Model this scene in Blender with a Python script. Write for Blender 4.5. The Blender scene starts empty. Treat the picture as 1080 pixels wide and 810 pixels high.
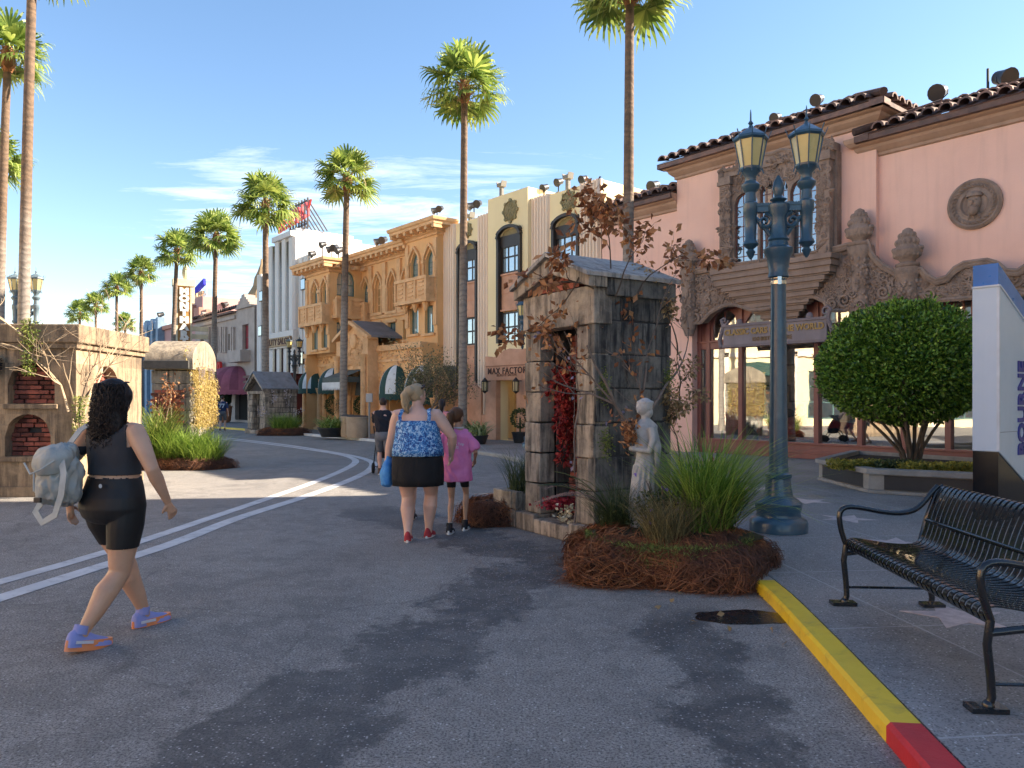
import bpy, math, random
from math import radians as R, sin, cos, pi, sqrt, atan2
from mathutils import Vector, Matrix, noise as mnoise

# ------------------------------------------------------------------ camera, world, sun, exposure
SC = bpy.context.scene
COL = SC.collection
cam = bpy.data.cameras.new('camera')
cam.sensor_width = 36.0
cam.lens = 27.03
cam.shift_y = 16.0/1080.0
cam.clip_start = 0.05
cam.clip_end = 4000
CAM = bpy.data.objects.new('camera', cam)
COL.objects.link(CAM)
CAM.location = (0, 0, 1.5)
CAM.rotation_euler = (R(90), 0, 0)
SC.camera = CAM

SUN_AZ = 8.0      # degrees from +X towards +Y
SUN_EL = 31.5
SKY_STRENGTH = 0.088
world = bpy.data.worlds.new("World")
SC.world = world
world.use_nodes = True
wn = world.node_tree.nodes
wl = world.node_tree.links
wn.clear()
w_out = wn.new('ShaderNodeOutputWorld')
w_bg = wn.new('ShaderNodeBackground')
w_bg.inputs['Strength'].default_value = SKY_STRENGTH
sky = wn.new('ShaderNodeTexSky')
sky.sky_type = 'NISHITA'
sky.sun_disc = False
sky.sun_elevation = R(SUN_EL)
sky.sun_rotation = R(90 - SUN_AZ)
sky.altitude = 0
sky.air_density = 1.0
sky.dust_density = 0.25
sky.ozone_density = 3.5
def wnode(t, **k):
    n = wn.new(t)
    for a, b in k.items():
        setattr(n, a, b)
    return n
def wmath(op, a, b=None, c=None):
    n = wnode('ShaderNodeMath', operation=op)
    for i, q in enumerate((a, b, c)):
        if q is None: continue
        if isinstance(q, (int, float)): n.inputs[i].default_value = q
        else: wl.new(q, n.inputs[i])
    return n.outputs[0]
# cirrus: noise on a plane of constant height above the ground, broken into streaks
w_tc = wnode('ShaderNodeTexCoord')
w_sep = wnode('ShaderNodeSeparateXYZ')
wl.new(w_tc.outputs['Generated'], w_sep.inputs[0])
zc = wmath('MAXIMUM', w_sep.outputs[2], 0.03)
px_ = wmath('DIVIDE', w_sep.outputs[0], zc)
py_ = wmath('DIVIDE', w_sep.outputs[1], zc)
w_cmb = wnode('ShaderNodeCombineXYZ')
wl.new(px_, w_cmb.inputs[0]); wl.new(py_, w_cmb.inputs[1])
w_map = wnode('ShaderNodeMapping')
w_map.inputs['Rotation'].default_value = (0, 0, R(35))
w_map.inputs['Scale'].default_value = (0.7, 1.9, 1)
wl.new(w_cmb.outputs[0], w_map.inputs[0])
n1 = wnode('ShaderNodeTexNoise'); n1.inputs['Scale'].default_value = 1.3
n1.inputs['Detail'].default_value = 12; n1.inputs['Roughness'].default_value = 0.70; n1.inputs['Distortion'].default_value = 0.5
wl.new(w_map.outputs[0], n1.inputs['Vector'])
n2 = wnode('ShaderNodeTexNoise'); n2.inputs['Scale'].default_value = 0.33
n2.inputs['Detail'].default_value = 3
wl.new(w_cmb.outputs[0], n2.inputs['Vector'])
# bank of thin cloud low in the sky, ahead and a little left
def bump1(x, lo0, lo1, hi0, hi1):
    a = wnode('ShaderNodeMapRange', interpolation_type='SMOOTHSTEP'); wl.new(x, a.inputs[0])
    a.inputs[1].default_value = lo0; a.inputs[2].default_value = lo1
    b = wnode('ShaderNodeMapRange', interpolation_type='SMOOTHSTEP'); wl.new(x, b.inputs[0])
    b.inputs[1].default_value = hi0; b.inputs[2].default_value = hi1; b.inputs[3].default_value = 1; b.inputs[4].default_value = 0
    return wmath('MULTIPLY', a.outputs[0], b.outputs[0])
azi = wmath('DIVIDE', w_sep.outputs[0], wmath('MAXIMUM', w_sep.outputs[1], 0.05))
elv = wmath('DIVIDE', w_sep.outputs[2], wmath('MAXIMUM', w_sep.outputs[1], 0.05))
bank = wmath('MULTIPLY', bump1(azi, -0.62, -0.36, -0.02, 0.20), bump1(elv, 0.02, 0.10, 0.26, 0.40))
thr = wmath('MULTIPLY_ADD', bank, -0.19, 0.645)
c1 = wmath('SUBTRACT', n1.outputs[0], thr)
c2 = wmath('MULTIPLY', c1, wmath('MULTIPLY_ADD', bank, 2.0, 2.2))
c3 = wmath('MULTIPLY', c2, wmath('MULTIPLY_ADD', n2.outputs[0], 1.2, 0.35))
cl = wnode('ShaderNodeClamp'); wl.new(c3, cl.inputs[0]); cl.inputs[2].default_value = 0.62
w_mix = wnode('ShaderNodeMix', data_type='RGBA')
wl.new(cl.outputs[0], w_mix.inputs[0])
w_hsv = wnode('ShaderNodeHueSaturation')
w_hsv.inputs['Saturation'].default_value = 1.10
w_hsv.inputs['Value'].default_value = 1.0
wl.new(sky.outputs[0], w_hsv.inputs['Color'])
w_tint = wnode('ShaderNodeMix', data_type='RGBA', blend_type='MULTIPLY'); w_tint.inputs[0].default_value = 1
wl.new(w_hsv.outputs[0], w_tint.inputs[6]); w_tint.inputs[7].default_value = (1.14, 0.97, 0.86, 1)
wl.new(w_tint.outputs[2], w_mix.inputs[6])
w_mix.inputs[7].default_value = (4.4, 4.8, 5.2, 1)
wl.new(w_mix.outputs[2], w_bg.inputs[0])
wl.new(w_bg.outputs[0], w_out.inputs[0])

sun = bpy.data.lights.new('sun', 'SUN')
sun.energy = 5.0
sun.angle = R(0.5)
sun.color = (1.0, 0.86, 0.68)
SUN = bpy.data.objects.new('sun', sun)
COL.objects.link(SUN)
sd = Vector((cos(R(SUN_EL))*cos(R(SUN_AZ)), cos(R(SUN_EL))*sin(R(SUN_AZ)), sin(R(SUN_EL))))
SUN.rotation_euler = sd.to_track_quat('Z', 'Y').to_euler()
SUN.location = (30, 10, 40)

SC.render.engine = 'CYCLES'
SC.view_settings.view_transform = 'Standard'
SC.view_settings.look = 'None'
SC.view_settings.gamma = 1.0
SC.view_settings.use_curve_mapping = False
SC.view_settings.exposure = 1.9

# ------------------------------------------------------------------ mesh builder
class MB:
    def __init__(s):
        s.v = []; s.f = []
    def add(s, vs, fs):
        b = len(s.v)
        s.v.extend([tuple(p) for p in vs])
        s.f.extend([tuple(b+i for i in f) for f in fs])
        return s
    def merge(s, o, M=None):
        vs = o.v if M is None else [tuple(M @ Vector(p)) for p in o.v]
        return s.add(vs, o.f)
    def xform(s, M):
        s.v = [tuple(M @ Vector(p)) for p in s.v]; return s
    def box(s, x0, x1, y0, y1, z0, z1):
        return s.add([(x0,y0,z0),(x1,y0,z0),(x1,y1,z0),(x0,y1,z0),(x0,y0,z1),(x1,y0,z1),(x1,y1,z1),(x0,y1,z1)],
                     [(0,3,2,1),(4,5,6,7),(0,1,5,4),(1,2,6,5),(2,3,7,6),(3,0,4,7)])
    def bar(s, a, b, w, h, up=(0,0,1)):
        a = Vector(a); b = Vector(b); d = (b-a).normalized(); u = Vector(up)
        sx = d.cross(u)
        if sx.length < 1e-4: sx = d.cross(Vector((1,0,0)))
        sx.normalize(); sz = sx.cross(d).normalized()
        vs = []
        for p in (a, b):
            for i, j in ((-1,-1),(1,-1),(1,1),(-1,1)):
                vs.append(p + sx*(i*w/2) + sz*(j*h/2))
        return s.add(vs, [(3,2,1,0),(4,5,6,7),(0,1,5,4),(1,2,6,5),(2,3,7,6),(3,0,4,7)])
    def prism(s, pts, y0, y1):          # polygon in xz pushed along y
        n = len(pts)
        vs = [(p[0], y0, p[1]) for p in pts] + [(p[0], y1, p[1]) for p in pts]
        fs = [tuple(range(n)), tuple(range(2*n-1, n-1, -1))]
        fs += [(i, i+n, (i+1) % n + n, (i+1) % n) for i in range(n)]
        return s.add(vs, fs)
    def slab(s, pts, z0, z1):           # polygon in xy pushed along z
        n = len(pts)
        vs = [(p[0], p[1], z0) for p in pts] + [(p[0], p[1], z1) for p in pts]
        fs = [tuple(range(n-1, -1, -1)), tuple(range(n, 2*n))]
        fs += [(i, (i+1) % n, (i+1) % n + n, i+n) for i in range(n)]
        return s.add(vs, fs)
    def rings(s, rings, cap=True, closed=True):
        n = len(rings[0]); b = []
        for r in rings: b.extend(r)
        fs = []
        for i in range(len(rings)-1):
            for j in range(n if closed else n-1):
                k = (j+1) % n
                fs.append((i*n+j, i*n+k, (i+1)*n+k, (i+1)*n+j))
        if cap:
            fs.append(tuple(range(n-1, -1, -1)))
            fs.append(tuple((len(rings)-1)*n+j for j in range(n)))
        return s.add(b, fs)
    def tube(s, pts, rad, n=8, cap=True, flat=1.0):
        pts = [Vector(p) for p in pts]
        if isinstance(rad, (int, float)): rad = [rad]*len(pts)
        rings = []; up = None
        for i, p in enumerate(pts):
            d = (pts[min(i+1, len(pts)-1)] - pts[max(i-1, 0)])
            if d.length < 1e-7: d = Vector((0,0,1))
            d.normalize()
            if up is None:
                up = Vector((0,0,1)) if abs(d.z) < .9 else Vector((0,1,0))
            sx = d.cross(up)
            if sx.length < 1e-4: sx = d.cross(Vector((1,.3,0)))
            sx.normalize(); sy = sx.cross(d).normalized(); up = sy
            r = rad[i]
            rings.append([tuple(p + sx*(cos(2*pi*k/n)*r) + sy*(sin(2*pi*k/n)*r*flat)) for k in range(n)])
        return s.rings(rings, cap)
    def lathe(s, prof, n=16, c=(0,0,0), sq=(1,1)):
        rings = [[(c[0]+r*sq[0]*cos(2*pi*k/n), c[1]+r*sq[1]*sin(2*pi*k/n), c[2]+z) for k in range(n)] for r, z in prof]
        return s.rings(rings, True)
    def sphere(s, c, r, nu=12, nv=8):
        if isinstance(r, (int, float)): r = (r, r, r)
        rings = []
        for i in range(nv+1):
            t = -pi/2 + pi*i/nv
            q = max(cos(t), .02)
            rings.append([(c[0]+r[0]*q*cos(2*pi*k/nu), c[1]+r[1]*q*sin(2*pi*k/nu), c[2]+r[2]*sin(t)) for k in range(nu)])
        return s.rings(rings, True)
    def loft(s, secs, n=20):            # secs: (cx, cy, z, rx, ry)
        return s.rings([[(c[0]+c[3]*cos(2*pi*k/n), c[1]+c[4]*sin(2*pi*k/n), c[2]) for k in range(n)] for c in secs], True)
    def strip(s, pts, w, side):         # flat ribbon
        side = Vector(side); vs = []; m = len(pts)
        ws = w if isinstance(w, (list, tuple)) else [w]*m
        for p, q in zip(pts, ws):
            p = Vector(p); vs.append(p - side*q/2); vs.append(p + side*q/2)
        return s.add(vs, [(2*i, 2*i+1, 2*i+3, 2*i+2) for i in range(m-1)])

def mesh_of(name, mb, smooth=None):
    me = bpy.data.meshes.new(name)
    me.from_pydata(mb.v, [], mb.f)
    if smooth is not None:
        me.polygons.foreach_set('use_smooth', [True]*len(me.polygons))
        if smooth < 180: me.set_sharp_from_angle(angle=R(smooth))
    me.update()
    return me
def tag(o, label=None, cat=None, group=None, kind=None):
    if label: o['label'] = label
    if cat: o['category'] = cat
    if group: o['group'] = group
    if kind: o['kind'] = kind
    return o
def obj(name, mb, mat, parent=None, smooth=None, bevel=0, loc=None):
    me = mb if isinstance(mb, bpy.types.Mesh) else mesh_of(name, mb, smooth)
    if mat is not None:
        me.materials.clear(); me.materials.append(mat)
    o = bpy.data.objects.new(name, me)
    COL.objects.link(o)
    if parent: o.parent = parent
    if loc: o.location = loc
    if bevel:
        b = o.modifiers.new('bevel', 'BEVEL'); b.width = bevel; b.segments = 2; b.limit_method = 'ANGLE'; b.angle_limit = R(50)
    return o
def thing(name, label, cat, loc=(0,0,0), rz=0, group=None):
    o = bpy.data.objects.new(name, None)
    COL.objects.link(o); o.location = loc; o.rotation_euler = (0, 0, rz)
    o.empty_display_size = .2
    return tag(o, label, cat, group)
def struct(name, mb, mat, smooth=None):
    return tag(obj(name, mb, mat, None, smooth), kind='structure')
def kids(o): return [c for c in COL.objects if c.parent == o]
def dup(o, loc=None, rz=None, label=None, scale=None, parent=None):
    c = o.copy(); COL.objects.link(c)
    if parent is not None: c.parent = parent
    if loc is not None: c.location = loc
    if rz is not None: c.rotation_euler = (0, 0, rz)
    if label: c['label'] = label
    if scale: c.scale = scale if isinstance(scale, tuple) else (scale,)*3
    for ch in kids(o): dup(ch, parent=c)
    return c
def baked(mb, voxel=None, smooth=4, extra=None):
    me = mesh_of('tmp', mb)
    o = bpy.data.objects.new('tmp', me); COL.objects.link(o)
    if voxel:
        m = o.modifiers.new('r', 'REMESH'); m.mode = 'VOXEL'; m.voxel_size = voxel
    if smooth:
        m = o.modifiers.new('s', 'SMOOTH'); m.factor = .5; m.iterations = smooth
    dg = bpy.context.evaluated_depsgraph_get(); dg.update()
    out = bpy.data.meshes.new_from_object(o.evaluated_get(dg))
    bpy.data.objects.remove(o)
    out.polygons.foreach_set('use_smooth', [True]*len(out.polygons))
    return out
def text(s, size=1.0, ext=.01, bold=0.0, sx=1.0, font_spacing=1.0):
    cu = bpy.data.curves.new('t', 'FONT'); cu.body = s; cu.size = size; cu.extrude = ext; cu.offset = bold
    cu.align_x = 'CENTER'; cu.align_y = 'CENTER'; cu.resolution_u = 3; cu.space_character = font_spacing
    o = bpy.data.objects.new('t', cu); COL.objects.link(o)
    dg = bpy.context.evaluated_depsgraph_get(); dg.update()
    me = bpy.data.meshes.new_from_object(o.evaluated_get(dg))
    mb = MB()
    # text lies in xy facing +z -> stand it up: x right, z up, facing -y
    mb.add([(v.co.x*sx, -v.co.z, v.co.y) for v in me.vertices], [tuple(p.vertices) for p in me.polygons])
    bpy.data.objects.remove(o); bpy.data.meshes.remove(me)
    return mb
def fbm(x, y, z, s=1.0):
    return mnoise.noise(Vector((x*s, y*s, z*s)))

# ------------------------------------------------------------------ materials
def lin(h):
    if not isinstance(h, str): return (h[0], h[1], h[2], 1)
    h = h.lstrip('#'); o = []
    for i in (0, 2, 4):
        c = int(h[i:i+2], 16)/255
        o.append(c/12.92 if c <= .04045 else ((c+.055)/1.055)**2.4)
    return (o[0], o[1], o[2], 1)
class G:
    def __init__(s, name):
        s.m = bpy.data.materials.new(name); s.m.use_nodes = True
        s.t = s.m.node_tree; s.n = s.t.nodes; s.l = s.t.links
        s.p = s.n['Principled BSDF']; s.out = s.n['Material Output']
        s.tc = s.n.new('ShaderNodeTexCoord')
    def new(s, t, **k):
        n = s.n.new(t)
        for a, b in k.items(): setattr(n, a, b)
        return n
    def put(s, sock, v):
        if hasattr(v, 'is_output') or hasattr(v, 'links'): s.l.new(v, sock)
        else: sock.default_value = v
    def co(s, scale=(1,1,1), rot=(0,0,0), src=None):
        m = s.new('ShaderNodeMapping')
        s.l.new(src or s.tc.outputs['Object'], m.inputs[0])
        m.inputs['Scale'].default_value = scale; m.inputs['Rotation'].default_value = rot
        return m.outputs[0]
    def noise(s, scale, detail=4, rough=.55, co=None, dist=0):
        n = s.new('ShaderNodeTexNoise'); s.l.new(co or s.tc.outputs['Object'], n.inputs['Vector'])
        n.inputs['Scale'].default_value = scale; n.inputs['Detail'].default_value = detail
        n.inputs['Roughness'].default_value = rough; n.inputs['Distortion'].default_value = dist
        return n.outputs[0]
    def ramp(s, x, a, b, lo=0., hi=1.):
        n = s.new('ShaderNodeMapRange', interpolation_type='SMOOTHSTEP'); s.put(n.inputs[0], x)
        n.inputs[1].default_value = a; n.inputs[2].default_value = b; n.inputs[3].default_value = lo; n.inputs[4].default_value = hi
        return n.outputs[0]
    def mix(s, f, a, b, mode='MIX'):
        n = s.new('ShaderNodeMix', data_type='RGBA', blend_type=mode)
        s.put(n.inputs[0], f); s.put(n.inputs[6], a); s.put(n.inputs[7], b)
        return n.outputs[2]
    def math(s, op, a, b=0., c=0.):
        n = s.new('ShaderNodeMath', operation=op)
        s.put(n.inputs[0], a); s.put(n.inputs[1], b); s.put(n.inputs[2], c)
        return n.outputs[0]
    def island(s):
        return s.new('ShaderNodeNewGeometry').outputs['Random Per Island']
    def bump(s, h, strength=.3, dist=.02, prev=None):
        n = s.new('ShaderNodeBump'); s.put(n.inputs['Height'], h)
        n.inputs['Strength'].default_value = strength; n.inputs['Distance'].default_value = dist
        if prev: s.l.new(prev, n.inputs['Normal'])
        return n.outputs[0]
    def base(s, c): s.put(s.p.inputs['Base Color'], c)
    def rough(s, c): s.put(s.p.inputs['Roughness'], c)
    def normal(s, c): s.l.new(c, s.p.inputs['Normal'])
def mat(name, c1, c2=None, rough=.75, ns=3., streak=0., isl=0., bump=.15, bs=40., bd=.01, metal=0., ior=None, dirt=0., dirt_c=(.05,.04,.03), emit=None, coat=0.):
    g = G(name); a = lin(c1)
    b = lin(c2) if c2 else tuple(x*.78 for x in a[:3])+(1,)
    f = g.ramp(g.noise(ns, 6, .6), .3, .7)
    col = g.mix(f, a, b)
    if streak:
        st = g.noise(1., 5, .6, co=g.co((5, 5, .35)))
        col = g.mix(g.math('MULTIPLY', g.ramp(st, .45, .75), streak), col, lin(dirt_c))
    if dirt:
        dn = g.noise(ns*2.3, 8, .7, dist=.6)
        col = g.mix(g.math('MULTIPLY', g.ramp(dn, .5, .72), dirt), col, lin(dirt_c))
    if isl:
        v = g.math('MULTIPLY_ADD', g.island(), isl, 1-isl/2)
        h = g.new('ShaderNodeHueSaturation'); g.put(h.inputs['Color'], col); g.put(h.inputs['Value'], v); col = h.outputs[0]
    g.base(col)
    g.rough(g.math('MULTIPLY_ADD', g.noise(ns*4, 3), .2, rough-.1))
    if bump: g.normal(g.bump(g.noise(bs, 6, .65), bump, bd))
    g.p.inputs['Metallic'].default_value = metal
    if ior: g.p.inputs['IOR'].default_value = ior
    if coat: g.p.inputs['Coat Weight'].default_value = coat
    if emit:
        g.p.inputs['Emission Color'].default_value = lin(emit[0]); g.p.inputs['Emission Strength'].default_value = emit[1]
    return g.m
def leafmat(name, c1, c2, isl=.6, trans=.35, rough=.55, ns=2.):
    g = G(name)
    r = g.island()
    col = g.mix(g.ramp(g.math('ADD', g.math('MULTIPLY', r, .6), g.math('MULTIPLY', g.noise(ns, 3), .5)), .25, .85), lin(c1), lin(c2))
    h = g.new('ShaderNodeHueSaturation'); g.put(h.inputs['Color'], col)
    g.put(h.inputs['Value'], g.math('MULTIPLY_ADD', r, isl, 1-isl/2)); col = h.outputs[0]
    g.base(col); g.p.inputs['Roughness'].default_value = rough
    tr = g.new('ShaderNodeBsdfTranslucent'); g.put(tr.inputs[0], col)
    ms = g.new('ShaderNodeMixShader'); ms.inputs[0].default_value = trans
    g.l.new(g.p.outputs[0], ms.inputs[1]); g.l.new(tr.outputs[0], ms.inputs[2]); g.l.new(ms.outputs[0], g.out.inputs[0])
    return g.m
def glassmat(name, tint, refl, rough=.02, clear=0.0, wav=.0):
    # coated pane: mirror layer over tinted clear glass
    g = G(name)
    gl = g.new('ShaderNodeBsdfGlossy'); gl.inputs['Roughness'].default_value = rough; gl.inputs[0].default_value = (.9,.93,.95,1)
    if wav:
        g.l.new(g.bump(g.noise(1.3, 2), wav, .02), gl.inputs['Normal'])
    ms = g.new('ShaderNodeMixShader')
    lw = g.new('ShaderNodeLayerWeight'); lw.inputs[0].default_value = .35
    g.put(ms.inputs[0], g.math('MULTIPLY_ADD', lw.outputs['Fresnel'], 1-refl, refl))
    if clear:
        tr = g.new('ShaderNodeBsdfTransparent'); tr.inputs[0].default_value = lin(tint)
        g.l.new(tr.outputs[0], ms.inputs[1])
    else:
        g.base(lin(tint)); g.p.inputs['Roughness'].default_value = .3; g.l.new(g.p.outputs[0], ms.inputs[1])
    g.l.new(gl.outputs[0], ms.inputs[2]); g.l.new(ms.outputs[0], g.out.inputs[0])
    return g.m

# ------------------------------------------------------------------ the street's layout, measured in metres
F = 811.0; HZ = 421.0; SW = 0.09            # focal length and horizon of the photo, pavement height
def gp(px, py, z=0.0):                       # point of the photo on the ground at height z
    Y = (1.5-z)*F/(py-HZ)
    return Vector(((px-540)/F*Y, Y, z))
def hz(py, Y): return 1.5 + (HZ-py)/F*Y
def hx(px, Y): return (px-540)/F*Y
AX, AY = 7.68, 17.07                         # a point on the building line and its direction
DX, DY = .631, -.7756                        # along the facades towards the camera's right
ROT = atan2(DY, DX)
def U(px):                                   # metres along the building line
    k = (px-540)/F
    return -(AX-AY*k)/(.631+.7756*k)
def UZ(px, py): return 1.5 + (HZ-py)/F*(AY-.7756*U(px)) - SW
def fpt(u, out=0.0, z=SW): return Vector((AX+DX*u-.777*out, AY+DY*u-.63*out, z))

def fu(px, out=0.):                          # the same for a plane standing 'out' metres in front
    k = (px-540)/F; x0_ = AX-.777*out; y0_ = AY-.63*out
    return -(x0_-y0_*k)/(.631+.7756*k)
def fz(px, py, out=0.):
    return 1.5+(HZ-py)/F*(AY-.63*out-.7756*fu(px, out))-SW
# ------------------------------------------------------------------ ground, road, pavement, kerb, markings
def asphalt():
    g = G('asphalt')
    big = g.noise(.55, 6, .62, dist=.8)
    wet = g.ramp(g.noise(.62, 8, .70, co=g.co((1.0, .42, 1), (0, 0, R(22))), dist=.6), .455, .54)
    blot = g.ramp(g.noise(2.4, 8, .75, dist=.4), .44, .56)
    sp_ = g.new('ShaderNodeSeparateXYZ'); g.l.new(g.tc.outputs['Object'], sp_.inputs[0]); X_, Y_ = sp_.outputs[0], sp_.outputs[1]
    jag = g.math('MULTIPLY_ADD', g.noise(1.3, 9, .72), 1.9, -.95)
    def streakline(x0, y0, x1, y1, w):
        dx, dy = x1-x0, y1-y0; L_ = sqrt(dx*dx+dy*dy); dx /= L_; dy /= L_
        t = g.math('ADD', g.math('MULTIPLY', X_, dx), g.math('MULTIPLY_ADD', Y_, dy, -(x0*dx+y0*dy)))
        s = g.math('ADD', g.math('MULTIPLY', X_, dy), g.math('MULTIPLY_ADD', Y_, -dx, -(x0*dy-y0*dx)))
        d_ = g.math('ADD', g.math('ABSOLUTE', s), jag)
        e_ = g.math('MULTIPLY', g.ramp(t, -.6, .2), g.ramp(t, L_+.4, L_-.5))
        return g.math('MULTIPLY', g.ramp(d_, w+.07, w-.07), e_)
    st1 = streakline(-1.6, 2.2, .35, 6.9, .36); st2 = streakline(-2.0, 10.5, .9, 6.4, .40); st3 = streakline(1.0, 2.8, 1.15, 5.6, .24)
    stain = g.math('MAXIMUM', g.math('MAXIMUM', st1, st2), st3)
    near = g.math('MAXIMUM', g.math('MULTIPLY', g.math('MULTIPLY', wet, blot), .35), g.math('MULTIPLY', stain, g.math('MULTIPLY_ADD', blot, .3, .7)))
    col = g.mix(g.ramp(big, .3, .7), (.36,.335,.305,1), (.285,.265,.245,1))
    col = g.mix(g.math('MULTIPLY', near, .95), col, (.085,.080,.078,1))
    vo = g.new('ShaderNodeTexVoronoi'); vo.inputs['Scale'].default_value = 70; g.l.new(g.tc.outputs['Object'], vo.inputs['Vector'])
    hs = g.new('ShaderNodeSeparateColor'); g.l.new(vo.outputs['Color'], hs.inputs[0])
    spk = g.math('MULTIPLY', g.ramp(hs.outputs[0], .80, .97), g.ramp(vo.outputs['Distance'], .55, .2))
    col = g.mix(g.math('MULTIPLY', spk, .85), col, (.62,.60,.58,1))
    dk = g.ramp(g.noise(75, 3, .75), .47, .60)
    col = g.mix(g.math('MULTIPLY', dk, .75), col, (.045,.043,.043,1))
    g2 = g.ramp(g.noise(8, 8, .8), .4, .65)
    col = g.mix(g.math('MULTIPLY', g2, .28), col, (.07,.066,.064,1))
    vc = g.new('ShaderNodeTexVoronoi', feature='DISTANCE_TO_EDGE'); vc.inputs['Scale'].default_value = .28
    g.l.new(g.co((1,1,1), src=None), vc.inputs['Vector'])
    dv = g.new('ShaderNodeVectorMath', operation='ADD'); g.l.new(g.tc.outputs['Object'], dv.inputs[0])
    nz = g.new('ShaderNodeTexNoise'); nz.inputs['Scale'].default_value = 1.1; nz.inputs['Detail'].default_value = 6; g.l.new(g.tc.outputs['Object'], nz.inputs['Vector'])
    g.l.new(nz.outputs['Color'], dv.inputs[1]); g.l.new(dv.outputs[0], vc.inputs['Vector'])
    crack = g.ramp(vc.outputs['Distance'], .006, .001)
    col = g.mix(g.math('MULTIPLY', crack, .22), col, (.015,.015,.018,1))
    g.base(col)
    g.rough(g.math('MULTIPLY_ADD', near, -.22, .86))
    n = g.bump(g.noise(150, 4, .7), .55, .006)
    g.normal(g.bump(vo.outputs['Distance'], .45, .005, n))
    return g.m
def terrazzo():
    g = G('dark_terrazzo')
    col = g.mix(g.ramp(g.noise(.9, 6, .6), .3, .7), (.23,.22,.21,1), (.29,.275,.265,1))
    vo = g.new('ShaderNodeTexVoronoi'); vo.inputs['Scale'].default_value = 62; g.l.new(g.tc.outputs['Object'], vo.inputs['Vector'])
    hs = g.new('ShaderNodeSeparateColor'); g.l.new(vo.outputs['Color'], hs.inputs[0])
    spk = g.math('MULTIPLY', g.ramp(hs.outputs[1], .80, .9), g.ramp(vo.outputs['Distance'], .42, .2))
    col = g.mix(g.math('MULTIPLY', spk, .85), col, (.66,.66,.67,1))
    v2 = g.new('ShaderNodeTexVoronoi'); v2.inputs['Scale'].default_value = 130; g.l.new(g.tc.outputs['Object'], v2.inputs['Vector'])
    h2 = g.new('ShaderNodeSeparateColor'); g.l.new(v2.outputs['Color'], h2.inputs[0])
    col = g.mix(g.math('MULTIPLY', g.ramp(h2.outputs[0], .7, .85), .6), col, (.05,.05,.055,1))
    br = g.new('ShaderNodeTexBrick'); br.offset = 0; br.inputs['Scale'].default_value = 1
    br.inputs['Brick Width'].default_value = 1.5; br.inputs['Row Height'].default_value = 1.5; br.inputs['Mortar Size'].default_value = .008
    g.l.new(g.co((1,1,1), (0,0,R(-6))), br.inputs['Vector'])
    col = g.mix(g.math('MULTIPLY', br.outputs['Fac'], .7), col, (.42,.42,.43,1))
    st = g.ramp(g.noise(.7, 7, .7, dist=.7), .55, .68)
    col = g.mix(g.math('MULTIPLY', st, .45), col, (.02,.021,.026,1))
    g.base(col); g.rough(g.math('MULTIPLY_ADD', st, -.1, .62)); g.normal(g.bump(g.noise(120, 3), .12, .003))
    return g.m
M_asph = asphalt(); M_terr = terrazzo()
mb = MB(); mb.add([(-900,-300,0),(900,-300,0),(900,1500,0),(-900,1500,0)], [(0,1,2,3)])
struct('road', mb, M_asph)

def smooth_path(pts, step=.5):
    out = []
    n = len(pts)
    for i in range(n-1):
        p0 = pts[max(i-1,0)]; p1 = pts[i]; p2 = pts[i+1]; p3 = pts[min(i+2,n-1)]
        L = max(2, int((Vector(p2)-Vector(p1)).length/step))
        for k in range(L):
            t = k/L
            out.append(tuple(.5*((2*p1[j])+(-p0[j]+p2[j])*t+(2*p0[j]-5*p1[j]+4*p2[j]-p3[j])*t*t+(-p0[j]+3*p1[j]-3*p2[j]+p3[j])*t**3) for j in range(2)))
    out.append(tuple(pts[-1][:2])); return out
KERB = [(.2,-12),(.85,-5),(1.18,-1),(1.42,1.5),(1.635,3.36),(1.80,4.8),(1.90,6),(1.86,7.6),(1.65,10),(1.25,13),(.55,16.5),(-.19,19.3),(-.95,20.9),(-2.6,23.9),(-5.4,27.7),(-8.84,32),(-12.6,36.5),(-17,41.5),(-23.5,48),(-33,58),(-46,72),(-64,94)]
kp = smooth_path(KERB, .4)
def off_path(p, d):                          # d > 0: to the right of the direction of travel
    out = []
    for i, q in enumerate(p):
        a = Vector(p[max(i-1,0)]); b = Vector(p[min(i+1,len(p)-1)]); t = (b-a).normalized()
        out.append((q[0]+t.y*d, q[1]-t.x*d))
    return out
KW = .145
ki = off_path(kp, KW); kj = off_path(kp, KW+.012)
def kerb_range(y0, y1, inc=None):
    return [i for i, q in enumerate(kp) if y0 <= q[1] <= y1]
def kerb_mesh(idx, h=SW):
    rings = []
    for i in idx:
        a, b = kp[i], ki[i]
        t = Vector((b[0]-a[0], b[1]-a[1])).normalized()*.018
        rings.append([(a[0],a[1],-.05),(a[0],a[1],h-.018),(a[0]+t.x,a[1]+t.y,h),(b[0],b[1],h),(b[0],b[1],-.05)])
    return MB().rings(rings, True)
M_kY = mat('yellow_kerb_paint', (.82,.56,.022), (.72,.48,.03), .5, 2.6, dirt=.5, dirt_c=(.30,.20,.05), bump=.3, bs=55, bd=.006)
M_kR = mat('red_kerb_paint', (.55,.02,.024), (.45,.022,.026), .5, 3, dirt=.4, dirt_c=(.16,.03,.03), bump=.3, bs=55, bd=.006)
M_kW = mat('white_kerb_paint', (.72,.72,.70), (.5,.5,.5), .5, 2, dirt=.35, dirt_c=(.2,.19,.18), bump=.2, bs=60)
M_kG = mat('kerb_concrete', (.42,.39,.34), (.3,.28,.25), .8, 2, dirt=.4, dirt_c=(.12,.11,.1), bump=.2, bs=60)
def seg(cond):
    return [i for i in range(len(kp)) if cond(kp[i])]
iR = [i for i in range(len(kp)) if kp[i][1] <= 3.36 ]
iY = [i for i in range(len(kp)) if 3.3 <= kp[i][1] <= 6.35]
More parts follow.
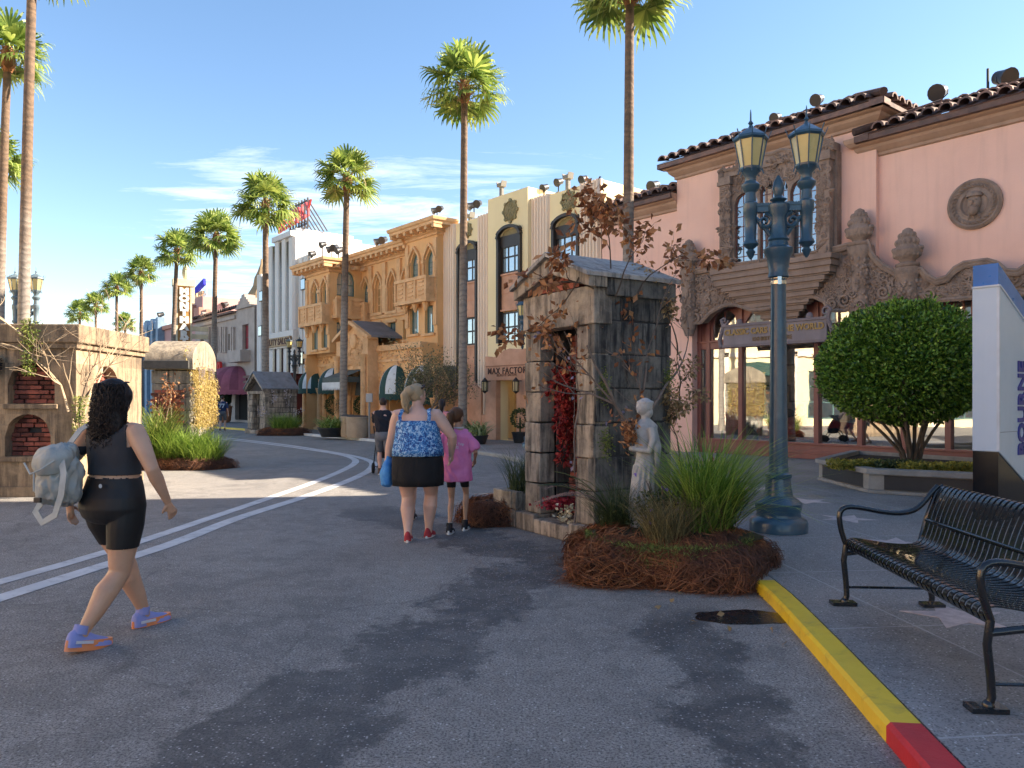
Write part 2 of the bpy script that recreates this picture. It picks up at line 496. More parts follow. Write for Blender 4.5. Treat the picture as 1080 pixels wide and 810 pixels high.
i0 = iY[-1]; i1 = [i for i in range(len(kp)) if kp[i][1] <= 26.5][-1]
i2 = [i for i in range(len(kp)) if kp[i][1] <= 34.3][-1]; i3 = [i for i in range(len(kp)) if kp[i][1] <= 43][-1]
struct('kerb_red', kerb_mesh(range(0, iY[0]+1)), M_kR)
struct('kerb_yellow', kerb_mesh(range(iY[0], i0+1)), M_kY)
struct('kerb', kerb_mesh(range(i0, i1+1)), M_kG)
struct('kerb_white', kerb_mesh(range(i1, i2+1)), M_kW)
struct('kerb_yellow_far', kerb_mesh(range(i2, i3+1)), M_kY)
struct('kerb_far', kerb_mesh(range(i3, len(kp))), M_kG)
# pavement: from the kerb out to well behind the buildings
pv = [(q[0], q[1]) for q in kj]
far = [(q[0]+220, q[1]+140) for q in (kj[-1],)]
pts = pv + [(60, 230), (140, 100), (140, -12)]
mb = MB()
# strips keep the triangles well shaped
for i in range(len(pv)-1):
    a, b = pv[i], pv[i+1]
    mb.add([(a[0],a[1],SW-.002),(a[0]+90,a[1]+30,SW-.002),(b[0]+90,b[1]+30,SW-.002),(b[0],b[1],SW-.002)], [(0,1,2,3)])
    mb.add([(a[0],a[1],SW-.002),(b[0],b[1],SW-.002),(b[0],b[1],-.1),(a[0],a[1],-.1)], [(0,1,2,3)])
struct('pavement', mb, M_terr)

# double white line sweeping round the bend
M_line = mat('road_line_paint', (.62,.62,.62), (.48,.48,.48), .7, 3, dirt=.5, dirt_c=(.13,.14,.16), bump=.25, bs=90, bd=.004)
def stripe(pix, w):
    P = [tuple(gp(*p)[:2]) for p in pix]
    P = [(P[0][0]-(P[1][0]-P[0][0])*2, P[0][1]-(P[1][1]-P[0][1])*2)] + P
    p = smooth_path(P, .15); a = off_path(p, w/2); b = off_path(p, -w/2)
    mb = MB()
    mb.add([(q[0],q[1],.004) for q in a]+[(q[0],q[1],.004) for q in b], [(i, i+1, len(a)+i+1, len(a)+i) for i in range(len(a)-1)])
    return mb
struct('road_marking_near', stripe([(0,631),(95,601),(180,574),(250,547),(320,524.5),(360,510),(384,499.5),(392.5,493),(393,488),(384,484),(370,480.5),(345,476),(310,470.5),(270,465.5),(238,462)], .185), M_line)
struct('road_marking_far', stripe([(0,614),(70,594.5),(150,570.5),(220,547),(285,525),(325,511),(355,499),(371,491),(375,486),(368,482),(352,478.4),(325,474.2),(295,470),(262,466),(232,463)], .165), M_line)
# damp patch on the road in front of the straw mound
M_damp = mat('damp_asphalt', (.010,.011,.014), (.02,.02,.024), .25, 6, bump=.3, bs=120, bd=.004)
rnd = random.Random(5)
c = gp(790, 652)
pts = [(c.x-.02+(.34+.03*rnd.random())*cos(t*2*pi/40)*(1+.08*sin(t*.9)), c.y+.02+(.17+.015*rnd.random())*sin(t*2*pi/40)*(1+.08*cos(t*.7))) for t in range(40)]
struct('damp_patch', MB().slab(pts, .001, .003), M_damp)
# terrazzo stars set in the pavement
M_star = mat('pink_star_terrazzo', (.58,.50,.50), (.40,.34,.35), .5, 14, dirt=.3, bump=.1, bs=100)
def star(c, r, rot):
    p = []
    for k in range(10):
        q = r if k % 2 == 0 else r*.42
        p.append((c[0]+q*cos(rot+k*pi/5), c[1]+q*sin(rot+k*pi/5)))
    return MB().slab(p, SW-.001, SW+.002)
for i, (px, py, r) in enumerate([(852, 528.5, .34), (800, 515.5, .34), (893, 547, .34), (945, 573, .34), (772, 504, .34), (1010, 650, .34), (748,496,.34)]):
    q = gp(px, py, SW); struct('pavement_star', star((q.x, q.y), r, .5+.2*i), M_star)

# ------------------------------------------------------------------ facade tools (local x along the wall, -y towards the street)
def arch(x0, x1, zs, rise, kind, n=12):
    o = []
    for i in range(n+1):
        t = i/n; s = 2*t-1
        if kind == 'pointed': z = zs + rise*max(0, 1-abs(s))**.58
        elif kind == 'wavy': z = zs + rise*(.5+.5*cos(pi*s))*(1 if abs(s) < .6 else 1)
        else: z = zs + rise*sqrt(max(0, 1-s*s))
        o.append((x0+(x1-x0)*t, z))
    return o
def H(x0, x1, z0, z1, kind='rect', rise=None, d=.18):
    if x1 < x0: x0, x1 = x1, x0
    if rise is None: rise = {'rect':0, 'round':(x1-x0)/2, 'pointed':(x1-x0)*.8, 'seg':(x1-x0)*.18, 'wavy':.2}[kind]
    return dict(x0=x0, x1=x1, z0=z0, z1=z1, kind=kind, rise=min(rise, z1-z0-.02), d=d)
def wall(mb, x0, x1, z0, z1, holes, y=0.):
    xs = sorted(set([x0, x1] + [h[k] for h in holes for k in ('x0', 'x1') if x0 < h[k] < x1]))
    zs = sorted(set([z0, z1] + [h[k] for h in holes for k in ('z0', 'z1') if z0 < h[k] < z1]))
    for i in range(len(xs)-1):
        for j in range(len(zs)-1):
            cx = (xs[i]+xs[i+1])/2; cz = (zs[j]+zs[j+1])/2
            if any(h['x0'] < cx < h['x1'] and h['z0'] < cz < h['z1'] for h in holes): continue
            mb.add([(xs[i],y,zs[j]),(xs[i+1],y,zs[j]),(xs[i+1],y,zs[j+1]),(xs[i],y,zs[j+1])], [(0,1,2,3)])
    for h in holes:
        a, b, c, e = h['x0'], h['x1'], h['z0'], h['z1']; d = y+h['d']
        zs_ = e - h['rise']
        mb.add([(a,y,c),(a,d,c),(a,d,zs_),(a,y,zs_)], [(0,1,2,3)])
        mb.add([(b,y,c),(b,y,zs_),(b,d,zs_),(b,d,c)], [(0,1,2,3)])
        mb.add([(a,y,c),(b,y,c),(b,d,c),(a,d,c)], [(0,1,2,3)])
        if h['kind'] == 'rect':
            mb.add([(a,y,e),(a,d,e),(b,d,e),(b,y,e)], [(0,1,2,3)])
        else:
            p = arch(a, b, zs_, h['rise'], h['kind'])
            for k in range(len(p)-1):
                q, r = p[k], p[k+1]
                mb.add([(q[0],y,q[1]),(r[0],y,r[1]),(r[0],y,e),(q[0],y,e)], [(0,1,2,3)])
                mb.add([(q[0],y,q[1]),(q[0],d,q[1]),(r[0],d,r[1]),(r[0],y,r[1])], [(0,1,2,3)])
def shell(mb, x0, x1, z1, depth=8., par=.0, y=0.):   # sides, back and roof
    mb.add([(x0,y,0),(x0,y+depth,0),(x0,y+depth,z1),(x0,y,z1)], [(0,1,2,3)])
    mb.add([(x1,y,0),(x1,y,z1),(x1,y+depth,z1),(x1,y+depth,0)], [(0,1,2,3)])
    mb.add([(x0,y+depth,0),(x1,y+depth,0),(x1,y+depth,z1),(x0,y+depth,z1)], [(0,1,2,3)])
    mb.add([(x0,y,z1-par),(x1,y,z1-par),(x1,y+depth,z1-par),(x0,y+depth,z1-par)], [(0,1,2,3)])
def outline(h, ins=0., n=12):
    a, b, c, e = h['x0']+ins, h['x1']-ins, h['z0']+ins, h['z1']-ins
    if h['kind'] == 'rect': return [(a,c),(b,c),(b,e),(a,e)]
    zs_ = h['z1']-h['rise']
    p = arch(a, b, zs_, h['rise']-ins, h['kind'], n)
    return [(a,c),(b,c)] + p[::-1]
def window(parent, h, fm, gm, mx=1, mz=1, fw=.05, y=None, th=.05, name='window', gname='pane', mw=None, glass=True):
    yy = h['d']-.06 if y is None else y
    mw = mw or fw*.7
    o = outline(h); i = outline(h, fw)
    n = len(o); mb = MB()
    vs = [(p[0],yy,p[1]) for p in o]+[(p[0],yy,p[1]) for p in i]+[(p[0],yy+th,p[1]) for p in o]+[(p[0],yy+th,p[1]) for p in i]
    fs = []
    for k in range(n):
        l = (k+1) % n
        fs += [(k,l,n+l,n+k), (n+k,n+l,3*n+l,3*n+k)]
    mb.add(vs, fs)
    a, b, c, e = h['x0'], h['x1'], h['z0'], h['z1']
    def top(x):
        if h['kind'] == 'rect': return e-fw
        s = 2*(x-a)/(b-a)-1
        zs_ = e-h['rise']
        return zs_ + (h['rise']*max(0,1-abs(s))**.58 if h['kind'] == 'pointed' else h['rise']*sqrt(max(0,1-s*s))) - fw
    for k in range(1, mx+1):
        x = a+(b-a)*k/(mx+1); mb.box(x-mw/2, x+mw/2, yy+.008, yy+th-.008, c+fw, top(x)+.01)
    for k in range(1, mz+1):
        z = c+(e-c-h['rise']*.3)*k/(mz+1)
        if z < e-h['rise']*.9 or h['kind'] == 'rect': mb.box(a+fw-.01, b-fw+.01, yy+.012, yy+th-.012, z-mw/2, z+mw/2)
    f = obj(name, mb, fm, parent)
    if glass:
        obj(gname, MB().prism(i, yy+th*.4, yy+th*.6), gm, f)
    return f
def cornice(mb, x0, x1, z, prof, y=0., endl=True, endr=True, back=.6):
    # prof: list of (outward, up) steps; swept along the front and round both ends
    rings = []
    for (o, u) in prof:
        rings.append((o, z+u))
    L = []
    L.append([(x0-o if endl else x0, y+back, zz) for o, zz in rings])
    L.append([(x0-o if endl else x0, y-o, zz) for o, zz in rings])
    L.append([(x1+o if endr else x1, y-o, zz) for o, zz in rings])
    L.append([(x1+o if endr else x1, y+back, zz) for o, zz in rings])
    m = len(prof); vs = [p for r in L for p in r]; fs = []
    for i in range(3):
        for j in range(m-1):
            fs.append((i*m+j, (i+1)*m+j, (i+1)*m+j+1, i*m+j+1))
    mb.add(vs, fs)
CP = [(.0,-.32),(.05,-.30),(.05,-.24),(.10,-.20),(.16,-.14),(.18,-.08),(.26,-.05),(.32,.02),(.34,.08),(.34,.12),(0,.12)]
def tiles(mb, x0, x1, z, y0, depth, rise, pitch=.33, clipL=False, clipR=False):
    # rows of half-round roof tiles running down the slope to the street; clip = cut along the hip line
    n = max(1, int((x1-x0)/pitch)); pw = (x1-x0)/n; rows = max(2, int(depth/.33))
    for i in range(n):
        cx = x0+(i+.5)*pw
        for r in range(rows):
            dm_ = depth*(r+.5)/rows
            if clipL and dm_ > cx-x0: continue
            if clipR and dm_ > x1-cx: continue
            ya = y0+depth*r/rows; yb = y0+depth*(r+1)/rows+.06
            za = z+rise*r/rows+.06; zb = z+rise*(r+1)/rows
            jit = .012*sin(i*7.3+r*3.1)
            ra = pw*.42; rb = pw*.34
            A = [(cx+ra*cos(pi-pi*k/6)+jit, ya, za+ra*.95*sin(pi*k/6)) for k in range(7)]
            B = [(cx+rb*cos(pi-pi*k/6)+jit, yb, zb+rb*.85*sin(pi*k/6)) for k in range(7)]
            A2 = [(cx+(p[0]-cx)*.72, p[1], (p[2]-za)*.72+za) for p in A]
            mb.add(A+B+A2, [(k,k+1,8+k,7+k) for k in range(6)]+[(k+1,k,14+k,15+k) for k in range(6)])
    xa = x0+(depth if clipL else 0); xb = x1-(depth if clipR else 0)
    mb.add([(x0,y0,z-.02),(x1,y0,z-.02),(xb,y0+depth,z+rise-.02),(xa,y0+depth,z+rise-.02)], [(0,1,2,3)])
    mb.add([(x0,y0,z-.03),(x1,y0,z-.03),(x1,y0+.2,z-.12),(x0,y0+.2,z-.12)], [(0,1,2,3)])
    mb.box(x0, x1, y0+.02, y0+.32, z-.15, z-.022)
    for t in (clipL and (x0, xa), clipR and (x1, xb)):
        if t:
            mb.tube([(t[0], y0, z+.08), (t[1], y0+depth, z+rise+.10)], .085, 8)
def spiral(mb, cx, cz, r, y, turns=1.6, a0=0., sgn=1, th=.022, n=22):
    pts = []
    for i in range(n+1):
        t = i/n; rr = r*(1-t*.88); a = a0+sgn*turns*2*pi*t
        pts.append((cx+rr*cos(a), y-.012*t, cz+rr*sin(a)))
    mb.tube(pts, [th*(1-.45*i/n) for i in range(n+1)], 6)
def leafy(mb, cx, cz, a, L, y, w=.3):
    # a raised carved leaf
    n = 4; l = []; r = []; m = []
    for i in range(n+1):
        t = i/n; q = w*L*sin(pi*min(1, t*.9+.08)); x = cx+cos(a)*L*t; z = cz+sin(a)*L*t
        l.append((x-sin(a)*q*.5, y, z+cos(a)*q*.5)); r.append((x+sin(a)*q*.5, y, z-cos(a)*q*.5)); m.append((x, y-.035*sin(pi*t)-.006, z))
    vs = l+m+r
    mb.add(vs, [(i, i+1, n+2+i, n+1+i) for i in range(n)]+[(n+1+i, n+2+i, 2*n+3+i, 2*n+2+i) for i in range(n)])
def carve(mb, inside, x0, x1, z0, z1, y, n, rng, s=1.0):
    for _ in range(n):
        x = rng.uniform(x0, x1); z = rng.uniform(z0, z1)
        if not inside(x, z): continue
        k = rng.random()
        if k < .28: spiral(mb, x, z, rng.uniform(.05,.12)*s, y-.015, rng.uniform(1.1,1.8), rng.uniform(0,6.28), rng.choice((-1,1)), .017*s, 14)
        elif k < .8: leafy(mb, x, z, rng.uniform(0,6.28), rng.uniform(.09,.2)*s, y-.003, .5)
        else: mb.sphere((x, y-.01, z), (.03*s,.028*s,.03*s), 7, 5)

M_pink = mat('pink_stucco', (.86,.54,.43), (.80,.49,.39), .85, .6, streak=.16, dirt=.06, bump=.45, bs=26, bd=.01, dirt_c=(.35,.2,.16))
M_cornice = mat('tan_cornice_paint', (.44,.29,.21), (.36,.23,.16), .8, 1.2, streak=.2, bump=.15, bs=40, dirt_c=(.12,.07,.05))
M_carved = mat('carved_brown_stone', (.33,.24,.19), (.22,.155,.12), .8, 3, streak=.25, bump=.6, bs=26, bd=.02, dirt=.45, dirt_c=(.06,.045,.04))  # random dark blotches put extra contrast into the carving's colour
M_tile = mat('brown_roof_tile', (.20,.115,.09), (.11,.075,.07), .8, 3.5, isl=.7, bump=.4, bs=30, dirt=.4, dirt_c=(.05,.04,.035))
M_maroon = mat('maroon_paint', (.25,.085,.07), (.20,.07,.058), .45, 1.3, bump=.05, bs=50)
M_glassS = glassmat('shop_glass', (.95,.96,.95), .27, .008, 1, wav=.05)
M_glassD = glassmat('window_glass', (.035,.05,.06), .34, .03, 0, wav=.08)
M_glassC = glassmat('curtained_glass', (.26,.33,.36), .30, .05, 0, wav=.08)
M_darkframe = mat('dark_bronze_frame', (.035,.026,.022), None, .5, 4, bump=.05)
M_redframe = mat('red_brown_window_frame', (.14,.05,.04), None, .5, 4, bump=.05)
M_dark = mat('dark_void', (.012,.011,.011), None, .9, 4)
M_inner = mat('shop_interior_plaster', (.80,.76,.68), (.72,.68,.60), .8, 1)
M_innerf = mat('shop_floor', (.45,.43,.40), (.36,.35,.33), .4, 2)
M_gold = mat('gold_lettering', (.36,.22,.06), None, .5, 3)
rng = random.Random(11)

# ================================================================== the pink corner building
pb = thing('pink_building', 'large pink stucco building with carved brown stone portal, oriel window and brown tiled roofs', 'building', fpt(0), ROT)
uL = U(635); uC0 = U(717); uC1 = U(927); uR1 = 4.25
zL = UZ(727, 207)+.0; zC = UZ(820, 149); zR = UZ(1000, 131)
ST0 = U(733); ST1 = 4.0                  # shop front
ZT = UZ(783, 322)                             # top of the shop-front opening
zsill = UZ(783, 466); ztr = UZ(783, 366)
mb = MB()
wall(mb, uL, uC0, 0, zL, [])
ouL = U(766); ouR = U(868)
wall(mb, uC0, uC1, ZT, zC, [], y=-.12); mb.box(uC0, ST0, -.12, .3, 0, ZT)
wall(mb, uC1, uR1, ZT, zR, [], y=0); mb.box(ST1, uR1, 0, .3, 0, ZT)
def boxshell(mb, x0, x1, y, z1, depth=9.):
    mb.add([(x0,y,0),(x0,y+depth,0),(x0,y+depth,z1),(x0,y,z1)], [(0,1,2,3)])
    mb.add([(x1,y,0),(x1,y,z1),(x1,y+depth,z1),(x1,y+depth,0)], [(0,1,2,3)])
# upper walls only (the shop stays open below)
def upper(mb, x0, x1, y, z0, z1, depth=9.):
    for x in (x0, x1): mb.add([(x,y,z0),(x,y+depth,z0),(x,y+depth,z1),(x,y,z1)], [(0,1,2,3)])
    mb.add([(x0,y+depth,z0),(x1,y+depth,z0),(x1,y+depth,z1),(x0,y+depth,z1)], [(0,1,2,3)])
    mb.add([(x0,y+.3,z1),(x1,y+.3,z1),(x1,y+depth,z1),(x0,y+depth,z1)], [(0,1,2,3)])
upper(mb, uL, uC0, 0, 0, zL); upper(mb, uC0, uC1, -.12, ZT, zC); upper(mb, uC1, uR1, 0, ZT, zR)
mb.add([(uL,9,0),(uR1,9,0),(uR1,9,ZT),(uL,9,ZT)], [(0,1,2,3)])
mb.add([(uR1,0,0),(uR1,9,0),(uR1,9,ZT),(uR1,0,ZT)], [(0,1,2,3)])
obj('wall', mb, M_pink, pb)
mb = MB()
cornice(mb, uL+.02, uC0+.001, zL, CP, 0, False, False)
cornice(mb, uC0, uC1, zC, CP, -.12, True, True, 5.)
cornice(mb, U(913), uR1, zR, CP, 0, True, True)
obj('cornice', mb, M_cornice, pb)
def roofpart(x0, x1, z, y, rise, dep, L, Rr, run=5.):
    mb = MB(); tiles(mb, x0, x1, z+.13, y-.42, dep, rise, clipL=L, clipR=Rr)
    if Rr:
        e = MB(); tiles(e, 0, run, 0, 0, dep, rise, clipL=True)
        mb.merge(e, Matrix.Translation((x1, y-.42, z+.13)) @ Matrix.Rotation(R(90), 4, 'Z'))
    if L:
        e = MB(); tiles(e, -run, 0, 0, 0, dep, rise, clipR=True)
        mb.merge(e, Matrix.Translation((x0, y-.42, z+.13)) @ Matrix.Rotation(R(-90), 4, 'Z'))
    xa = x0+(dep if L else 0); xb = x1-(dep if Rr else 0)
    mb.tube([(xa, y-.42+dep, z+.13+rise), (xb, y-.42+dep, z+.13+rise)], .10, 8)
    mb.add([(xa,y-.42+dep,z+.12+rise),(xb,y-.42+dep,z+.12+rise),(xb,y+5,z+.12+rise),(xa,y+5,z+.12+rise)], [(0,1,2,3)])
    return mb
obj('roof', roofpart(uL-.2, uC0-.02, zL, 0, .46, 1.1, False, False), M_tile, pb)
obj('roof', roofpart(uC0-.36, uC1+.36, zC, -.12, .52, 1.2, False, True, 4.8), M_tile, pb)
obj('roof', roofpart(U(910), uR1+.3, zR, 0, .56, 1.3, True, False, 1.5), M_tile, pb)

# oriel window
OD = .42
ou0 = fu(757,OD+.1); ou1 = fu(877,OD+.1); oz0 = fz(765, 287,OD+.1); oz1 = fz(765, 180,OD+.1); ow = ou1-ou0
mb = MB()
g0 = U(770)
wh = [H(ou0+.42, ou0+.42+(ow-.84)*.30, oz0+.10, oz1-.62, 'seg', .25, .12), H(ou0+.42+(ow-.84)*.33, ou1-.42-(ow-.84)*.33, oz0+.10, oz1-.42, 'round', .30, .12), H(ou1-.42-(ow-.84)*.30, ou1-.42, oz0+.10, oz1-.62, 'seg', .25, .12)]
wall(mb, ou0+.1, ou1-.1, oz0-.1, oz1-.1, wh, y=-OD)
mb.add([(ou0+.1,-OD,oz0-.1),(ou0+.1,0,oz0-.1),(ou0+.1,0,oz1-.1),(ou0+.1,-OD,oz1-.1)], [(0,1,2,3)])
mb.add([(ou1-.1,-OD,oz0-.1),(ou1-.1,0,oz0-.1),(ou1-.1,0,oz1-.1),(ou1-.1,-OD,oz1-.1)], [(0,1,2,3)])
mb.add([(ou0+.1,-OD+.02,oz1-.12),(ou1-.1,-OD+.02,oz1-.12),(ou1-.1,0,oz1-.12),(ou0+.1,0,oz1-.12)], [(0,1,2,3)])
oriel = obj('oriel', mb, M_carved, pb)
mb = MB()
def opil(x): 
    mb.box(x-.15, x+.15, -OD-.10, -OD+.1, oz0, oz1-.35)
    mb.box(x-.19, x+.19, -OD-.15, -OD+.1, oz1-.36, oz1-.26); mb.box(x-.17, x+.17, -OD-.13, -OD+.1, oz1-.26, oz1-.16)
for x in (ou0+.2, ou1-.2): opil(x)
mb.lathe([(.15,0),(.19,.03),(.19,.09),(.13,.13),(.14,1.0),(.13,1.25),(.17,1.3),(.18,1.36),(.12,1.4)], 12, (ou1-.42-(ow-.84)*.315, -OD-.02, oz0+.02))
carve(mb, lambda x, z: True, ou0+.06, ou0+.34, oz0+.1, oz1-.4, -OD-.10, 90, rng)
carve(mb, lambda x, z: True, ou1-.34, ou1-.06, oz0+.1, oz1-.4, -OD-.10, 90, rng)
carve(mb, lambda x, z: z > oz1-.62+.25*abs(2*(x-ou0)/ow-1)*0, ou0+.3, ou1-.3, oz1-.60, oz1-.14, -OD, 170, rng)
carve(mb, lambda x, z: not any(h['x0']-.03 < x < h['x1']+.03 for h in wh), ou0+.3, ou1-.3, oz0+.1, oz1-.5, -OD, 200, rng)
# crest with curled ends
crest = []
for i in range(41):
    t = i/40; x = ou0-.02+(ow+.04)*t; s = abs(2*t-1)
    crest.append((x, oz1-.08+.20*(1-s)**.8+.10*(s > .88)+.05*sin(t*pi*6)**2))
mb.prism([(ou0-.02, oz1-.16)]+crest+[(ou1+.02, oz1-.16)], -OD-.06, -OD+.25)
mb.tube([(p[0], -OD-.06, p[1]) for p in crest], .045, 6)
carve(mb, lambda x, z: True, ou0, ou1, oz1-.12, oz1+.06, -OD-.07, 90, rng)
for x in (ou0+.08, ou1-.08):
    mb.box(x-.10, x+.10, -OD+.1, .0, oz0+.02, oz1-.16)
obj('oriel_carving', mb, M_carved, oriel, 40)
for h in wh: window(oriel, h, M_redframe, glassmat('leaded_glass', (.05,.07,.09), .26, .04, 0, wav=.15) if h is wh[0] else bpy.data.materials['leaded_glass'], 4 if h is wh[1] else 2, 6, .035, y=-OD+.06, mw=.022, th=.04)
mb = MB()      # corbelled base narrowing in steps to the wall
zb1 = UZ(800, 333)
for k in range(9):
    t = k/8; t2 = (k+1)/8
    zt_ = oz0+.06-(oz0+.06-zb1)*t; zb_ = oz0+.06-(oz0+.06-zb1)*(t+.10)
    sx = (ow/2+.10)*(1-.84*max(0, t-.18)**1.05) if t > .18 else ow/2+.10-.02*k
    dy = (OD+.30)*(1-.75*t**1.3)
    cx = (ou0+ou1)/2
    mb.box(cx-sx, cx+sx, -dy, .0-.12, zb_, zt_-.015*(k % 2))
    mb.box(cx-sx+.05, cx+sx-.05, -dy+.05, -.12, zb_-.04, zb_)
obj('oriel_corbel', mb, mat('brown_moulding', (.30,.215,.17), (.24,.17,.135), .8, 2, streak=.2, bump=.1), oriel, bevel=.02)

# carved stone portal above the shop front
def band(px, py): return (U(px), UZ(px, py))
top = [band(741,289), band(760,286), band(800,281), band(874,270), band(903,263), (U(925), UZ(903,263)), band(927,270), band(932,277), band(940,284.5), band(950,289.5), (U(953), UZ(953,292)), (U(977), UZ(953,292)), band(980,288), band(986,295.5), band(996,300), band(1007,297), band(1015,288), band(1025,282.5), band(1037,281)]
mirror = U(1037)
topR = [(2*mirror-x, z) for x, z in reversed(top[:-1])]
low = [band(739,342), band(748,341), band(757,331), band(764,327), band(771,323.5), band(776,322.5), band(784,322.5), band(792,325), band(800,328), band(812,327.5), band(822,325.5), band(831,323), band(838,318), band(847,315.5), band(853,317), band(857,315), band(866,314), band(877,319), band(880,324), band(886,328.5), band(899,328.5), band(906,325), band(911,326), band(917,323), band(924,325), band(930,333), band(935,345), band(955,345), band(960,333), band(975,325), band(1000,318), band(1037,315)]
lowR = [(2*mirror-x, z) for x, z in reversed(low[:-1])]
topR = [p for p in topR if p[0] < uR1-.1]; lowR = [p for p in lowR if p[0] < uR1-.1]
topA = [(U(728), UZ(738,300)), (U(733), UZ(738,289))]+top+topR; lowA = low+lowR
BY = -.30
mb = MB(); mb.prism(lowA+[p for p in reversed(topA)], BY, -.05)
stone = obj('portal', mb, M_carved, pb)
mb = MB()
mb.tube([(p[0], BY-.02, p[1]) for p in lowA], .05, 6); mb.tube([(p[0], BY, p[1]+.07) for p in lowA], .025, 6)
mb.tube([(p[0], BY-.05, p[1]) for p in topA], .06, 6)
mb.tube([(p[0], BY-.08, p[1]+.06) for p in topA], .045, 6)
import bisect
def interp(P, x):
    for i in range(len(P)-1):
        if P[i][0] <= x <= P[i+1][0]:
            t = (x-P[i][0])/max(1e-6, P[i+1][0]-P[i][0]); return P[i][1]+(P[i+1][1]-P[i][1])*t
    return None
def inb(x, z):
    a = interp(lowA, x); b = interp(topA, x)
    return a is not None and b is not None and a+.10 < z < b-.08
carve(mb, inb, topA[0][0], uR1, UZ(930,345), UZ(903,255), BY-.01, 2600, rng, 1.3)
for (px, py, r, sg) in [(742,336,.20,1),(899,318,.18,-1),(886,322,.13,1),(755,318,.12,1),(868,290,.13,1),(940,310,.16,-1)]:
    spiral(mb, U(px), UZ(px,py), r, BY-.05, 1.8, 1., sg, .04, 26)
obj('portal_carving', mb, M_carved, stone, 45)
# engaged columns with flaming-urn finials
def finial(cx, z, s=1.):
    m = MB()
    m.lathe([(.20*s,0),(.24*s,.03),(.24*s,.08),(.15*s,.11),(.17*s,.16),(.24*s,.20),(.29*s,.30),(.30*s,.36),(.24*s,.40),(.22*s,.46),(.21*s,.56),(.17*s,.66),(.12*s,.72),(.10*s,.78),(.03*s,.82)], 16, (cx, BY-.04, z), (1,.75))
    r2 = random.Random(3)
    for k in range(9):
        a = pi*k/8; 
        m.sphere((cx+.28*s*cos(a), BY-.04-.12*sin(a), z+.38*s), (.05*s,.05*s,.05*s), 7, 5)
        m.sphere((cx+.25*s*cos(a), BY-.04-.17*sin(a), z+.26*s), (.045*s,.04*s,.06*s), 7, 5)
    for k in range(7):
        a = pi*(k+.5)/7
        m.sphere((cx+.21*s*cos(a), BY-.04-.13*sin(a), z+.52*s), (.05*s,.05*s,.07*s), 7, 5)
        m.sphere((cx+.15*s*cos(a), BY-.04-.11*sin(a), z+.66*s), (.045*s,.045*s,.06*s), 7, 5)
    m.tube([(cx+.09*cos(t*pi/8), BY-.16, z+.50+.13*sin(t*pi/8)) for t in range(9)], .022, 6)
    return m
for (px, zt, zb) in [(735, UZ(735,287), UZ(735,345)), (914.5, UZ(914,262), UZ(914,345)), (965, UZ(965,284), UZ(965,350)), (1148, None, None)][:3]:
    x = U(px) if zt else 2*mirror-U(965)
    if not zt: zt, zb = UZ(965,284), UZ(965,350)
    m = MB()
    m.lathe([(.12,zb-.25),(.17,zb-.1),(.20,zb),(.21,zb+.3),(.20,zt-.25),(.23,zt-.20),(.26,zt-.12),(.27,zt-.05),(.27,zt)], 14, (x, BY-.02, 0), (1,.8))
    for _ in range(60):
        a = rng.uniform(0, pi); zz = rng.uniform(zb, zt-.25)
        m.sphere((x+.20*cos(a), BY-.02-.165*sin(a), zz), (.04,.035,.05), 6, 4)
    for k in range(3): spiral(m, x-.08+.16*(k % 2), zb+.2+.25*k, .10, BY-.20, 1.5, 0, 1 if k % 2 else -1, .025, 16)
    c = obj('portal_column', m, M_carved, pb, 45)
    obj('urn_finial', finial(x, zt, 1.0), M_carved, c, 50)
# medallion
mcx = U(1028.5); mcz = UZ(1028.5, 215.5)
m = MB(); mr = .50
m.lathe([(.0,0),(mr,0),(mr,.05),(mr-.05,.09),(mr-.1,.05),(mr-.22,.045),(mr-.25,.07),(mr-.28,.03),(.02,.03)], 36)
m.xform(Matrix.Translation((mcx, 0, mcz)) @ Matrix.Rotation(R(90), 4, 'X'))
for k in range(30):
    a = 2*pi*k/30; leafy(m, mcx+(mr-.16)*cos(a), mcz+(mr-.16)*sin(a), a+1.1, .13, -.055, .6)
m.sphere((mcx, -.05, mcz+.03), (.13,.10,.19), 14, 10); m.sphere((mcx, -.09, mcz-.12), (.10,.08,.12), 12, 8)
m.sphere((mcx, -.15, mcz+.02), (.025,.04,.05), 8, 6)
for s in (-1, 1): m.sphere((mcx+s*.05, -.13, mcz+.07), (.035,.03,.02), 8, 6); m.tube([(mcx+s*.02,-.15,mcz-.045),(mcx+s*.08,-.14,mcz-.07)], .018, 6)
m.lathe([(.15,0),(.15,.03),(.12,.09),(.02,.12)], 16, (mcx, -.05, mcz+.14), (1,.8))
for s in (-1, 0, 1): leafy(m, mcx+s*.12, mcz-.30, pi/2+s*.5, .15, -.05, .6)
obj('medallion', m, M_carved, pb, 50)

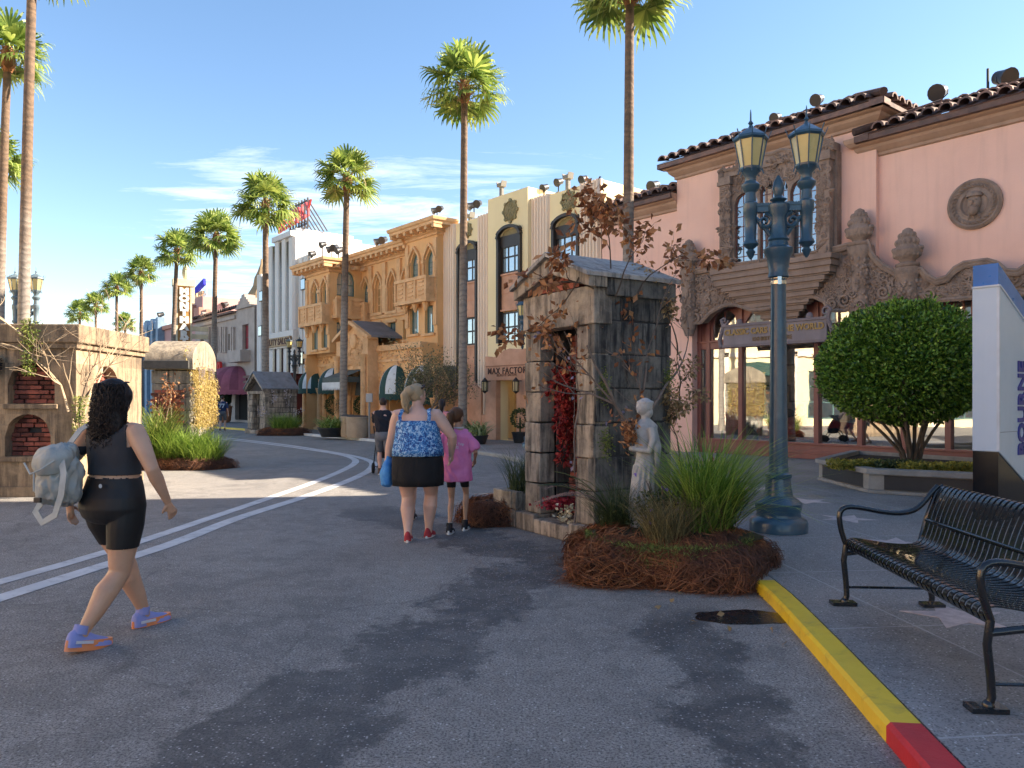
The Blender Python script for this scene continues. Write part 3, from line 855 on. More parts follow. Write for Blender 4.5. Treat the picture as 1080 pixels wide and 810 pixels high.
# shop front
zk = .34
sf0, sf1 = ST0, ST1
muls = [fu(747,-.12), fu(781,-.12), fu(861,-.12), fu(907,-.12), fu(953,-.12), fu(1000,-.12), fu(1031,-.12), fu(1068,-.12)]
SY = .12
m = MB()
m.box(sf0, sf1, SY, SY+.16, 0, zsill)
m.box(sf0, sf1, SY-.03, SY+.16, zsill, zsill+.05); m.box(sf0, sf1, SY-.01, SY+.02, .12, .2)
m.box(sf0, sf1, SY, SY+.14, ztr, ztr+.20); m.box(sf0, sf1, SY-.04, SY+.1, ztr+.17, ztr+.22)
for x in [sf0+.05]+muls+[sf1-.05]: m.box(x-.06, x+.06, SY-.02, SY+.15, zsill, ZT)
sfr = obj('shopfront_frame', m, M_maroon, pb, bevel=.008)
xs = [sf0+.05]+muls+[sf1-.05]
for i in range(len(xs)-1):
    a, b = xs[i]+.06, xs[i+1]-.06
    obj('shop_window', MB().box(a, b, SY+.07, SY+.08, zsill+.05, ztr), M_glassS, pb)
    m = MB(); wd = b-a
    hs = [H(a+.07, b-.07, ztr+.24, ZT-.06, 'round', .35, .06)]
    wall(m, a, b, ztr+.20, ZT, hs, y=SY+.03)
    w = obj('transom_window', m, M_maroon, pb)
    obj('transom_pane', MB().prism(outline(hs[0]), SY+.075, SY+.085), M_glassS, w)
    obj('transom_bar', MB().box((a+b)/2-.02, (a+b)/2+.02, SY+.04, SY+.07, ztr+.24, ZT-.10), M_maroon, w)
# room behind the glass
m = MB(); RB = 3.6
m.add([(sf0-1,SY+.2,.02),(sf1,SY+.2,.02),(sf1,RB,.02),(sf0-1,RB,.02)], [(0,1,2,3)])
obj('shop_floor', m, M_innerf, pb)
m = MB()
m.add([(sf0-1,RB,0),(sf1,RB,0),(sf1,RB,ZT),(sf0-1,RB,ZT)], [(0,1,2,3)])
m.add([(sf0-1,SY+.2,0),(sf0-1,RB,0),(sf0-1,RB,ZT),(sf0-1,SY+.2,ZT)], [(0,1,2,3)])
m.add([(sf1,SY+.2,0),(sf1,RB,0),(sf1,RB,ZT),(sf1,SY+.2,ZT)], [(0,1,2,3)])
m.add([(sf0-1,SY,ZT+.01),(sf1,SY,ZT+.01),(sf1,RB,ZT+.01),(sf0-1,RB,ZT+.01)], [(0,1,2,3)])
obj('shop_interior', m, M_inner, pb)
# sign over the shop front
sx0, sx1 = fu(764,.62), fu(873,.62); sz = fz(818, 351,.62)
sg = thing('shop_sign', 'long grey scroll-ended wooden sign with gold lettering over the shop front of the pink building', 'sign', fpt((sx0+sx1)/2, .62, SW), ROT)
hw = (sx1-sx0)/2; hh = .23
m = MB().box(-hw, hw, -.05, .05, sz-hh, sz+hh)
obj('board', m, mat('weathered_mauve_sign_board', (.26,.22,.235), (.20,.17,.18), .7, 2, streak=.3, bump=.2), sg, bevel=.015)
m = MB()
for z in (sz-hh-.02, sz+hh+.02): m.box(-hw-.02, hw+.02, -.08, .07, z-.03, z+.03)
for s in (-1, 1): 
    m.tube([(s*(hw+.07)+.05*s*sin(t), -.02, sz-hh-.04+(2*hh+.24)*t/6.28) for t in [k*6.28/14 for k in range(15)]], .05, 8)
    spiral(m, s*(hw-.02), sz+hh+.16, .12, -.03, 1.3, 0, s, .035, 16)
    m.sphere((s*hw*.68, 0, sz+hh+.08), (.09,.06,.1), 10, 8)
for x in (-hw*.6, hw*.6): m.box(x-.03, x+.03, .05, .50, sz-.05, sz+.05)
obj('sign_moulding', m, mat('grey_mauve_trim', (.21,.17,.18), None, .7, 2, bump=.2), sg, 40)
t = text('CLASSIC CARS OF THE WORLD', .20, .012, .006, .92); t.xform(Matrix.Translation((0, -.06, sz+.075))); obj('lettering', t, M_gold, sg)
t = text('EXHIBITS & MORE', .13, .01, .002, 1.); t.xform(Matrix.Translation((0, -.06, sz-.12))); obj('lettering', t, mat('dull_bronze_lettering', (.22,.14,.07)), sg)

# things displayed in the shop
M_race = mat('red_car_paint', (.40,.03,.02), (.30,.025,.018), .3, 2, coat=.6)
M_tyre = mat('black_rubber', (.02,.02,.02), None, .8, 6, bump=.2)
M_brass = mat('brass_spokes', (.45,.33,.12), None, .4, 6, metal=.8)
M_chrome = mat('chrome', (.6,.6,.6), None, .2, 6, metal=1.)
car = thing('vintage_racing_car', 'red vintage open racing car parked inside the shop behind the widest pane', 'car', fpt(U(815)+.15, -.98, SW+.02), ROT)
m = MB(); secs = []
for t, w, h, z in [(-1.75,.05,.05,.55),(-1.5,.22,.2,.58),(-.9,.34,.30,.62),(-.3,.36,.33,.66),(.3,.34,.30,.64),(.9,.30,.26,.62),(1.45,.25,.24,.60),(1.62,.18,.18,.58)]:
    secs.append([(t, w*cos(2*pi*k/16), z+h*sin(2*pi*k/16)) for k in range(16)])
m.rings(secs); obj('body', m, M_race, car, 40)
m = MB().box(-1.1,1.5,-.42,-.38,.40,.46).box(-1.1,1.5,.38,.42,.40,.46); obj('chassis', m, M_race, car)
m = MB().sphere((-.35,0,.95),(.25,.22,.2),12,8); obj('seat_back', m, M_tyre, car, 60)
m = MB().tube([(.0,.0,.95),(.25,0,1.05),(.3,0,1.2)],.02,6); m.box(.25,.28,-.25,.25,1.0,1.25); obj('windscreen', m, M_chrome, car)
for x in (-1.15, 1.2):
    for y in (-.62, .62):
        m = MB(); m.lathe([(.24,-.06),(.34,-.05),(.36,0),(.34,.05),(.24,.06)], 24)
        M4 = Matrix.Translation((x, y, .36)) @ Matrix.Rotation(R(90), 4, 'X'); m.xform(M4)
        w = obj('wheel', m, M_tyre, car, 40)
        m = MB()
        for k in range(10): m.bar((0,0,0),(.25*cos(k*pi/5),.25*sin(k*pi/5),0),.02,.02)
        m.lathe([(.05,-.06),(.07,0),(.05,.06)], 10); m.xform(M4); obj('spokes', m, M_brass, w)
gpump = thing('red_cabinet', 'red cabinet with a white number 30 roundel inside the shop window', 'cabinet', fpt(U(771), -.75, SW+.02), ROT)
m = MB().box(-.55,.55,-.3,.3,.15,1.25); m.box(-.35,.35,-.25,.25,1.25,1.7); obj('body', m, mat('orange_red_enamel', (.50,.07,.03), None, .35, 3, coat=.5), gpump, bevel=.05)
m = MB(); m.lathe([(0,0),(.24,0),(.24,.015),(0,.015)], 24); m.xform(Matrix.Translation((.25,-.3,.72)) @ Matrix.Rotation(R(90),4,'X')); r_ = obj('roundel', m, mat('white_enamel', (.8,.8,.78)), gpump)
t = text('30', .3, .01, .012); t.xform(Matrix.Translation((.25,-.325,.72))); obj('lettering', t, mat('blue_black_print', (.03,.04,.12)), r_)
for x in (-.45,.45): obj('leg', MB().box(x-.05,x+.05,-.2,.2,0,.15), M_tyre, gpump)
M_cream_pr = mat('cream_print', (.62,.56,.42), (.5,.44,.3), .6, 5); M_sepia = mat('sepia_print', (.25,.20,.15), (.5,.45,.36), .6, 4)
for (px, z, w, h, lab) in [(770, 2.05, 1.3, .5, 'dark striped print hung on the back wall of the shop'), (822, 1.75, 1.7, .75, 'wide sepia picture hung behind the red racing car'), (890, 1.9, .9, .9, 'square framed print with a ring hung at the right of the shop')]:
    a = thing('framed_picture', lab, 'picture', fpt(U(px), -(RB-.1)*.55, SW), ROT, 'pictures in the shop')
    obj('frame', MB().box(-w/2-.05,w/2+.05,-.0,.03,z-h/2-.05,z+h/2+.05), M_tyre, a)
    obj('print', MB().box(-w/2,w/2,-.012,0,z-h/2,z+h/2), M_sepia, a)
m = MB().box(U(790),U(850),(RB-.1)*.55+.04,(RB-.1)*.55+.14,0,2.6); obj('shop_partition', m, mat('pale_blue_board', (.42,.5,.55)), pb)
for (px, lab, c_) in [(752,'blue grey display case at the left end of the shop window',(.10,.15,.2)), (880,'low display stand of pale boxes behind the round tree',(.5,.45,.38))]:
    a = thing('display_case', lab, 'display case', fpt(U(px), -1.2, SW+.02), ROT)
    obj('case', MB().box(-.4,.4,-.3,.3,.1,.9), mat('case_'+str(px), c_), a, bevel=.02)
    obj('plinth', MB().box(-.35,.35,-.25,.25,0,.1), M_tyre, a)
    obj('shelf_goods', MB().box(-.3,-.1,-.15,.1,.9,1.2).box(0,.25,-.1,.1,.9,1.1), M_cream_pr, a)
# ================================================================== cream art-deco building
M_cream = mat('cream_stucco', (.90,.74,.44), (.84,.68,.39), .85, .5, streak=.06, bump=.2, bs=30, dirt_c=(.35,.28,.18))
M_flute = mat('pinkish_cream_fluting', (.88,.70,.54), (.82,.64,.49), .85, .6, streak=.08, bump=.1, bs=30, dirt_c=(.35,.26,.2))
M_terra = mat('mottled_terracotta_slab', (.66,.35,.22), (.52,.26,.15), .6, 1.6, dirt=.3, dirt_c=(.26,.12,.07), bump=.1, bs=20)
M_medal = mat('olive_roof_medallion', (.30,.25,.12), (.22,.18,.09), .7, 5, bump=.5, bs=22)
M_curt = mat('pale_curtain', (.50,.56,.62), (.36,.42,.48), .8, 3)
cx0 = U(469.3); cx1 = U(633.5)
cb = thing('cream_building', 'cream art deco building with pinkish fluted pilasters, dark strip windows and terracotta doorway', 'building', fpt(cx0), ROT)
def CU(px): return U(px)-cx0
zlow = UZ(505, 229); zmid = UZ(562, 198); zhi = UZ(633, 189)
mb = MB()
a0, a1, a2, a3, a4, a5, a6 = CU(469.3), CU(481), CU(505.4), CU(519.8), CU(562), CU(580), CU(613)
a7 = CU(633.5)
def wrect(pxa, pxb, pya, pyb, kind='rect', rise=None, d=.25):
    pm = (pxa+pxb)/2
    return H(CU(pxa), CU(pxb), UZ(pm, pyb), UZ(pm, pya), kind, rise, d)
w1 = H(CU(485), CU(503), UZ(494,405), UZ(494,257), 'seg', .22, .22)
w2 = H(CU(532.5), CU(554), UZ(543,361.5), UZ(543,241.5), 'seg', .26, .22)
w3 = H(CU(585.5), CU(610), UZ(598,349), UZ(598,229), 'seg', .28, .22)
door = H(fu(523,.42)-cx0, fu(544.5,.42)-cx0, 0, fz(535,401,.42), 'rect', 0, .35)
wall(mb, a1, a2, 0, zlow, [w1]); wall(mb, a3, a4, 0, zmid, [w2, door], y=-.22); wall(mb, a5, a6, 0, zhi, [w3])
for (q, z, y) in ((a1, zlow, 0), (a2, zlow, 0), (a3, zmid, -.22), (a4, zmid, -.22), (a5, zhi, 0), (a6, zhi, 0)):
    mb.add([(q,y,0),(q,.3,0),(q,.3,z),(q,y,z)], [(0,1,2,3)])
mb.add([(a3,-.22,zmid),(a4,-.22,zmid),(a4,9,zmid),(a3,9,zmid)], [(0,1,2,3)])
mb.add([(a4,.28,zhi-.5),(a4,9,zhi-.5),(a4,9,zmid),(a4,.28,zmid)], [(0,1,2,3)])
mb.add([(a3,.28,0),(a3,9,0),(a3,9,zmid),(a3,.28,zmid)], [(0,1,2,3)])
shell(mb, a0, a2+.3, zlow, 9., y=.12); shell(mb, a4-.3, a7, zhi, 9., y=.12)
obj('wall', mb, M_cream, cb)
def flutes(x0, x1, z0, z1, n, y=-.04):
    m = MB(); w = (x1-x0)/n
    for k in range(n):
        a = x0+w*k
        p = [(a, .0), (a, y-.03), (a+w*.12, y-.05), (a+w*.50, y-.05), (a+w*.62, y-.02), (a+w*.80, y+.05), (a+w, y+.05), (a+w, .1), (a, .1)]
        m.slab(p, z0, z1)
    return m
for (x0, x1, z, zb, n) in ((a0, a1, zlow+.02, 0, 5), (a2, a3, zlow+.02, UZ(512,437), 5), (a4, a5, UZ(571,207), 0, 6), (a6, a7, zhi+.02, 0, 6)):
    obj('fluted_pilaster', flutes(x0, x1, zb, z, n), M_flute, cb)
# tall window strips with coloured spandrels
def striwin(h, parts, yb=0.):
    x0, x1 = h['x0'], h['x1']; m = MB()
    m.box(x0-.10, x0+.02, yb-.10, yb+.12, h['z0'], h['z1']-.18); m.box(x1-.02, x1+.10, yb-.10, yb+.12, h['z0'], h['z1']-.18)
    p = arch(x0-.08, x1+.08, h['z1']-.30, .36, 'seg')
    for i in range(len(p)-1):
        m.bar((p[i][0], yb-.05, p[i][1]), (p[i+1][0], yb-.05, p[i+1][1]), .16, .10)
    m.box(x0, x1, yb+.02, yb+.10, h['z1']-.62, h['z1']-.22)
    for x in (x0-.04, x1+.04): m.lathe([(.05,0),(.09,.05),(.03,.16)], 8, (x, yb-.06, h['z1']-.18))
    sf = obj('strip_frame', m, M_darkframe, cb)
    obj('arch_head', MB().prism(outline(dict(h, z0=h['z1']-.30, rise=.24)), yb+.08, yb+.12), M_medal, sf)
    for (za, zb, glass) in parts:
        if glass:
            hh_ = H(x0+.04, x1-.04, za, zb, 'rect')
            window(cb, hh_, M_darkframe, M_glassC, 2, 1, .06, y=yb+.06, mw=.06)
        else:
            m = MB().box(x0+.03, x1-.03, yb+.05, yb+.12, za, zb); m.box(x0, x1, yb-.0, yb+.1, za-.06, za); m.box(x0, x1, yb-.0, yb+.1, zb, zb+.06)
            m.box(x0+.05, x1-.05, yb+.03, yb+.06, (za+zb)/2-.03, (za+zb)/2+.03)
            obj('spandrel_panel', m, M_terra, cb)
striwin(w2, [(UZ(543,288), UZ(543,254), 1), (UZ(543,326), UZ(543,290), 0), (UZ(543,361), UZ(543,329), 1)], -.22)
striwin(w3, [(UZ(598,274), UZ(598,242), 1), (UZ(598,314), UZ(598,276), 0), (UZ(598,349), UZ(598,316), 1)])
striwin(w1, [(UZ(494,297), UZ(494,268), 1), (UZ(494,333), UZ(494,299), 0), (UZ(494,364), UZ(494,335), 1), (UZ(494,402), UZ(494,366), 0)])
for (px, py, yb, r) in [(493.5, 243, 0, .30), (544, 223.5, -.22, .42), (600, 212, 0, .36)]:
    m = MB(); m.lathe([(0,0),(r*.85,0),(r*.85,.05),(r*.75,.09),(r*.7,.05),(0,.05)], 20)
    for k in range(8): m.lathe([(0,0),(r*.16,0),(r*.16,.06),(0,.06)], 8, (r*.86*cos(k*pi/4), r*.86*sin(k*pi/4), 0))
    for k in range(12): m.bar((r*.15*cos(k*pi/6), r*.15*sin(k*pi/6), .06), (r*.65*cos(k*pi/6), r*.65*sin(k*pi/6), .06), .04, .03)
    m.xform(Matrix.Translation((CU(px), yb, UZ(px, py))) @ Matrix.Rotation(R(90), 4, 'X')); obj('round_medallion', m, M_medal, cb)
# terracotta portal with stepped top
m = MB(); x0, x1 = fu(511.5,.42)-cx0, fu(566,.42)-cx0; zt = fz(535, 386,.42)
prof = [(x0, 0), (door['x0'], 0), (door['x0'], door['z1']), (door['x1'], door['z1']), (door['x1'], 0), (x1, 0), (x1, zt)]
def tp(px, py): return (fu(px,.42)-cx0, fz(px, py,.42))
tps = [tp(562,372), tp(556,371), tp(553,367.5), tp(548,368), tp(543,368), tp(537,367.5), tp(531,369.5), tp(526,374), tp(521,376.5), tp(517,377), tp(514,376)]
m.prism([(x0, 0), (door['x0'], 0), (door['x0'], door['z1']), (x0, door['z1'])], -.42, -.20)
m.prism([(door['x1'], 0), (x1, 0), (x1, door['z1']), (door['x1'], door['z1'])], -.42, -.20)
m.prism([(x0, door['z1']), (x1, door['z1']), (x1, UZ(563,374))]+tps+[(x0, UZ(512,377))], -.42, -.20)
po = obj('terracotta_portal', m, M_terra, cb, bevel=.015)
m = MB().box(x0+.05, x1-.05, -.44, -.42, zt, zt+.03); obj('string_moulding', m, mat('dark_terracotta', (.35,.16,.09)), po)
m = MB(); m.box(a2-.9, x0, -.14, .02, 0, UZ(505,437)); m.box(CU(481), CU(511), -.16, .02, 0, UZ(495,410)); m.prism([tp(482,410), tp(498,410), tp(493,400), tp(487,400)], -.16, .02)
obj('terracotta_base', m, M_terra, cb, bevel=.01)
t = text('MAX FACTOR', .30, .008, .004, 1.0, 1.15); t.xform(Matrix.Translation((fu(534,.43)-cx0, -.43, fz(534.5, 391.2,.43)))); obj('lettering', t, mat('dark_bronze_lettering', (.07,.035,.025)), po)
t = text('BEAUTY SALON', .13, .006, .0, 1.0, 1.2); t.xform(Matrix.Translation((fu(534,.43)-cx0, -.43, fz(534.5, 395.6,.43)))); obj('lettering', t, mat('rust_lettering', (.25,.11,.06)), po)
M_oak = mat('golden_oak', (.50,.26,.07), (.40,.19,.05), .4, 4, streak=.3, bump=.1)
hd = H(CU(530), door['x1'], 0, door['z1'])
dr = window(cb, H(door['x0']+.35, door['x1'], 0, door['z1']), M_oak, mat('lit_white_curtain', (.75,.73,.68), (.6,.6,.55), .7), 0, 0, .12, y=.12, name='door', gname='door_glass')
obj('transom_rail', MB().box(door['x0']+.35, door['x1'], .10, .16, 2.15, 2.27), M_oak, dr)
for px in (512.8, 545.5):
    m = MB(); x = fu(px,.6)-cx0; z = fz(px, 407,.6); q = .62; g_ = -.66
    m.lathe([(.02*q,-.42*q),(.14*q,-.32*q),(.17*q,-.3*q),(.17*q,-.27*q)], 8, (x,g_,z)); m.lathe([(.19*q,.22*q),(.19*q,.26*q),(.10*q,.36*q),(.02*q,.46*q)], 8, (x,g_,z))
    for k in range(6): m.bar((x+.16*q*cos(k*pi/3), g_+.16*q*sin(k*pi/3), z-.28*q), (x+.18*q*cos(k*pi/3), g_+.18*q*sin(k*pi/3), z+.23*q), .02, .02)
    m.bar((x,g_,z+.27*q),(x,-.42,z+.27*q),.03,.03)
    l = obj('wall_lantern', m, M_darkframe, cb); obj('lantern_glass', MB().lathe([(.14*q,-.28*q),(.16*q,.22*q)], 6, (x,g_,z)), mat('amber_pane', (.75,.58,.30)), l)
m = MB()
for k in range(3): m.sphere((CU(549.5), -.60, .85+.42*k), (.20,.20,.20), 10, 8)
m.lathe([(.02,.3),(.02,1.6)], 6, (CU(549.5), -.60, 0)); m.lathe([(.16,0),(.2,.32)], 10, (CU(549.5), -.60, 0))

# ================================================================== tan building
M_tan = mat('tan_terracotta_facade', (.84,.49,.22), (.74,.41,.17), .85, .9, streak=.12, bump=.3, bs=12, bd=.02, dirt_c=(.28,.14,.05))
M_tan2 = mat('tan_carved_trim', (.82,.50,.25), (.66,.37,.17), .8, 2.5, bump=.5, bs=24, bd=.02, dirt=.25, dirt_c=(.25,.12,.05))
M_teal = mat('teal_window_frame', (.08,.16,.15), None, .5, 4, bump=.05)
M_glassT = glassmat('teal_curtained_glass', (.22,.33,.34), .30, .05, 0, wav=.1)
tx0 = U(322); tx1 = U(469.3)
tb = thing('tan_building', 'tan Mediterranean building with two corner towers, arched windows and gabled portal', 'building', fpt(tx0), ROT)
def TU(px): return U(px)-tx0
def TH(pxa, pxb, pya, pyb, kind='rect', rise=None, d=.2):
    pm = (pxa+pxb)/2
    return H(TU(pxa), TU(pxb), UZ(pm, pyb), UZ(pm, pya), kind, rise, d)
bay = 1.6                              # the left tower stands this far forward
b0, b1, b2, b3 = 0., TU(352), TU(436), TU(469.3)
zA = UZ(352, 270)-.55; zB = UZ(420, 262); zC2 = UZ(452, 243)
zg = UZ(352, 376)                     # top of the ground storey
arches = [TH(395,402.5,291,330,'pointed',.55), TH(410.5,418,288,328,'pointed',.55), TH(425.5,433.5,284,326,'pointed',.55), TH(382,389.5,296,320,'pointed',.5)]
low2 = [TH(395,401.5,341,362), TH(409,417,340,360), TH(425,432.5,337,358), TH(383,388,344,364)]
rt = [TH(441,450,266,295,'pointed',.5), TH(457,466.5,263,292,'pointed',.5), TH(440,449,326,353), TH(456,465.5,323,352)]
mb = MB()
wall(mb, b1, b2, zg, zB, arches+low2); wall(mb, b2, b3, zg, zC2, rt, y=-.35)
# left tower (front stands forward; measured on its own plane)
def bayU(px, out):                    # facade coordinate seen through the photo for a plane standing forward
    k = (px-540)/F; x0_ = AX-.777*out; y0_ = AY-.63*out
    return (-(x0_-y0_*k)/(.631+.7756*k)) - tx0
def bayZ(px, py, out):
    u = bayU(px, out)+tx0; return 1.5+(HZ-py)/F*(AY-.63*out-.7756*u)-SW
c0, c1 = bayU(323, bay), bayU(347.5, bay)
def BH(pxa, pxb, pya, pyb, kind='rect', rise=None):
    pm = (pxa+pxb)/2
    return H(bayU(pxa,bay), bayU(pxb,bay), bayZ(pm,pyb,bay), bayZ(pm,pya,bay), kind, rise, .2)
lt = [BH(330,336,299,323,'pointed',.45), BH(340,346,296,320,'pointed',.45), BH(329,335,345,369), BH(339,345,343,367)]
zT = bayZ(348, 277, bay)
wall(mb, c0, c1, zg, zT, lt, y=-bay)
# its right-hand side wall, with a big arched window and balcony
ret = MB(); rw = [H(.35, bay-.35, UZ(364,320)+.1, UZ(364,292), 'round', .45), H(.35, bay-.35, UZ(360,368), UZ(360,345))]
wall(ret, 0, bay, zg, zT, rw)
RM = Matrix.Translation((c1, -bay, 0)) @ Matrix.Rotation(R(90), 4, 'Z')
mb.merge(ret, RM)
mb.add([(c0,-bay,0),(c0,0,0),(c0,0,zT),(c0,-bay,zT)], [(0,1,2,3)])
mb.add([(c0,-bay,zT),(c1,-bay,zT),(c1,0,zT),(c0,0,zT)], [(0,1,2,3)])
mb.add([(b2,-.35,zg),(b2,0,zg),(b2,0,zC2),(b2,-.35,zC2)], [(0,1,2,3)]); mb.add([(b3,-.35,zg),(b3,0.1,zg),(b3,0.1,zC2),(b3,-.35,zC2)], [(0,1,2,3)])
shell(mb, c0, b2, zB, 9., y=.02); shell(mb, b2, b3-.02, zC2, 9., y=.02); shell(mb, c0, c1, zT, 9., y=.02)
obj('wall', mb, M_tan, tb)
TC = [(.0,-.5),(.06,-.48),(.06,-.40),(.16,-.34),(.16,-.26),(.5,-.20),(.5,-.10),(.56,-.06),(.58,.02),(.58,.06),(0,.10)]
mb = MB(); cornice(mb, b1-.2, b2, zB+.1, TC, 0, False, False); cornice(mb, b2, b3, zC2+.1, TC, -.35, True, True)
cornice(mb, c0, c1, zT+.1, TC, -bay, True, True)
for (x0, x1, z, y) in ((b1, b2, zB, 0), (b2-.4, b3+.4, zC2, -.35), (c0-.4, c1+.4, zT, -bay)):
    n = int((x1-x0)/.45)
    for k in range(n+1): x = x0+(x1-x0)*k/n; mb.box(x-.08, x+.08, y-.48, y-.1, z-.24, z-.10)
for k in range(4): mb.box(c1+.1, c1+.48, -bay+.1+.45*k, -bay+.26+.45*k, zT-.24, zT-.10)
obj('cornice', mb, M_tan2, tb)
# bands, pilasters, window hoods
mb = MB()
for z in (UZ(420, 333), UZ(420, 283)+.9): mb.box(b1, b2, -.07, .0, z, z+.14)
for px in (392, 406.5, 422, 435.5): x = TU(px); mb.box(x-.14, x+.14, -.10, 0, UZ(px,334)+.15, zB-.45)
for h in arches+[rt[0], rt[1]]+lt[:2]:
    y = -.35 if h in rt else (-bay if h in lt else 0)
    p = arch(h['x0']-.12, h['x1']+.12, h['z1']-h['rise'], h['rise']+.16, 'pointed')
    for i in range(len(p)-1): mb.bar((p[i][0], y-.04, p[i][1]), (p[i+1][0], y-.04, p[i+1][1]), .12, .09)
    for x in (h['x0']-.10, h['x1']+.10): mb.tube([(x, y-.05, h['z0']), (x, y-.05, h['z1']-h['rise'])], .065, 6); mb.box(x-.09, x+.09, y-.12, y, h['z1']-h['rise']-.05, h['z1']-h['rise']+.08)
    mb.box(h['x0']-.2, h['x1']+.2, y-.12, y, h['z0']-.12, h['z0'])
for h in low2+rt[2:]+lt[2:]:
    y = -.35 if h in rt else (-bay if h in lt else 0)
    mb.box(h['x0']-.12, h['x1']+.12, y-.10, y, h['z0']-.10, h['z0']); mb.box(h['x0']-.10, h['x1']+.10, y-.07, y, h['z1'], h['z1']+.10)
for x in (c0+.12, c1-.12): mb.box(x-.12, x+.12, -bay-.06, -bay, zg+.8, zT-.5)
for x in (b2+.12, b3-.12): mb.box(x-.12, x+.12, -.41, -.35, zg+.8, zC2-.5)
obj('carved_trim', mb, M_tan2, tb)
# balconies of pierced panels
def balcony(x0, x1, z0, z1, y, out, M4=None, name='balcony'):
    m = MB(); m.box(x0-.06, x1+.06, y-out-.05, y, z0-.14, z0); m.box(x0-.05, x1+.05, y-out-.06, y-out+.1, z1-.1, z1+.02)
    m.box(x0, x1, y-out, y-out+.06, z0, z1-.1)
    n = max(2, int((x1-x0)/.7))
    for k in range(n+1):
        x = x0+(x1-x0)*k/n; m.box(x-.06, x+.06, y-out-.05, y-out+.08, z0, z1)
    for k in range(n):
        xa = x0+(x1-x0)*(k+.25)/n; xb = x0+(x1-x0)*(k+.75)/n
        for j in range(4): m.box(xa, xb, y-out-.03, y-out, z0+.12+j*.16, z0+.18+j*.16)
        m.lathe([(.05,-.35),(.1,-.2),(.16,0)], 8, (x0+(x1-x0)*(k+.5)/n, y-out*.5, z0-.12))
    m.box(x0, x0+.08, y-out, y, z0, z1-.05); m.box(x1-.08, x1, y-out, y, z0, z1-.05)
    if M4: m.xform(M4)
    obj(name, m, M_tan2, tb)
balcony(b2-.05, b3-.1, UZ(452,318), UZ(452,296), -.35, .45)
balcony(c0+.05, c1, bayZ(335,343,bay)+.1, bayZ(335,325,bay)+.1, -bay, .35)
balcony(.15, bay-.2, UZ(364,338), UZ(364,321), 0, .45, RM)
balcony(TU(380), TU(391), UZ(385,338), UZ(385,321), 0, .3)
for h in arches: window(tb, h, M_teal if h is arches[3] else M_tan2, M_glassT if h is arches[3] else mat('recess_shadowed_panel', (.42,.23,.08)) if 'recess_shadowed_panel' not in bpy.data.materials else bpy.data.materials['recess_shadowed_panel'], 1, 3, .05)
for h in low2: window(tb, h, M_teal, M_glassT, 1, 0, .07)
for h in rt[:2]: window(tb, h, M_teal, M_glassT, 1, 4, .05, y=-.35+.12)
for h in rt[2:]: window(tb, h, M_teal, M_glassT, 1, 0, .08, y=-.35+.12)
for h in lt[:2]: window(tb, h, M_teal, M_glassT, 1, 3, .05, y=-bay+.12)
for h in lt[2:]: window(tb, h, M_teal, M_glassT, 1, 0, .07, y=-bay+.12)
for h, n in zip(rw, (1, 1)):
    f = window(tb, h, M_teal, M_glassT, 2, n, .06, y=.12)
    f.matrix_local = RM
# ground storey, standing forward
gy = -1.0
def gU(px): return bayU(px, 1.0)
def gZ(px, py): return bayZ(px, py, 1.0)
e0, e1 = c0-.1, b3-.05; e0 = gU(321.5)
zbal = gZ(350, 371)
gh = [H(gU(325), gU(337.5), 0, gZ(325,391), 'pointed', .85, .9), H(gU(346), gU(360), 0, gZ(348,389), 'pointed', .9, .9), H(gU(372), gU(389), 0, gZ(380,385), 'pointed', 1.3, .9), H(gU(411), gU(428), 0, gZ(416,386), 'pointed', 1.1, .9), H(gU(436), gU(458), 0, gZ(447,386), 'pointed', 1.2, .9)]
mb = MB(); wall(mb, e0, e1, 0, zbal, gh, y=gy)
mb.add([(e0,gy,0),(e0,0,0),(e0,0,zbal),(e0,gy,zbal)], [(0,1,2,3)]); mb.add([(e1,gy,0),(e1,0,0),(e1,0,zbal),(e1,gy,zbal)], [(0,1,2,3)])
mb.add([(e0,gy,zg),(e1,gy,zg),(e1,0.05,zg),(e0,0.05,zg)], [(0,1,2,3)])
obj('arcade_wall', mb, M_tan, tb)
mb = MB()
mb.box(e0-.05, e1, gy-.10, gy, zg-.10, zg+.03); mb.box(e0-.05, e1, gy-.08, gy+.2, zbal-.08, zbal+.03); mb.box(e0, e1, gy-.05, gy, zg-.55, zg-.45)
n = int((e1-e0)/.9)
for k in range(n+1): x = e0+.1+(e1-e0-.2)*k/n; mb.box(x-.08, x+.08, gy-.07, gy+.1, zg, zbal)
for h in gh:
    p = arch(h['x0']-.10, h['x1']+.10, h['z1']-h['rise'], h['rise']+.14, 'pointed')
    for i in range(len(p)-1): mb.bar((p[i][0], gy-.04, p[i][1]), (p[i+1][0], gy-.04, p[i+1][1]), .12, .12)
    zs_ = h['z1']-h['rise']
    for x in (h['x0']-.16, h['x1']+.16):
        mb.lathe([(.17,0),(.17,.2),(.12,.25),(.115,zs_-.25),(.15,zs_-.18),(.18,zs_-.05),(.2,zs_)], 10, (x, gy-.10, 0))
        mb.box(x-.22, x+.22, gy-.3, gy, 0, .12)
rg = random.Random(8)
carve(mb, lambda x, z: not any(h['x0']-.2 < x < h['x1']+.2 and z < h['z1']+.2 for h in gh), e0+.1, e1-.1, 1.2, zbal, gy-.01, 900, rg, 1.3)
obj('arcade_carving', mb, M_tan2, tb)
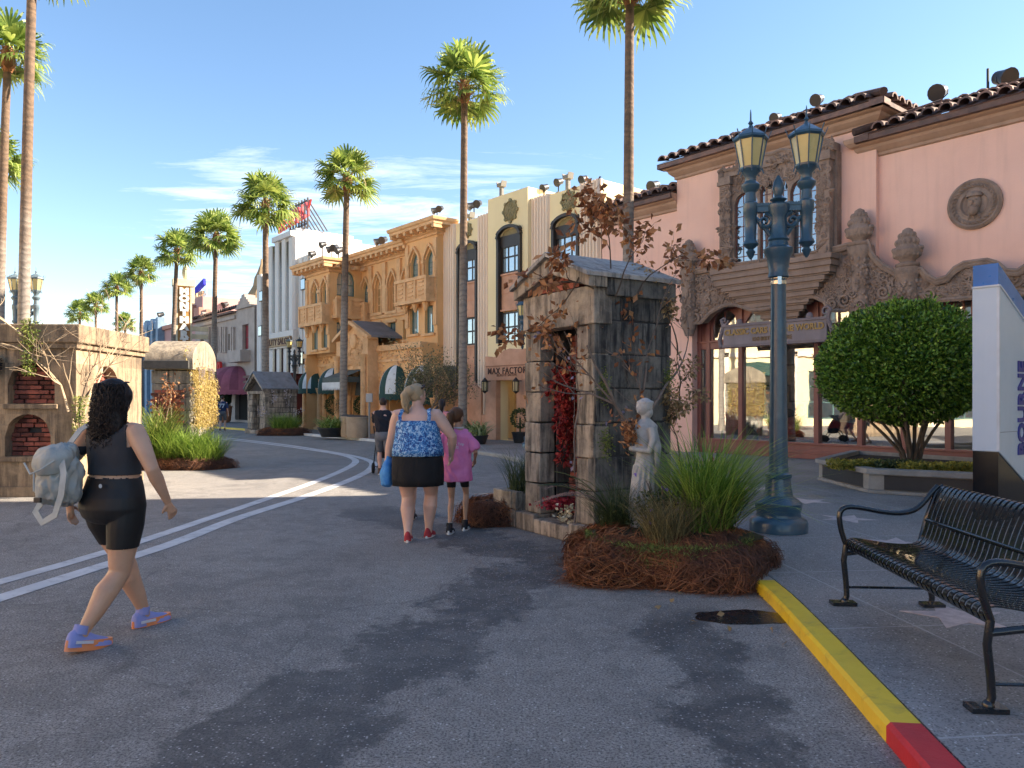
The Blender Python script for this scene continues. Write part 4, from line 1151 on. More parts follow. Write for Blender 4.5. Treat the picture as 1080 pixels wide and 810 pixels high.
# gabled portal
q0, q1 = gU(366), gU(399); qm = (q0+q1)/2; zp = gZ(382, 358); zpk = gZ(381, 349)
m = MB()
for x in (q0+.2, q1-.2): m.box(x-.22, x+.22, gy-.5, gy-.02, 0, zp-.05); m.lathe([(.16,0),(.13,.2),(.12,zp-.9),(.18,zp-.7)], 10, (x, gy-.58, 0))
m.prism([(q0, zg-1.0+.2), (q1, zg-1.0+.2), (q1, zp), (qm, zpk+.25), (q0, zp)], gy-.35, gy-.02)
hP = gh[2]
po = obj('portal', m, M_tan2, tb)
m = MB(); m.bar((q0-.2, gy-.38, zp-.02), (qm, gy-.38, zpk+.32), .5, .14, (0,0,1)); m.bar((q1+.2, gy-.38, zp-.02), (qm, gy-.38, zpk+.32), .5, .14)
m.sphere((qm, gy-.4, zp-.1), (.28,.12,.32), 12, 8)
carve(m, lambda x, z: True, q0+.1, q1-.1, zg-.6, zp, gy-.36, 220, rg, 1.5)
obj('portal_carving', m, M_tan2, po)
M_slate = mat('grey_slate_roof', (.22,.22,.23), (.16,.16,.17), .7, 2, dirt=.3, bump=.3)
m = MB()
for s in (-1, 1):
    xa = qm; xb = q1+.25 if s > 0 else q0-.25
    m.add([(xa,gy-.45,zpk+.42),(xb,gy-.45,zp+.06),(xb,-.0,zp+.06),(xa,-.0,zpk+.42),(xa,gy-.45,zpk+.34),(xb,gy-.45,zp-.02),(xb,0,zp-.02),(xa,0,zpk+.34)], [(0,1,2,3),(4,7,6,5),(0,4,5,1),(1,5,6,2)])
obj('portal_roof', m, M_slate, tb)
mb = MB(); 
for h in gh:
    mb.add([(h['x0']-.1,gy+.85,0),(h['x1']+.1,gy+.85,0),(h['x1']+.1,gy+.85,h['z1']),(h['x0']-.1,gy+.85,h['z1'])], [(0,1,2,3)])
obj('arcade_back', mb, mat('dark_green_grey_doors', (.09,.10,.09), (.05,.06,.055), .4, 2), tb)
for h in gh[:2]+gh[2:]:
    hh_ = H(h['x0']+.15, h['x1']-.15, 0.05, h['z1']-h['rise']+.1)
    window(tb, hh_, M_tan2, M_glassD, 1, 1, .08, y=gy+.72)
# awnings: striped quarter-domes over the pointed arches
M_aw = bpy.data.materials.new('green_white_stripes')
def stripemat(name, ca, cb_, n, axis=0):
    g = G(name)
    sp = g.new('ShaderNodeSeparateXYZ'); g.l.new(g.tc.outputs['Object'], sp.inputs[0])
    w = g.math('FRACT', g.math('MULTIPLY', sp.outputs[axis], n)); f = g.ramp(w, .47, .5)
    g.base(g.mix(f, lin(ca), lin(cb_))); g.rough(.7); return g.m
M_green = mat('dark_green_canvas', (.02,.065,.055), None, .8, 3, bump=.1)
M_white = mat('white_canvas', (.72,.74,.74), None, .8, 3, bump=.1)
def dome_awning(parent, x0, x1, zs, rise, y, out, ma, mb_, nst=5, drop=.22, name='awning'):
    cxm = (x0+x1)/2; hw = (x1-x0)/2
    root = None; A = MB(); B = MB(); C = MB(); n = nst*4
    def P(t, s):                     # t along the front 0..1, s from the rim up to the crown
        a = pi*t; e = s*pi/2
        return (cxm-hw*cos(a)*cos(e)**.9, y-out*sin(a)*cos(e)**1.0, zs+rise*sin(e)**.9)
    for i in range(n):
        tgt = A if (i//4) % 2 == 0 else B
        for j in range(8):
            tgt.add([P(i/n,j/8), P((i+1)/n,j/8), P((i+1)/n,(j+1)/8), P(i/n,(j+1)/8)], [(0,1,2,3)])
        a, b = P(i/n,0), P((i+1)/n,0)
        C.add([a, b, (b[0], b[1], b[2]-drop-.04*(i % 2)), (a[0], a[1], a[2]-drop-.04*((i+1) % 2))], [(0,1,2,3)])
    o = obj(name, A, ma, parent, 60); obj('stripes', B, mb_, o, 60); obj('valance', C, ma, o)
    return o
for h in (gh[0], gh[1], gh[3], gh[4]):
    dome_awning(tb, h['x0']-.12, h['x1']+.08, h['z1']-h['rise']-.02, h['rise']+.05, gy-.02, .7, M_green, M_white, 5)
# flat scalloped canopy at the portal
h = gh[2]; x0, x1 = bayU(353,1.7), gU(390); z = gZ(372, 402)
A = MB(); B = MB(); n = 14
A.add([(x0,gy-.35,z+.45),(x1,gy-.35,z+.45),(x1,gy-1.25,z+.1),(x0,gy-1.25,z+.1)], [(0,1,2,3)]); A.box(x0, x1, gy-1.27, gy-1.2, z-.08, z+.11); A.box(x0, x0+.04, gy-1.25, gy-.3, z-.08, z+.15); A.box(x1-.04, x1, gy-1.25, gy-.3, z-.08, z+.15)
for k in range(n):
    xa = x0+(x1-x0)*k/n; xb = x0+(x1-x0)*(k+1)/n; xm = (xa+xb)/2
    B.prism([(xa, z-.08), (xa, z-.28), ((xa+xm)/2, z-.38), (xm, z-.42), ((xb+xm)/2, z-.38), (xb, z-.28), (xb, z-.08)], gy-1.29, gy-1.275)
o = obj('canopy', A, mat('grey_green_canvas', (.10,.12,.11), None, .8), tb); obj('scalloped_fringe', B, M_white, o)
obj('fanlight', MB().prism(outline(dict(h, z0=h['z1']-h['rise'], x0=h['x0'], x1=h['x1'])), gy+.1, gy+.14), mat('grey_green_fanlight', (.12,.15,.15), None, .4), tb)

# ================================================================== white fluted tower building
M_wh = mat('white_stucco', (.72,.70,.68), (.66,.64,.62), .85, .6, streak=.12, bump=.1, dirt_c=(.35,.33,.3))
wx0 = U(268.5); wx1 = tx0-.0
wb = thing('white_building', 'white fluted art deco tower with red rooftop letters beside the tan building', 'building', fpt(wx0), ROT)
PW = .5
def WU(px): return fu(px,.35)-wx0
levels = [(268.5,275,294), (275,282.5,286), (282.5,290.5,262), (290.5,311.5,256)]
mb = MB()
zt1 = UZ(300, 254); zt2 = UZ(318, 271)
s0, s1 = WU(282.7), WU(311.5)
def blockbox(x0, x1, y, z, dep=7.): mb.box(x0, x1, y, dep, 0, z)
blockbox(WU(268.5), WU(276), 0, UZ(272,293)); blockbox(WU(275.5), s0+.1, -.15, UZ(279,284)); blockbox(WU(311), WU(322.3), -.1, UZ(316,272)); blockbox(s0, s1, -.35, UZ(297,263), 6.)
blockbox(s0+.9, s1-.1, -.35, UZ(300,253)-.1, 5.2)
for k, (px, py) in enumerate([(286,266),(291.5,258.5),(299,254.5),(306,253)]):
    x = WU(px)
# ribs
zb_ = UZ(295, 352)
ribs = [(283,289.6,264),(291.6,296.8,257),(298.8,304.2,253.5),(306.2,311.8,254)]
for (pa, pb_, py) in ribs:
    a, b = WU(pa), WU(pb_); z = UZ((pa+pb_)/2, py)
    mb.slab([(a,-.35),(a+.12,-PW),(b-.12,-PW),(b,-.35)], zb_, z)
    mb.slab([(a,-.35),(a+.12,-PW+.1),(b-.12,-PW+.1),(b,-.35)], UZ(295,395), UZ(295,369))
mb.box(s0-.05, s1+.05, -PW-.0, -.3, UZ(295,369), zb_); mb.box(s0-.05, s1+.05, -PW+.2, -.3, 0, UZ(295,396))
for px in (313.5, 319): mb.box(WU(px)-.25, WU(px)+.25, -.2, -.1, 0, UZ(316,274))
for px in (271, 278): mb.box(WU(px)-.3, WU(px)+.3, -.25, 0, 0, UZ(px, 292 if px < 275 else 286))
mb.box(WU(291), WU(311), -.6, 3.5, UZ(300,257), UZ(300,251.5)); mb.box(WU(293), WU(311), -.3, 3.0, UZ(300,252), UZ(302,247.5))
obj('tower_wall', mb, M_wh, wb, bevel=.03)
mb = MB()
for (pa, pb_, py) in [(282.4,283.4,268),(289.6,291.6,264),(296.8,298.8,260),(304.2,306.2,259)]:
    mb.box(WU(pa), WU(pb_), -.46, -.34, zb_, UZ(pa, py)); mb.box(WU(pa), WU(pb_), -.46, -.34, UZ(295,395), UZ(295,369))
obj('window_slots', mb, mat('dark_slot_windows', (.04,.035,.035), (.09,.04,.035), .3, 2), wb)
for (px, ya, yb_, w) in [(317.7,296,308,.45),(316.8,335,348,.45),(273.5,309,320,.45),(315.5,372,385,.45),(272.5,345,356,.45)]:
    f = obj('window', MB().box(WU(px)-w/2-.05, WU(px)+w/2+.05, -.27, -.2, UZ(px,yb_), UZ(px,ya)), M_darkframe, wb); obj('pane', MB().box(WU(px)-w/2, WU(px)+w/2, -.28, -.27, UZ(px,yb_)+.05, UZ(px,ya)-.05), M_glassD, f)
# gold sign band
f = obj('sign_band', MB().box(s0+.05, s1-.1, -PW-.12, -PW, UZ(292,367.5), UZ(292,358.5)), mat('dull_gold_sign', (.38,.25,.11), (.3,.18,.09), .5, 3), wb)
t = text('BEAUTY SALON', .48, .01, .01, 1.1); t.xform(Matrix.Translation(((s0+s1)/2, -PW-.13, UZ(294,363)))); obj('lettering', t, mat('dark_brown_lettering', (.09,.04,.03)), f)
M_dkred = mat('dark_red_canopy', (.10,.02,.022), None, .6, 3)
m = MB().box(s0-.4, WU(320), -1.6, -.3, UZ(300,398.5), UZ(300,396)); m.box(s0-.4, WU(320), -1.6, -.3, UZ(300,404), UZ(300,401.5)); m.box(WU(313), WU(320), -1.7, -.2, 0, UZ(316,395))
for k in range(4): m.box(s0+k*2.-.05, s0+k*2.+.05, -1.6, -1.5, UZ(300,404), UZ(300,396))
obj('entrance_canopy', m, M_dkred, wb)
obj('entrance_glass', MB().box(s0, WU(313), -.75, -.70, 0, UZ(300,405)), M_glassD, wb)
# rooftop letters on a steel frame
m = MB(); zr = UZ(300, 247.5); xa, xb = WU(294), WU(312)
for k in range(7):
    x = xa+(xb-xa)*k/6; m.bar((x, .3, zr), (x, .3, zr+1.6), .07, .07); m.bar((x, .3, zr+1.5), (x, 1.4, zr), .05, .05)
m.bar((xa, .3, zr+.25), (xb, .3, zr+.25), .07, .07); m.bar((xa, .3, zr+1.45), (xb, .3, zr+1.45), .07, .07)
rs = obj('letter_frame', m, M_darkframe, wb)
t = text('BEVERLY', 1.05, .05, .03, 1.05); t.xform(Matrix.Translation(((xa+xb)/2-.3, .15, zr+.75)) @ Matrix.Rotation(R(-4), 4, 'Y')); obj('rooftop_letters', t, mat('red_neon_letters', (.62,.06,.06), None, .5, 4), rs)

# ================================================================== grey stone building with red awning
M_stone = mat('pale_pinkish_stone', (.50,.42,.37), (.40,.33,.29), .85, 1.6, streak=.15, bump=.4, bs=9, bd=.03, dirt=.2, dirt_c=(.25,.2,.18))
gx0 = U(206); gx1 = U(268.5)
sb = thing('stone_building', 'pale grey stone gabled building with brown spire and plum domed awning', 'building', fpt(gx0), ROT)
def SU(px): return U(px)-gx0
def SH(pa, pb_, ya, yb_, kind='rect', rise=None, d=.25):
    pm = (pa+pb_)/2; return H(SU(pa), SU(pb_), max(0, UZ(pm, yb_)), UZ(pm, ya), kind, rise, d)
zs1 = UZ(235, 331); holes = [SH(231.5,234.2,354,370), SH(240.5,244,352,369), SH(255.5,262,342,368.5), SH(224.5,227,356,371), SH(228,232.5,393,411,'pointed',1.2), SH(238,243,392,411,'pointed',1.2), SH(248,261,396,443,'pointed',1.5), SH(227,233.5,415,441), SH(237,243.5,415,441), SH(211,215,352,368,'pointed',.6)]
mb = MB(); wall(mb, 0, gx1-gx0, 0, zs1, holes)
shell(mb, 0, gx1-gx0, zs1, 8, y=.05)
for (px, w, pk) in ((259, 8.5, 310), (215, 5, 329)):
    x0_, x1_ = SU(px-w), SU(px+w); zp_ = UZ(px, pk); n_ = 5; pts = [(x0_, zs1)]
    xm = (x0_+x1_)/2
    for k in range(n_): pts += [(x0_+(xm-x0_)*k/n_, zs1+(zp_-zs1)*(k+.6)/n_), (x0_+(xm-x0_)*(k+1)/n_, zs1+(zp_-zs1)*(k+.8)/n_)]
    pts += [(xm, zp_)]
    for k in range(n_-1, -1, -1): pts += [(x1_-(x1_-xm)*(k+1)/n_, zs1+(zp_-zs1)*(k+.8)/n_), (x1_-(x1_-xm)*k/n_, zs1+(zp_-zs1)*(k+.6)/n_)]
    pts += [(x1_, zs1)]
    mb.prism(pts, -.15, .5)
for px in (222, 227.5, 229.5, 234.8, 237.2, 239, 245.5, 247.5): mb.box(SU(px)-.10, SU(px)+.10, -.14, 0, UZ(px,372), UZ(px,345))
mb.box(SU(250), SU(264), -.6, 0, UZ(257,382), UZ(257,370)); mb.box(0, SU(249), -.1, 0, UZ(235,412.6), UZ(235,411))
mb.box(0, SU(249), -.12, 0, zs1-.5, zs1-.3)
obj('wall', mb, M_stone, sb)
obj('dark_interior', MB().box(.1, gx1-gx0-.1, .24, .3, .05, zs1-.1), M_dark, sb)
for h in holes[:4]+holes[4:6]+holes[7:]: window(sb, h, M_redframe if h is holes[2] else M_darkframe, mat('red_shutter', (.30,.035,.045)) if h is holes[2] else M_glassD, 1, 1, .07)
m = MB(); tiles(m, 0, SU(249), zs1, -.35, 1.2, .45, .4); obj('roof', m, M_tile, sb)
dome_awning(sb, SU(241), SU(262), UZ(252,411.5), UZ(252,386)-UZ(252,411.5), -.05, 2.2, mat('plum_red_canvas', (.42,.12,.17), (.32,.09,.13), .7, 2), mat('plum_red_canvas_dark', (.27,.07,.11), None, .7, 2), 13, .25, 'domed_awning')
t = text('Sidon', 1.25, .08, .05, .8); t.xform(Matrix.Translation((SU(232), -.3, UZ(232,386)))); obj('red_neon_script', t, mat('red_neon_script_paint', (.65,.03,.03)), sb)
m = MB(); xq = SU(250.5); zq = UZ(250.5, 329)
m.box(xq-.9, xq+.9, .6, 2.4, zs1-.5, zq+.6)
h0 = UZ(250.5,300)
m.lathe([(.95,zq+.4),(.85,zq+1.2),(.72,UZ(250.5,305)),(.55,UZ(250.5,300)),(.45,UZ(250.5,291)),(.28,UZ(250.5,285)),(.08,UZ(250.5,276)),(.05,UZ(250.5,270))], 8, (xq, 1.5, 0))
obj('spire', m, mat('brown_spire_stone', (.42,.30,.17), (.32,.22,.12), .8, 2, bump=.3), sb)
for (px, pot) in ((251.5, .35),):
    pl = thing('potted_topiary', 'dark clipped shrub in a terracotta pot beside the plum awning doorway', 'planter', fpt(U(px), .9), ROT)
    obj('pot', MB().lathe([(.30,0),(.42,.1),(.5,.9),(.55,.95),(.5,1.)], 12), mat('terracotta_pot', (.5,.22,.12)), pl, 50)
    obj('shrub', MB().lathe([(.1,.95),(.45,1.2),(.5,2.0),(.35,2.8),(.05,3.2)], 10), mat('dark_clipped_foliage', (.03,.05,.02), (.015,.03,.012), .9, 8, bump=1., bs=15, bd=.08), pl, 60)

# ================================================================== pink theatre with vertical sign, blue building, far houses
M_pink2 = mat('dusty_pink_stucco', (.55,.32,.29), (.48,.27,.25), .85, .8, bump=.1)
xx0, xx1 = U(173), U(206)
th = thing('theatre_building', 'dusty pink theatre behind the tall vertical sign', 'building', fpt(xx0), ROT)
m = MB(); w_ = xx1-xx0; zt_ = UZ(190, 340)
holes = [H(w_*f, w_*f+1.3, zt_*.45, zt_*.75, 'pointed', .8) for f in (.12,.32,.55,.78)]+[H(w_*f, w_*f+2., 0, 3.5) for f in (.1,.45,.75)]
wall(m, 0, w_, 0, zt_, holes); shell(m, 0, w_, zt_, 10, y=.05); m.box(w_*.55, w_, .5, 5, zt_, zt_+1.6)
obj('wall', m, M_pink2, th); obj('dark_interior', MB().box(.1, w_-.1, .4, .5, .05, zt_-.2), M_dark, th)
for h in holes[:4]: window(th, h, M_darkframe, M_glassD, 1, 1, .08)
m = MB()
for k in range(5): m.box(w_*.25+k*1.6, w_*.25+k*1.6+1.2, .2, .5, zt_, zt_+.5+.3*(2-abs(k-2)))
m.box(0, w_, -.2, .1, zt_-.3, zt_); obj('parapet', m, mat('salmon_trim', (.55,.25,.18)), th)
# vertical sign: a boxed blade on a steel mast, letters one above another
vx = fu(193.5,1.6); vz0, vz1 = fz(193.5, 365,1.6), fz(193.5, 300.5,1.6); vw = .86
vs = thing('theatre_sign', 'tall vertical sign of stacked white letters standing over the pink theatre', 'sign', fpt(vx, 1.6), R(30))
hgt = vz1-vz0
m = MB().box(-vw/2, vw/2, -.25, .25, vz0, vz1); obj('sign_box', m, mat('amber_brown_sign_face', (.42,.21,.06), (.35,.17,.05), .6, 2), vs)
m = MB()
for s in (-1, 1): m.box(s*vw/2-.05, s*vw/2+.05, -.29, .29, vz0-.1, vz1+.1)
m.box(-vw/2-.25, vw/2+.25, -.35, .35, vz1-.1, vz1+.35); m.sphere((.15, 0, vz1+.8), (.25,.2,.5), 10, 8); m.box(-vw*.75, -vw/2, -.3, .3, vz1-hgt*.30, vz1); m.box(vw/2, vw*.75, -.3, .3, vz1-hgt*.30, vz1)
m.box(0, 1.7, -.1, .1, vz0+.5, vz0+.8); m.box(0, 1.7, -.1, .1, vz1-3, vz1-2.7)
obj('cream_edging', m, mat('cream_sign_edging', (.75,.66,.46)), vs)
M_wl = mat('white_sign_letters', (.85,.83,.76)); let = 'MONTMARTRE'
n = 8; step = hgt*.93/n
for k, ch in enumerate(let[:8]):
    t = text(ch, step*1.18, .06, .045, 1.25); t.xform(Matrix.Translation((0, -.32, vz1-hgt*.06-step*(k+.5)))); obj('letter', t, M_wl, vs)
m = MB(); zz0 = fz(208, 345,-3)
for k in range(4): m.bar((k*1.2, 0, zz0), (k*1.2, 0, fz(208,303,-3)), .08, .08)
for k in range(3): m.bar((0, 0, zz0+k*1.0+.5), (3.6, 0, zz0+k*1.0+.5), .06, .06); m.bar((0, 0, zz0+k*1.0+.5), (3.6, 0, zz0+k*1.0+1.5), .04, .04)
rs = thing('rooftop_sign', 'open steel rooftop sign with two blue slanted neon bars behind the vertical sign', 'sign', fpt(fu(203,-3), -3, SW), ROT)
obj('frame', m, mat('pale_steel', (.55,.56,.58)), rs)
t = text('CAFE', 1.3, .08, .05); t.xform(Matrix.Translation((2., -.2, fz(208,317,-3)))); obj('lettering', t, mat('pale_orange_letters', (.75,.5,.3)), rs)
for py in (307.5, 326): obj('blue_bar', MB().bar((.2, -.2, fz(208,py,-3)-.3), (3.8, -.2, fz(208,py,-3)+.5), .18, .5), mat('blue_neon', (.02,.02,.55)), rs)

bx0, bx1 = fu(150,.3), U(173)
M_blue = mat('slate_blue_paint', (.13,.22,.33), (.10,.18,.28), .7, 1, bump=.1)
bb = thing('blue_building', 'slate blue building with tall dark windows left of the pink theatre', 'building', fpt(bx0), ROT)
w_ = bx1-bx0; zt_ = UZ(162, 346); m = MB()
holes = [H(w_*f, w_*(f+.2), zt_*a, zt_*b) for f in (.10,.42,.74) for a, b in ((.12,.3),(.42,.62),(.74,.86))]
wall(m, 0, w_, 0, zt_, holes); shell(m, 0, w_, zt_, 10, y=.02); obj('wall', m, M_blue, bb)
m = MB()
for f in (.03,.36,.68,.97): m.box(w_*f-.3, w_*f+.3, -.5, 0, 0, zt_+.6)
m.box(0, w_, -.4, .2, zt_-.2, zt_+.2); m.box(0, w_, -.2, 0, zt_*.66, zt_*.70); obj('pilasters', m, mat('pale_blue_trim', (.22,.33,.45)), bb)
for k, h in enumerate(holes): window(bb, h, mat('pale_cream_panel', (.5,.52,.42)) if k % 3 == 2 else M_darkframe, M_glassD, 1, 1, .12)
# white dome tower and pieces far off
dm = thing('water_tower', 'white domed tower rising behind the stone building', 'tower', fpt(U(228), -14, SW), ROT)
zd = 1.5+(HZ-305)/F*(62); m = MB(); m.lathe([(1.3,0),(1.3,zd-1.2)], 16); obj('shaft', m, mat('white_tower_paint', (.75,.74,.72)), dm, 40)
obj('dome', MB().lathe([(1.3,zd-1.2),(1.28,zd-.6),(1.1,zd),(.7,zd+.5),(.1,zd+.7)], 16), bpy.data.materials['white_tower_paint'], dm, 60)
def house(px, Y, w, h, roofh, label, c, rc):
    t = thing('house', label, 'house', (hx(px, Y), Y, 0), R(-35))
    m = MB(); hs = [H(w*f-w/2, w*f-w/2+1.1, z, z+1.5) for f in (.12,.42,.72) for z in ((1., 4.) if h > 5 else (1.,))]
    wall(m, -w/2, w/2, 0, h, hs); shell(m, -w/2, w/2, h, 7, y=.02); obj('wall', m, c, t)
    for q in hs: window(t, q, M_darkframe, M_glassD, 1, 1, .08)
    m = MB(); m.add([(-w/2-.4,-.5,h),(w/2+.4,-.5,h),(w/2-1,3.5,h+roofh),(-w/2+1,3.5,h+roofh),(w/2+.4,7.5,h),(-w/2-.4,7.5,h)], [(0,1,2,3),(1,4,2),(0,3,5),(2,4,5,3)]); m.box(-w/2-.4,w/2+.4,-.5,7.5,h-.12,h); obj('roof', m, rc, t)
M_redtile = mat('red_roof_tiles', (.36,.13,.08), (.28,.10,.06), .8, 4, bump=.4, bs=6, bd=.05)
house(141, 74, 7, 5.2, 1.6, 'cream house with red tiled roof far down the street', mat('pale_cream_wall', (.7,.6,.45)), M_redtile)
house(118, 92, 12, 5.5, 1.8, 'wide tan house with red tiled roof farthest down the street', mat('pale_tan_wall', (.6,.48,.34)), M_redtile)

# ================================================================== the far side of the street (outside the frame, seen mirrored in the shop glass)
M_cream2 = mat('sunny_cream_stucco', (.88,.72,.44), (.82,.66,.40), .85, .6, bump=.2)
def opposite(x, y0, y1, h, label, c):
    t = thing('opposite_building', label, 'building', (x, y0, 0), R(90))
    L = y1-y0; m = MB(); hs = []
    n = int(L/3.2)
    for k in range(n):
        xc = L*(k+.5)/n
        hs.append(H(xc-.55, xc+.55, 4.6, 6.6, 'seg', .2)); hs.append(H(xc-1.0, xc+1.0, 0.4, 3.1))
    wall(m, 0, L, 0, h, hs); shell(m, 0, L, h, 8, y=.02); obj('wall', m, c, t)
    for k, q in enumerate(hs): window(t, q, M_teal if k % 2 else M_darkframe, M_glassD, 2, 2, .08)
    m = MB(); cornice(m, 0, L, h, CP, 0); m.box(0, L, -.12, 0, 3.9, 4.15)
    for k in range(n+1): m.box(L*k/n-.2, L*k/n+.2, -.12, 0, 0, h-.4)
    obj('cornice', m, M_cornice if c is not M_cream2 else M_flute, t)
    for k in range(0, n, 2):
        xc = L*(k+.5)/n; mm = MB(); mm.add([(xc-1.2,0,3.6),(xc+1.2,0,3.6),(xc+1.2,-1.1,3.0),(xc-1.2,-1.1,3.0)], [(0,1,2,3)]); mm.box(xc-1.2,xc+1.2,-1.12,-1.08,2.8,3.0)
        obj('awning', mm, M_green, t)
opposite(-19.5, 0, 22, 8.6, 'long cream stucco building on the far side of the street', M_cream2)
opposite(-19.5, -24, -.4, 9.4, 'tall tan building on the far side of the street behind the photographer', M_tan)

tl = thing('shadow_caster_building', 'tall tan stucco shadow-caster building added outside the frame to the right of the pink building', 'building', (10.45, 13.75, SW), R(-82))  # added unseen building, placed to throw shade over the road
m = MB(); hs = [H(1.2+3*k, 2.7+3*k, z, z+2.) for k in range(9) for z in (1., 5., 8.6)]
wall(m, 0, 28, 0, 11.6, hs); shell(m, 0, 28, 11.6, 9, y=.02); obj('wall', m, M_cream2, tl)
for q in hs: window(tl, q, M_darkframe, M_glassD, 1, 1, .08)
m = MB(); cornice(m, 0, 28, 11.6, CP, 0); obj('cornice', m, M_cornice, tl)
# ================================================================== street lamps
M_lampblue = mat('blue_green_cast_iron', (.038,.092,.135), (.026,.064,.10), .34, 6, bump=.15, bs=40, dirt=.25, dirt_c=(.02,.03,.04), coat=.3)
M_lampdark = mat('dark_cast_iron', (.03,.045,.06), (.02,.03,.04), .4, 6, bump=.1)
M_lampgrey = mat('sun_faded_grey_iron', (.14,.19,.22), (.10,.14,.17), .5, 6, bump=.1)
M_amber = mat('amber_lamp_glass', (.62,.52,.23), (.52,.42,.17), .25, 2, bump=.05, coat=.3)
def lamp(label, loc, rz, M_, Ht=4.82, sc=1.):
    t = thing('street_lamp', label, 'street lamp', loc, rz, 'twin-headed street lamps')
    m = MB()
    m.lathe([(.30,0),(.30,.10),(.285,.13),(.235,.16),(.225,.20),(.24,.24),(.245,.30),(.20,.34),(.15,.38),(.135,.46),(.125,.56),(.14,.58),(.14,.61),(.105,.63),(.10,.70)], 24)
    obj('base', m, M_, t, 40)
    m = MB(); zt = Ht-1.28
    m.lathe([(.098,.68),(.085,2.0),(.078,zt-.35),(.078,zt-.30)], 20)
    obj('post', m, M_, t, 50)
    m = MB()
    m.lathe([(.08,zt-.32),(.11,zt-.30),(.10,zt-.24),(.12,zt-.10),(.15,zt-.04),(.155,zt),(.11,zt+.03),(.10,zt+.08),(.115,zt+.10),(.09,zt+.14),(.085,zt+.35),(.12,zt+.42),(.12,zt+.47),(.07,zt+.50)], 20)
    m.lathe([(.05,zt+.5),(.09,zt+.53),(.04,zt+.57),(.065,zt+.64),(.05,zt+.72),(.012,zt+.79)], 14)
    m.box(-.30, .30, -.045, .045, zt+.40, zt+.47); m.box(-.31, .31, -.055, .055, zt+.46, zt+.485)
    for k in range(24): m.bar((-.28+.0235*k, -.05, zt+.475), (-.268+.0235*k, -.05, zt+.49), .012, .02)
    for s in (-1, 1):
        spiral(m, s*.14, zt+.30, .085, -.02, 1.5, pi/2, s, .022, 22); spiral(m, s*.14, zt+.30, .085, .04, 1.5, pi/2, s, .022, 22)
        m.tube([(s*.08, 0, zt+.15), (s*.13, 0, zt+.22), (s*.22, 0, zt+.33), (s*.27, 0, zt+.36)], .025, 8)
    obj('crossarm', m, M_, t, 40)
    for s in (-1, 1):
        x = s*.285; m = MB()
        m.lathe([(.01,zt-.10),(.03,zt-.07),(.05,zt-.02),(.03,zt+.01),(.055,zt+.03),(.085,zt+.06),(.075,zt+.09),(.06,zt+.11),(.065,zt+.38),(.08,zt+.40),(.08,zt+.50),(.06,zt+.52),(.055,zt+.62),(.095,zt+.67),(.10,zt+.70),(.06,zt+.74),(.06,zt+.79),(.10,zt+.84),(.115,zt+.87)], 16, (x,0,0))
        hd = obj('lamp_head', m, M_, t, 40)
        z0 = zt+.87; z1 = zt+1.19; n = 8
        g_ = MB().lathe([(.105,z0),(.165,z1)], n, (x,0,0)); obj('lamp_glass', g_, M_amber, hd)
        m = MB()
        m.lathe([(.115,z0-.01),(.12,z0+.02),(.10,z0+.025)], n, (x,0,0)); m.lathe([(.172,z1-.02),(.19,z1),(.185,z1+.025),(.14,z1+.06),(.085,z1+.10),(.03,z1+.13),(.015,z1+.16),(.03,z1+.18),(.01,z1+.21),(.008,z1+.29),(.003,z1+.33)], n, (x,0,0))
        for k in range(n):
            a = 2*pi*k/n
            m.bar((x+.108*cos(a), .108*sin(a), z0), (x+.170*cos(a), .170*sin(a), z1), .012, .012)
            m.bar((x+.18*cos(a), .18*sin(a), z1), (x+.215*cos(a), .215*sin(a), z1+.085), .009, .009)
            m.bar((x+.11*cos(a), .11*sin(a), z0+.02), (x+.135*cos(a), .135*sin(a), z0-.05), .009, .012)
        obj('lantern_frame', m, M_, hd)
    return t
L = gp(820, 557, SW)
l1 = lamp('tall blue street lamp nearest the camera, between grass mound and round tree', (hx(821, 8.25), 8.25, SW), R(-12), M_lampblue, 4.30)
m = MB()
m.lathe([(.087,2.28),(.087,2.315)], 14); m.lathe([(.087,2.34),(.087,2.36)], 14); m.box(-.02,.02,-.10,-.08,2.27,2.40)
tagm = obj('metal_strap', m, M_chrome, l1); tagm.location = (0,0,.36)
lamp('dark street lamp in front of the white fluted tower', (hx(310.5, 38.5), 38.5, SW), R(-15), M_lampdark, 4.4)
lamp('street lamp half hidden behind the stone mausoleum with red leaves', (hx(561, 22.5), 22.5, SW), R(-12), M_lampblue, 4.25)
lamp('sunlit greyish street lamp behind the left brick-niched tomb', (hx(27, 20.2), 20.2, 0), R(-3), M_lampgrey, 4.75)

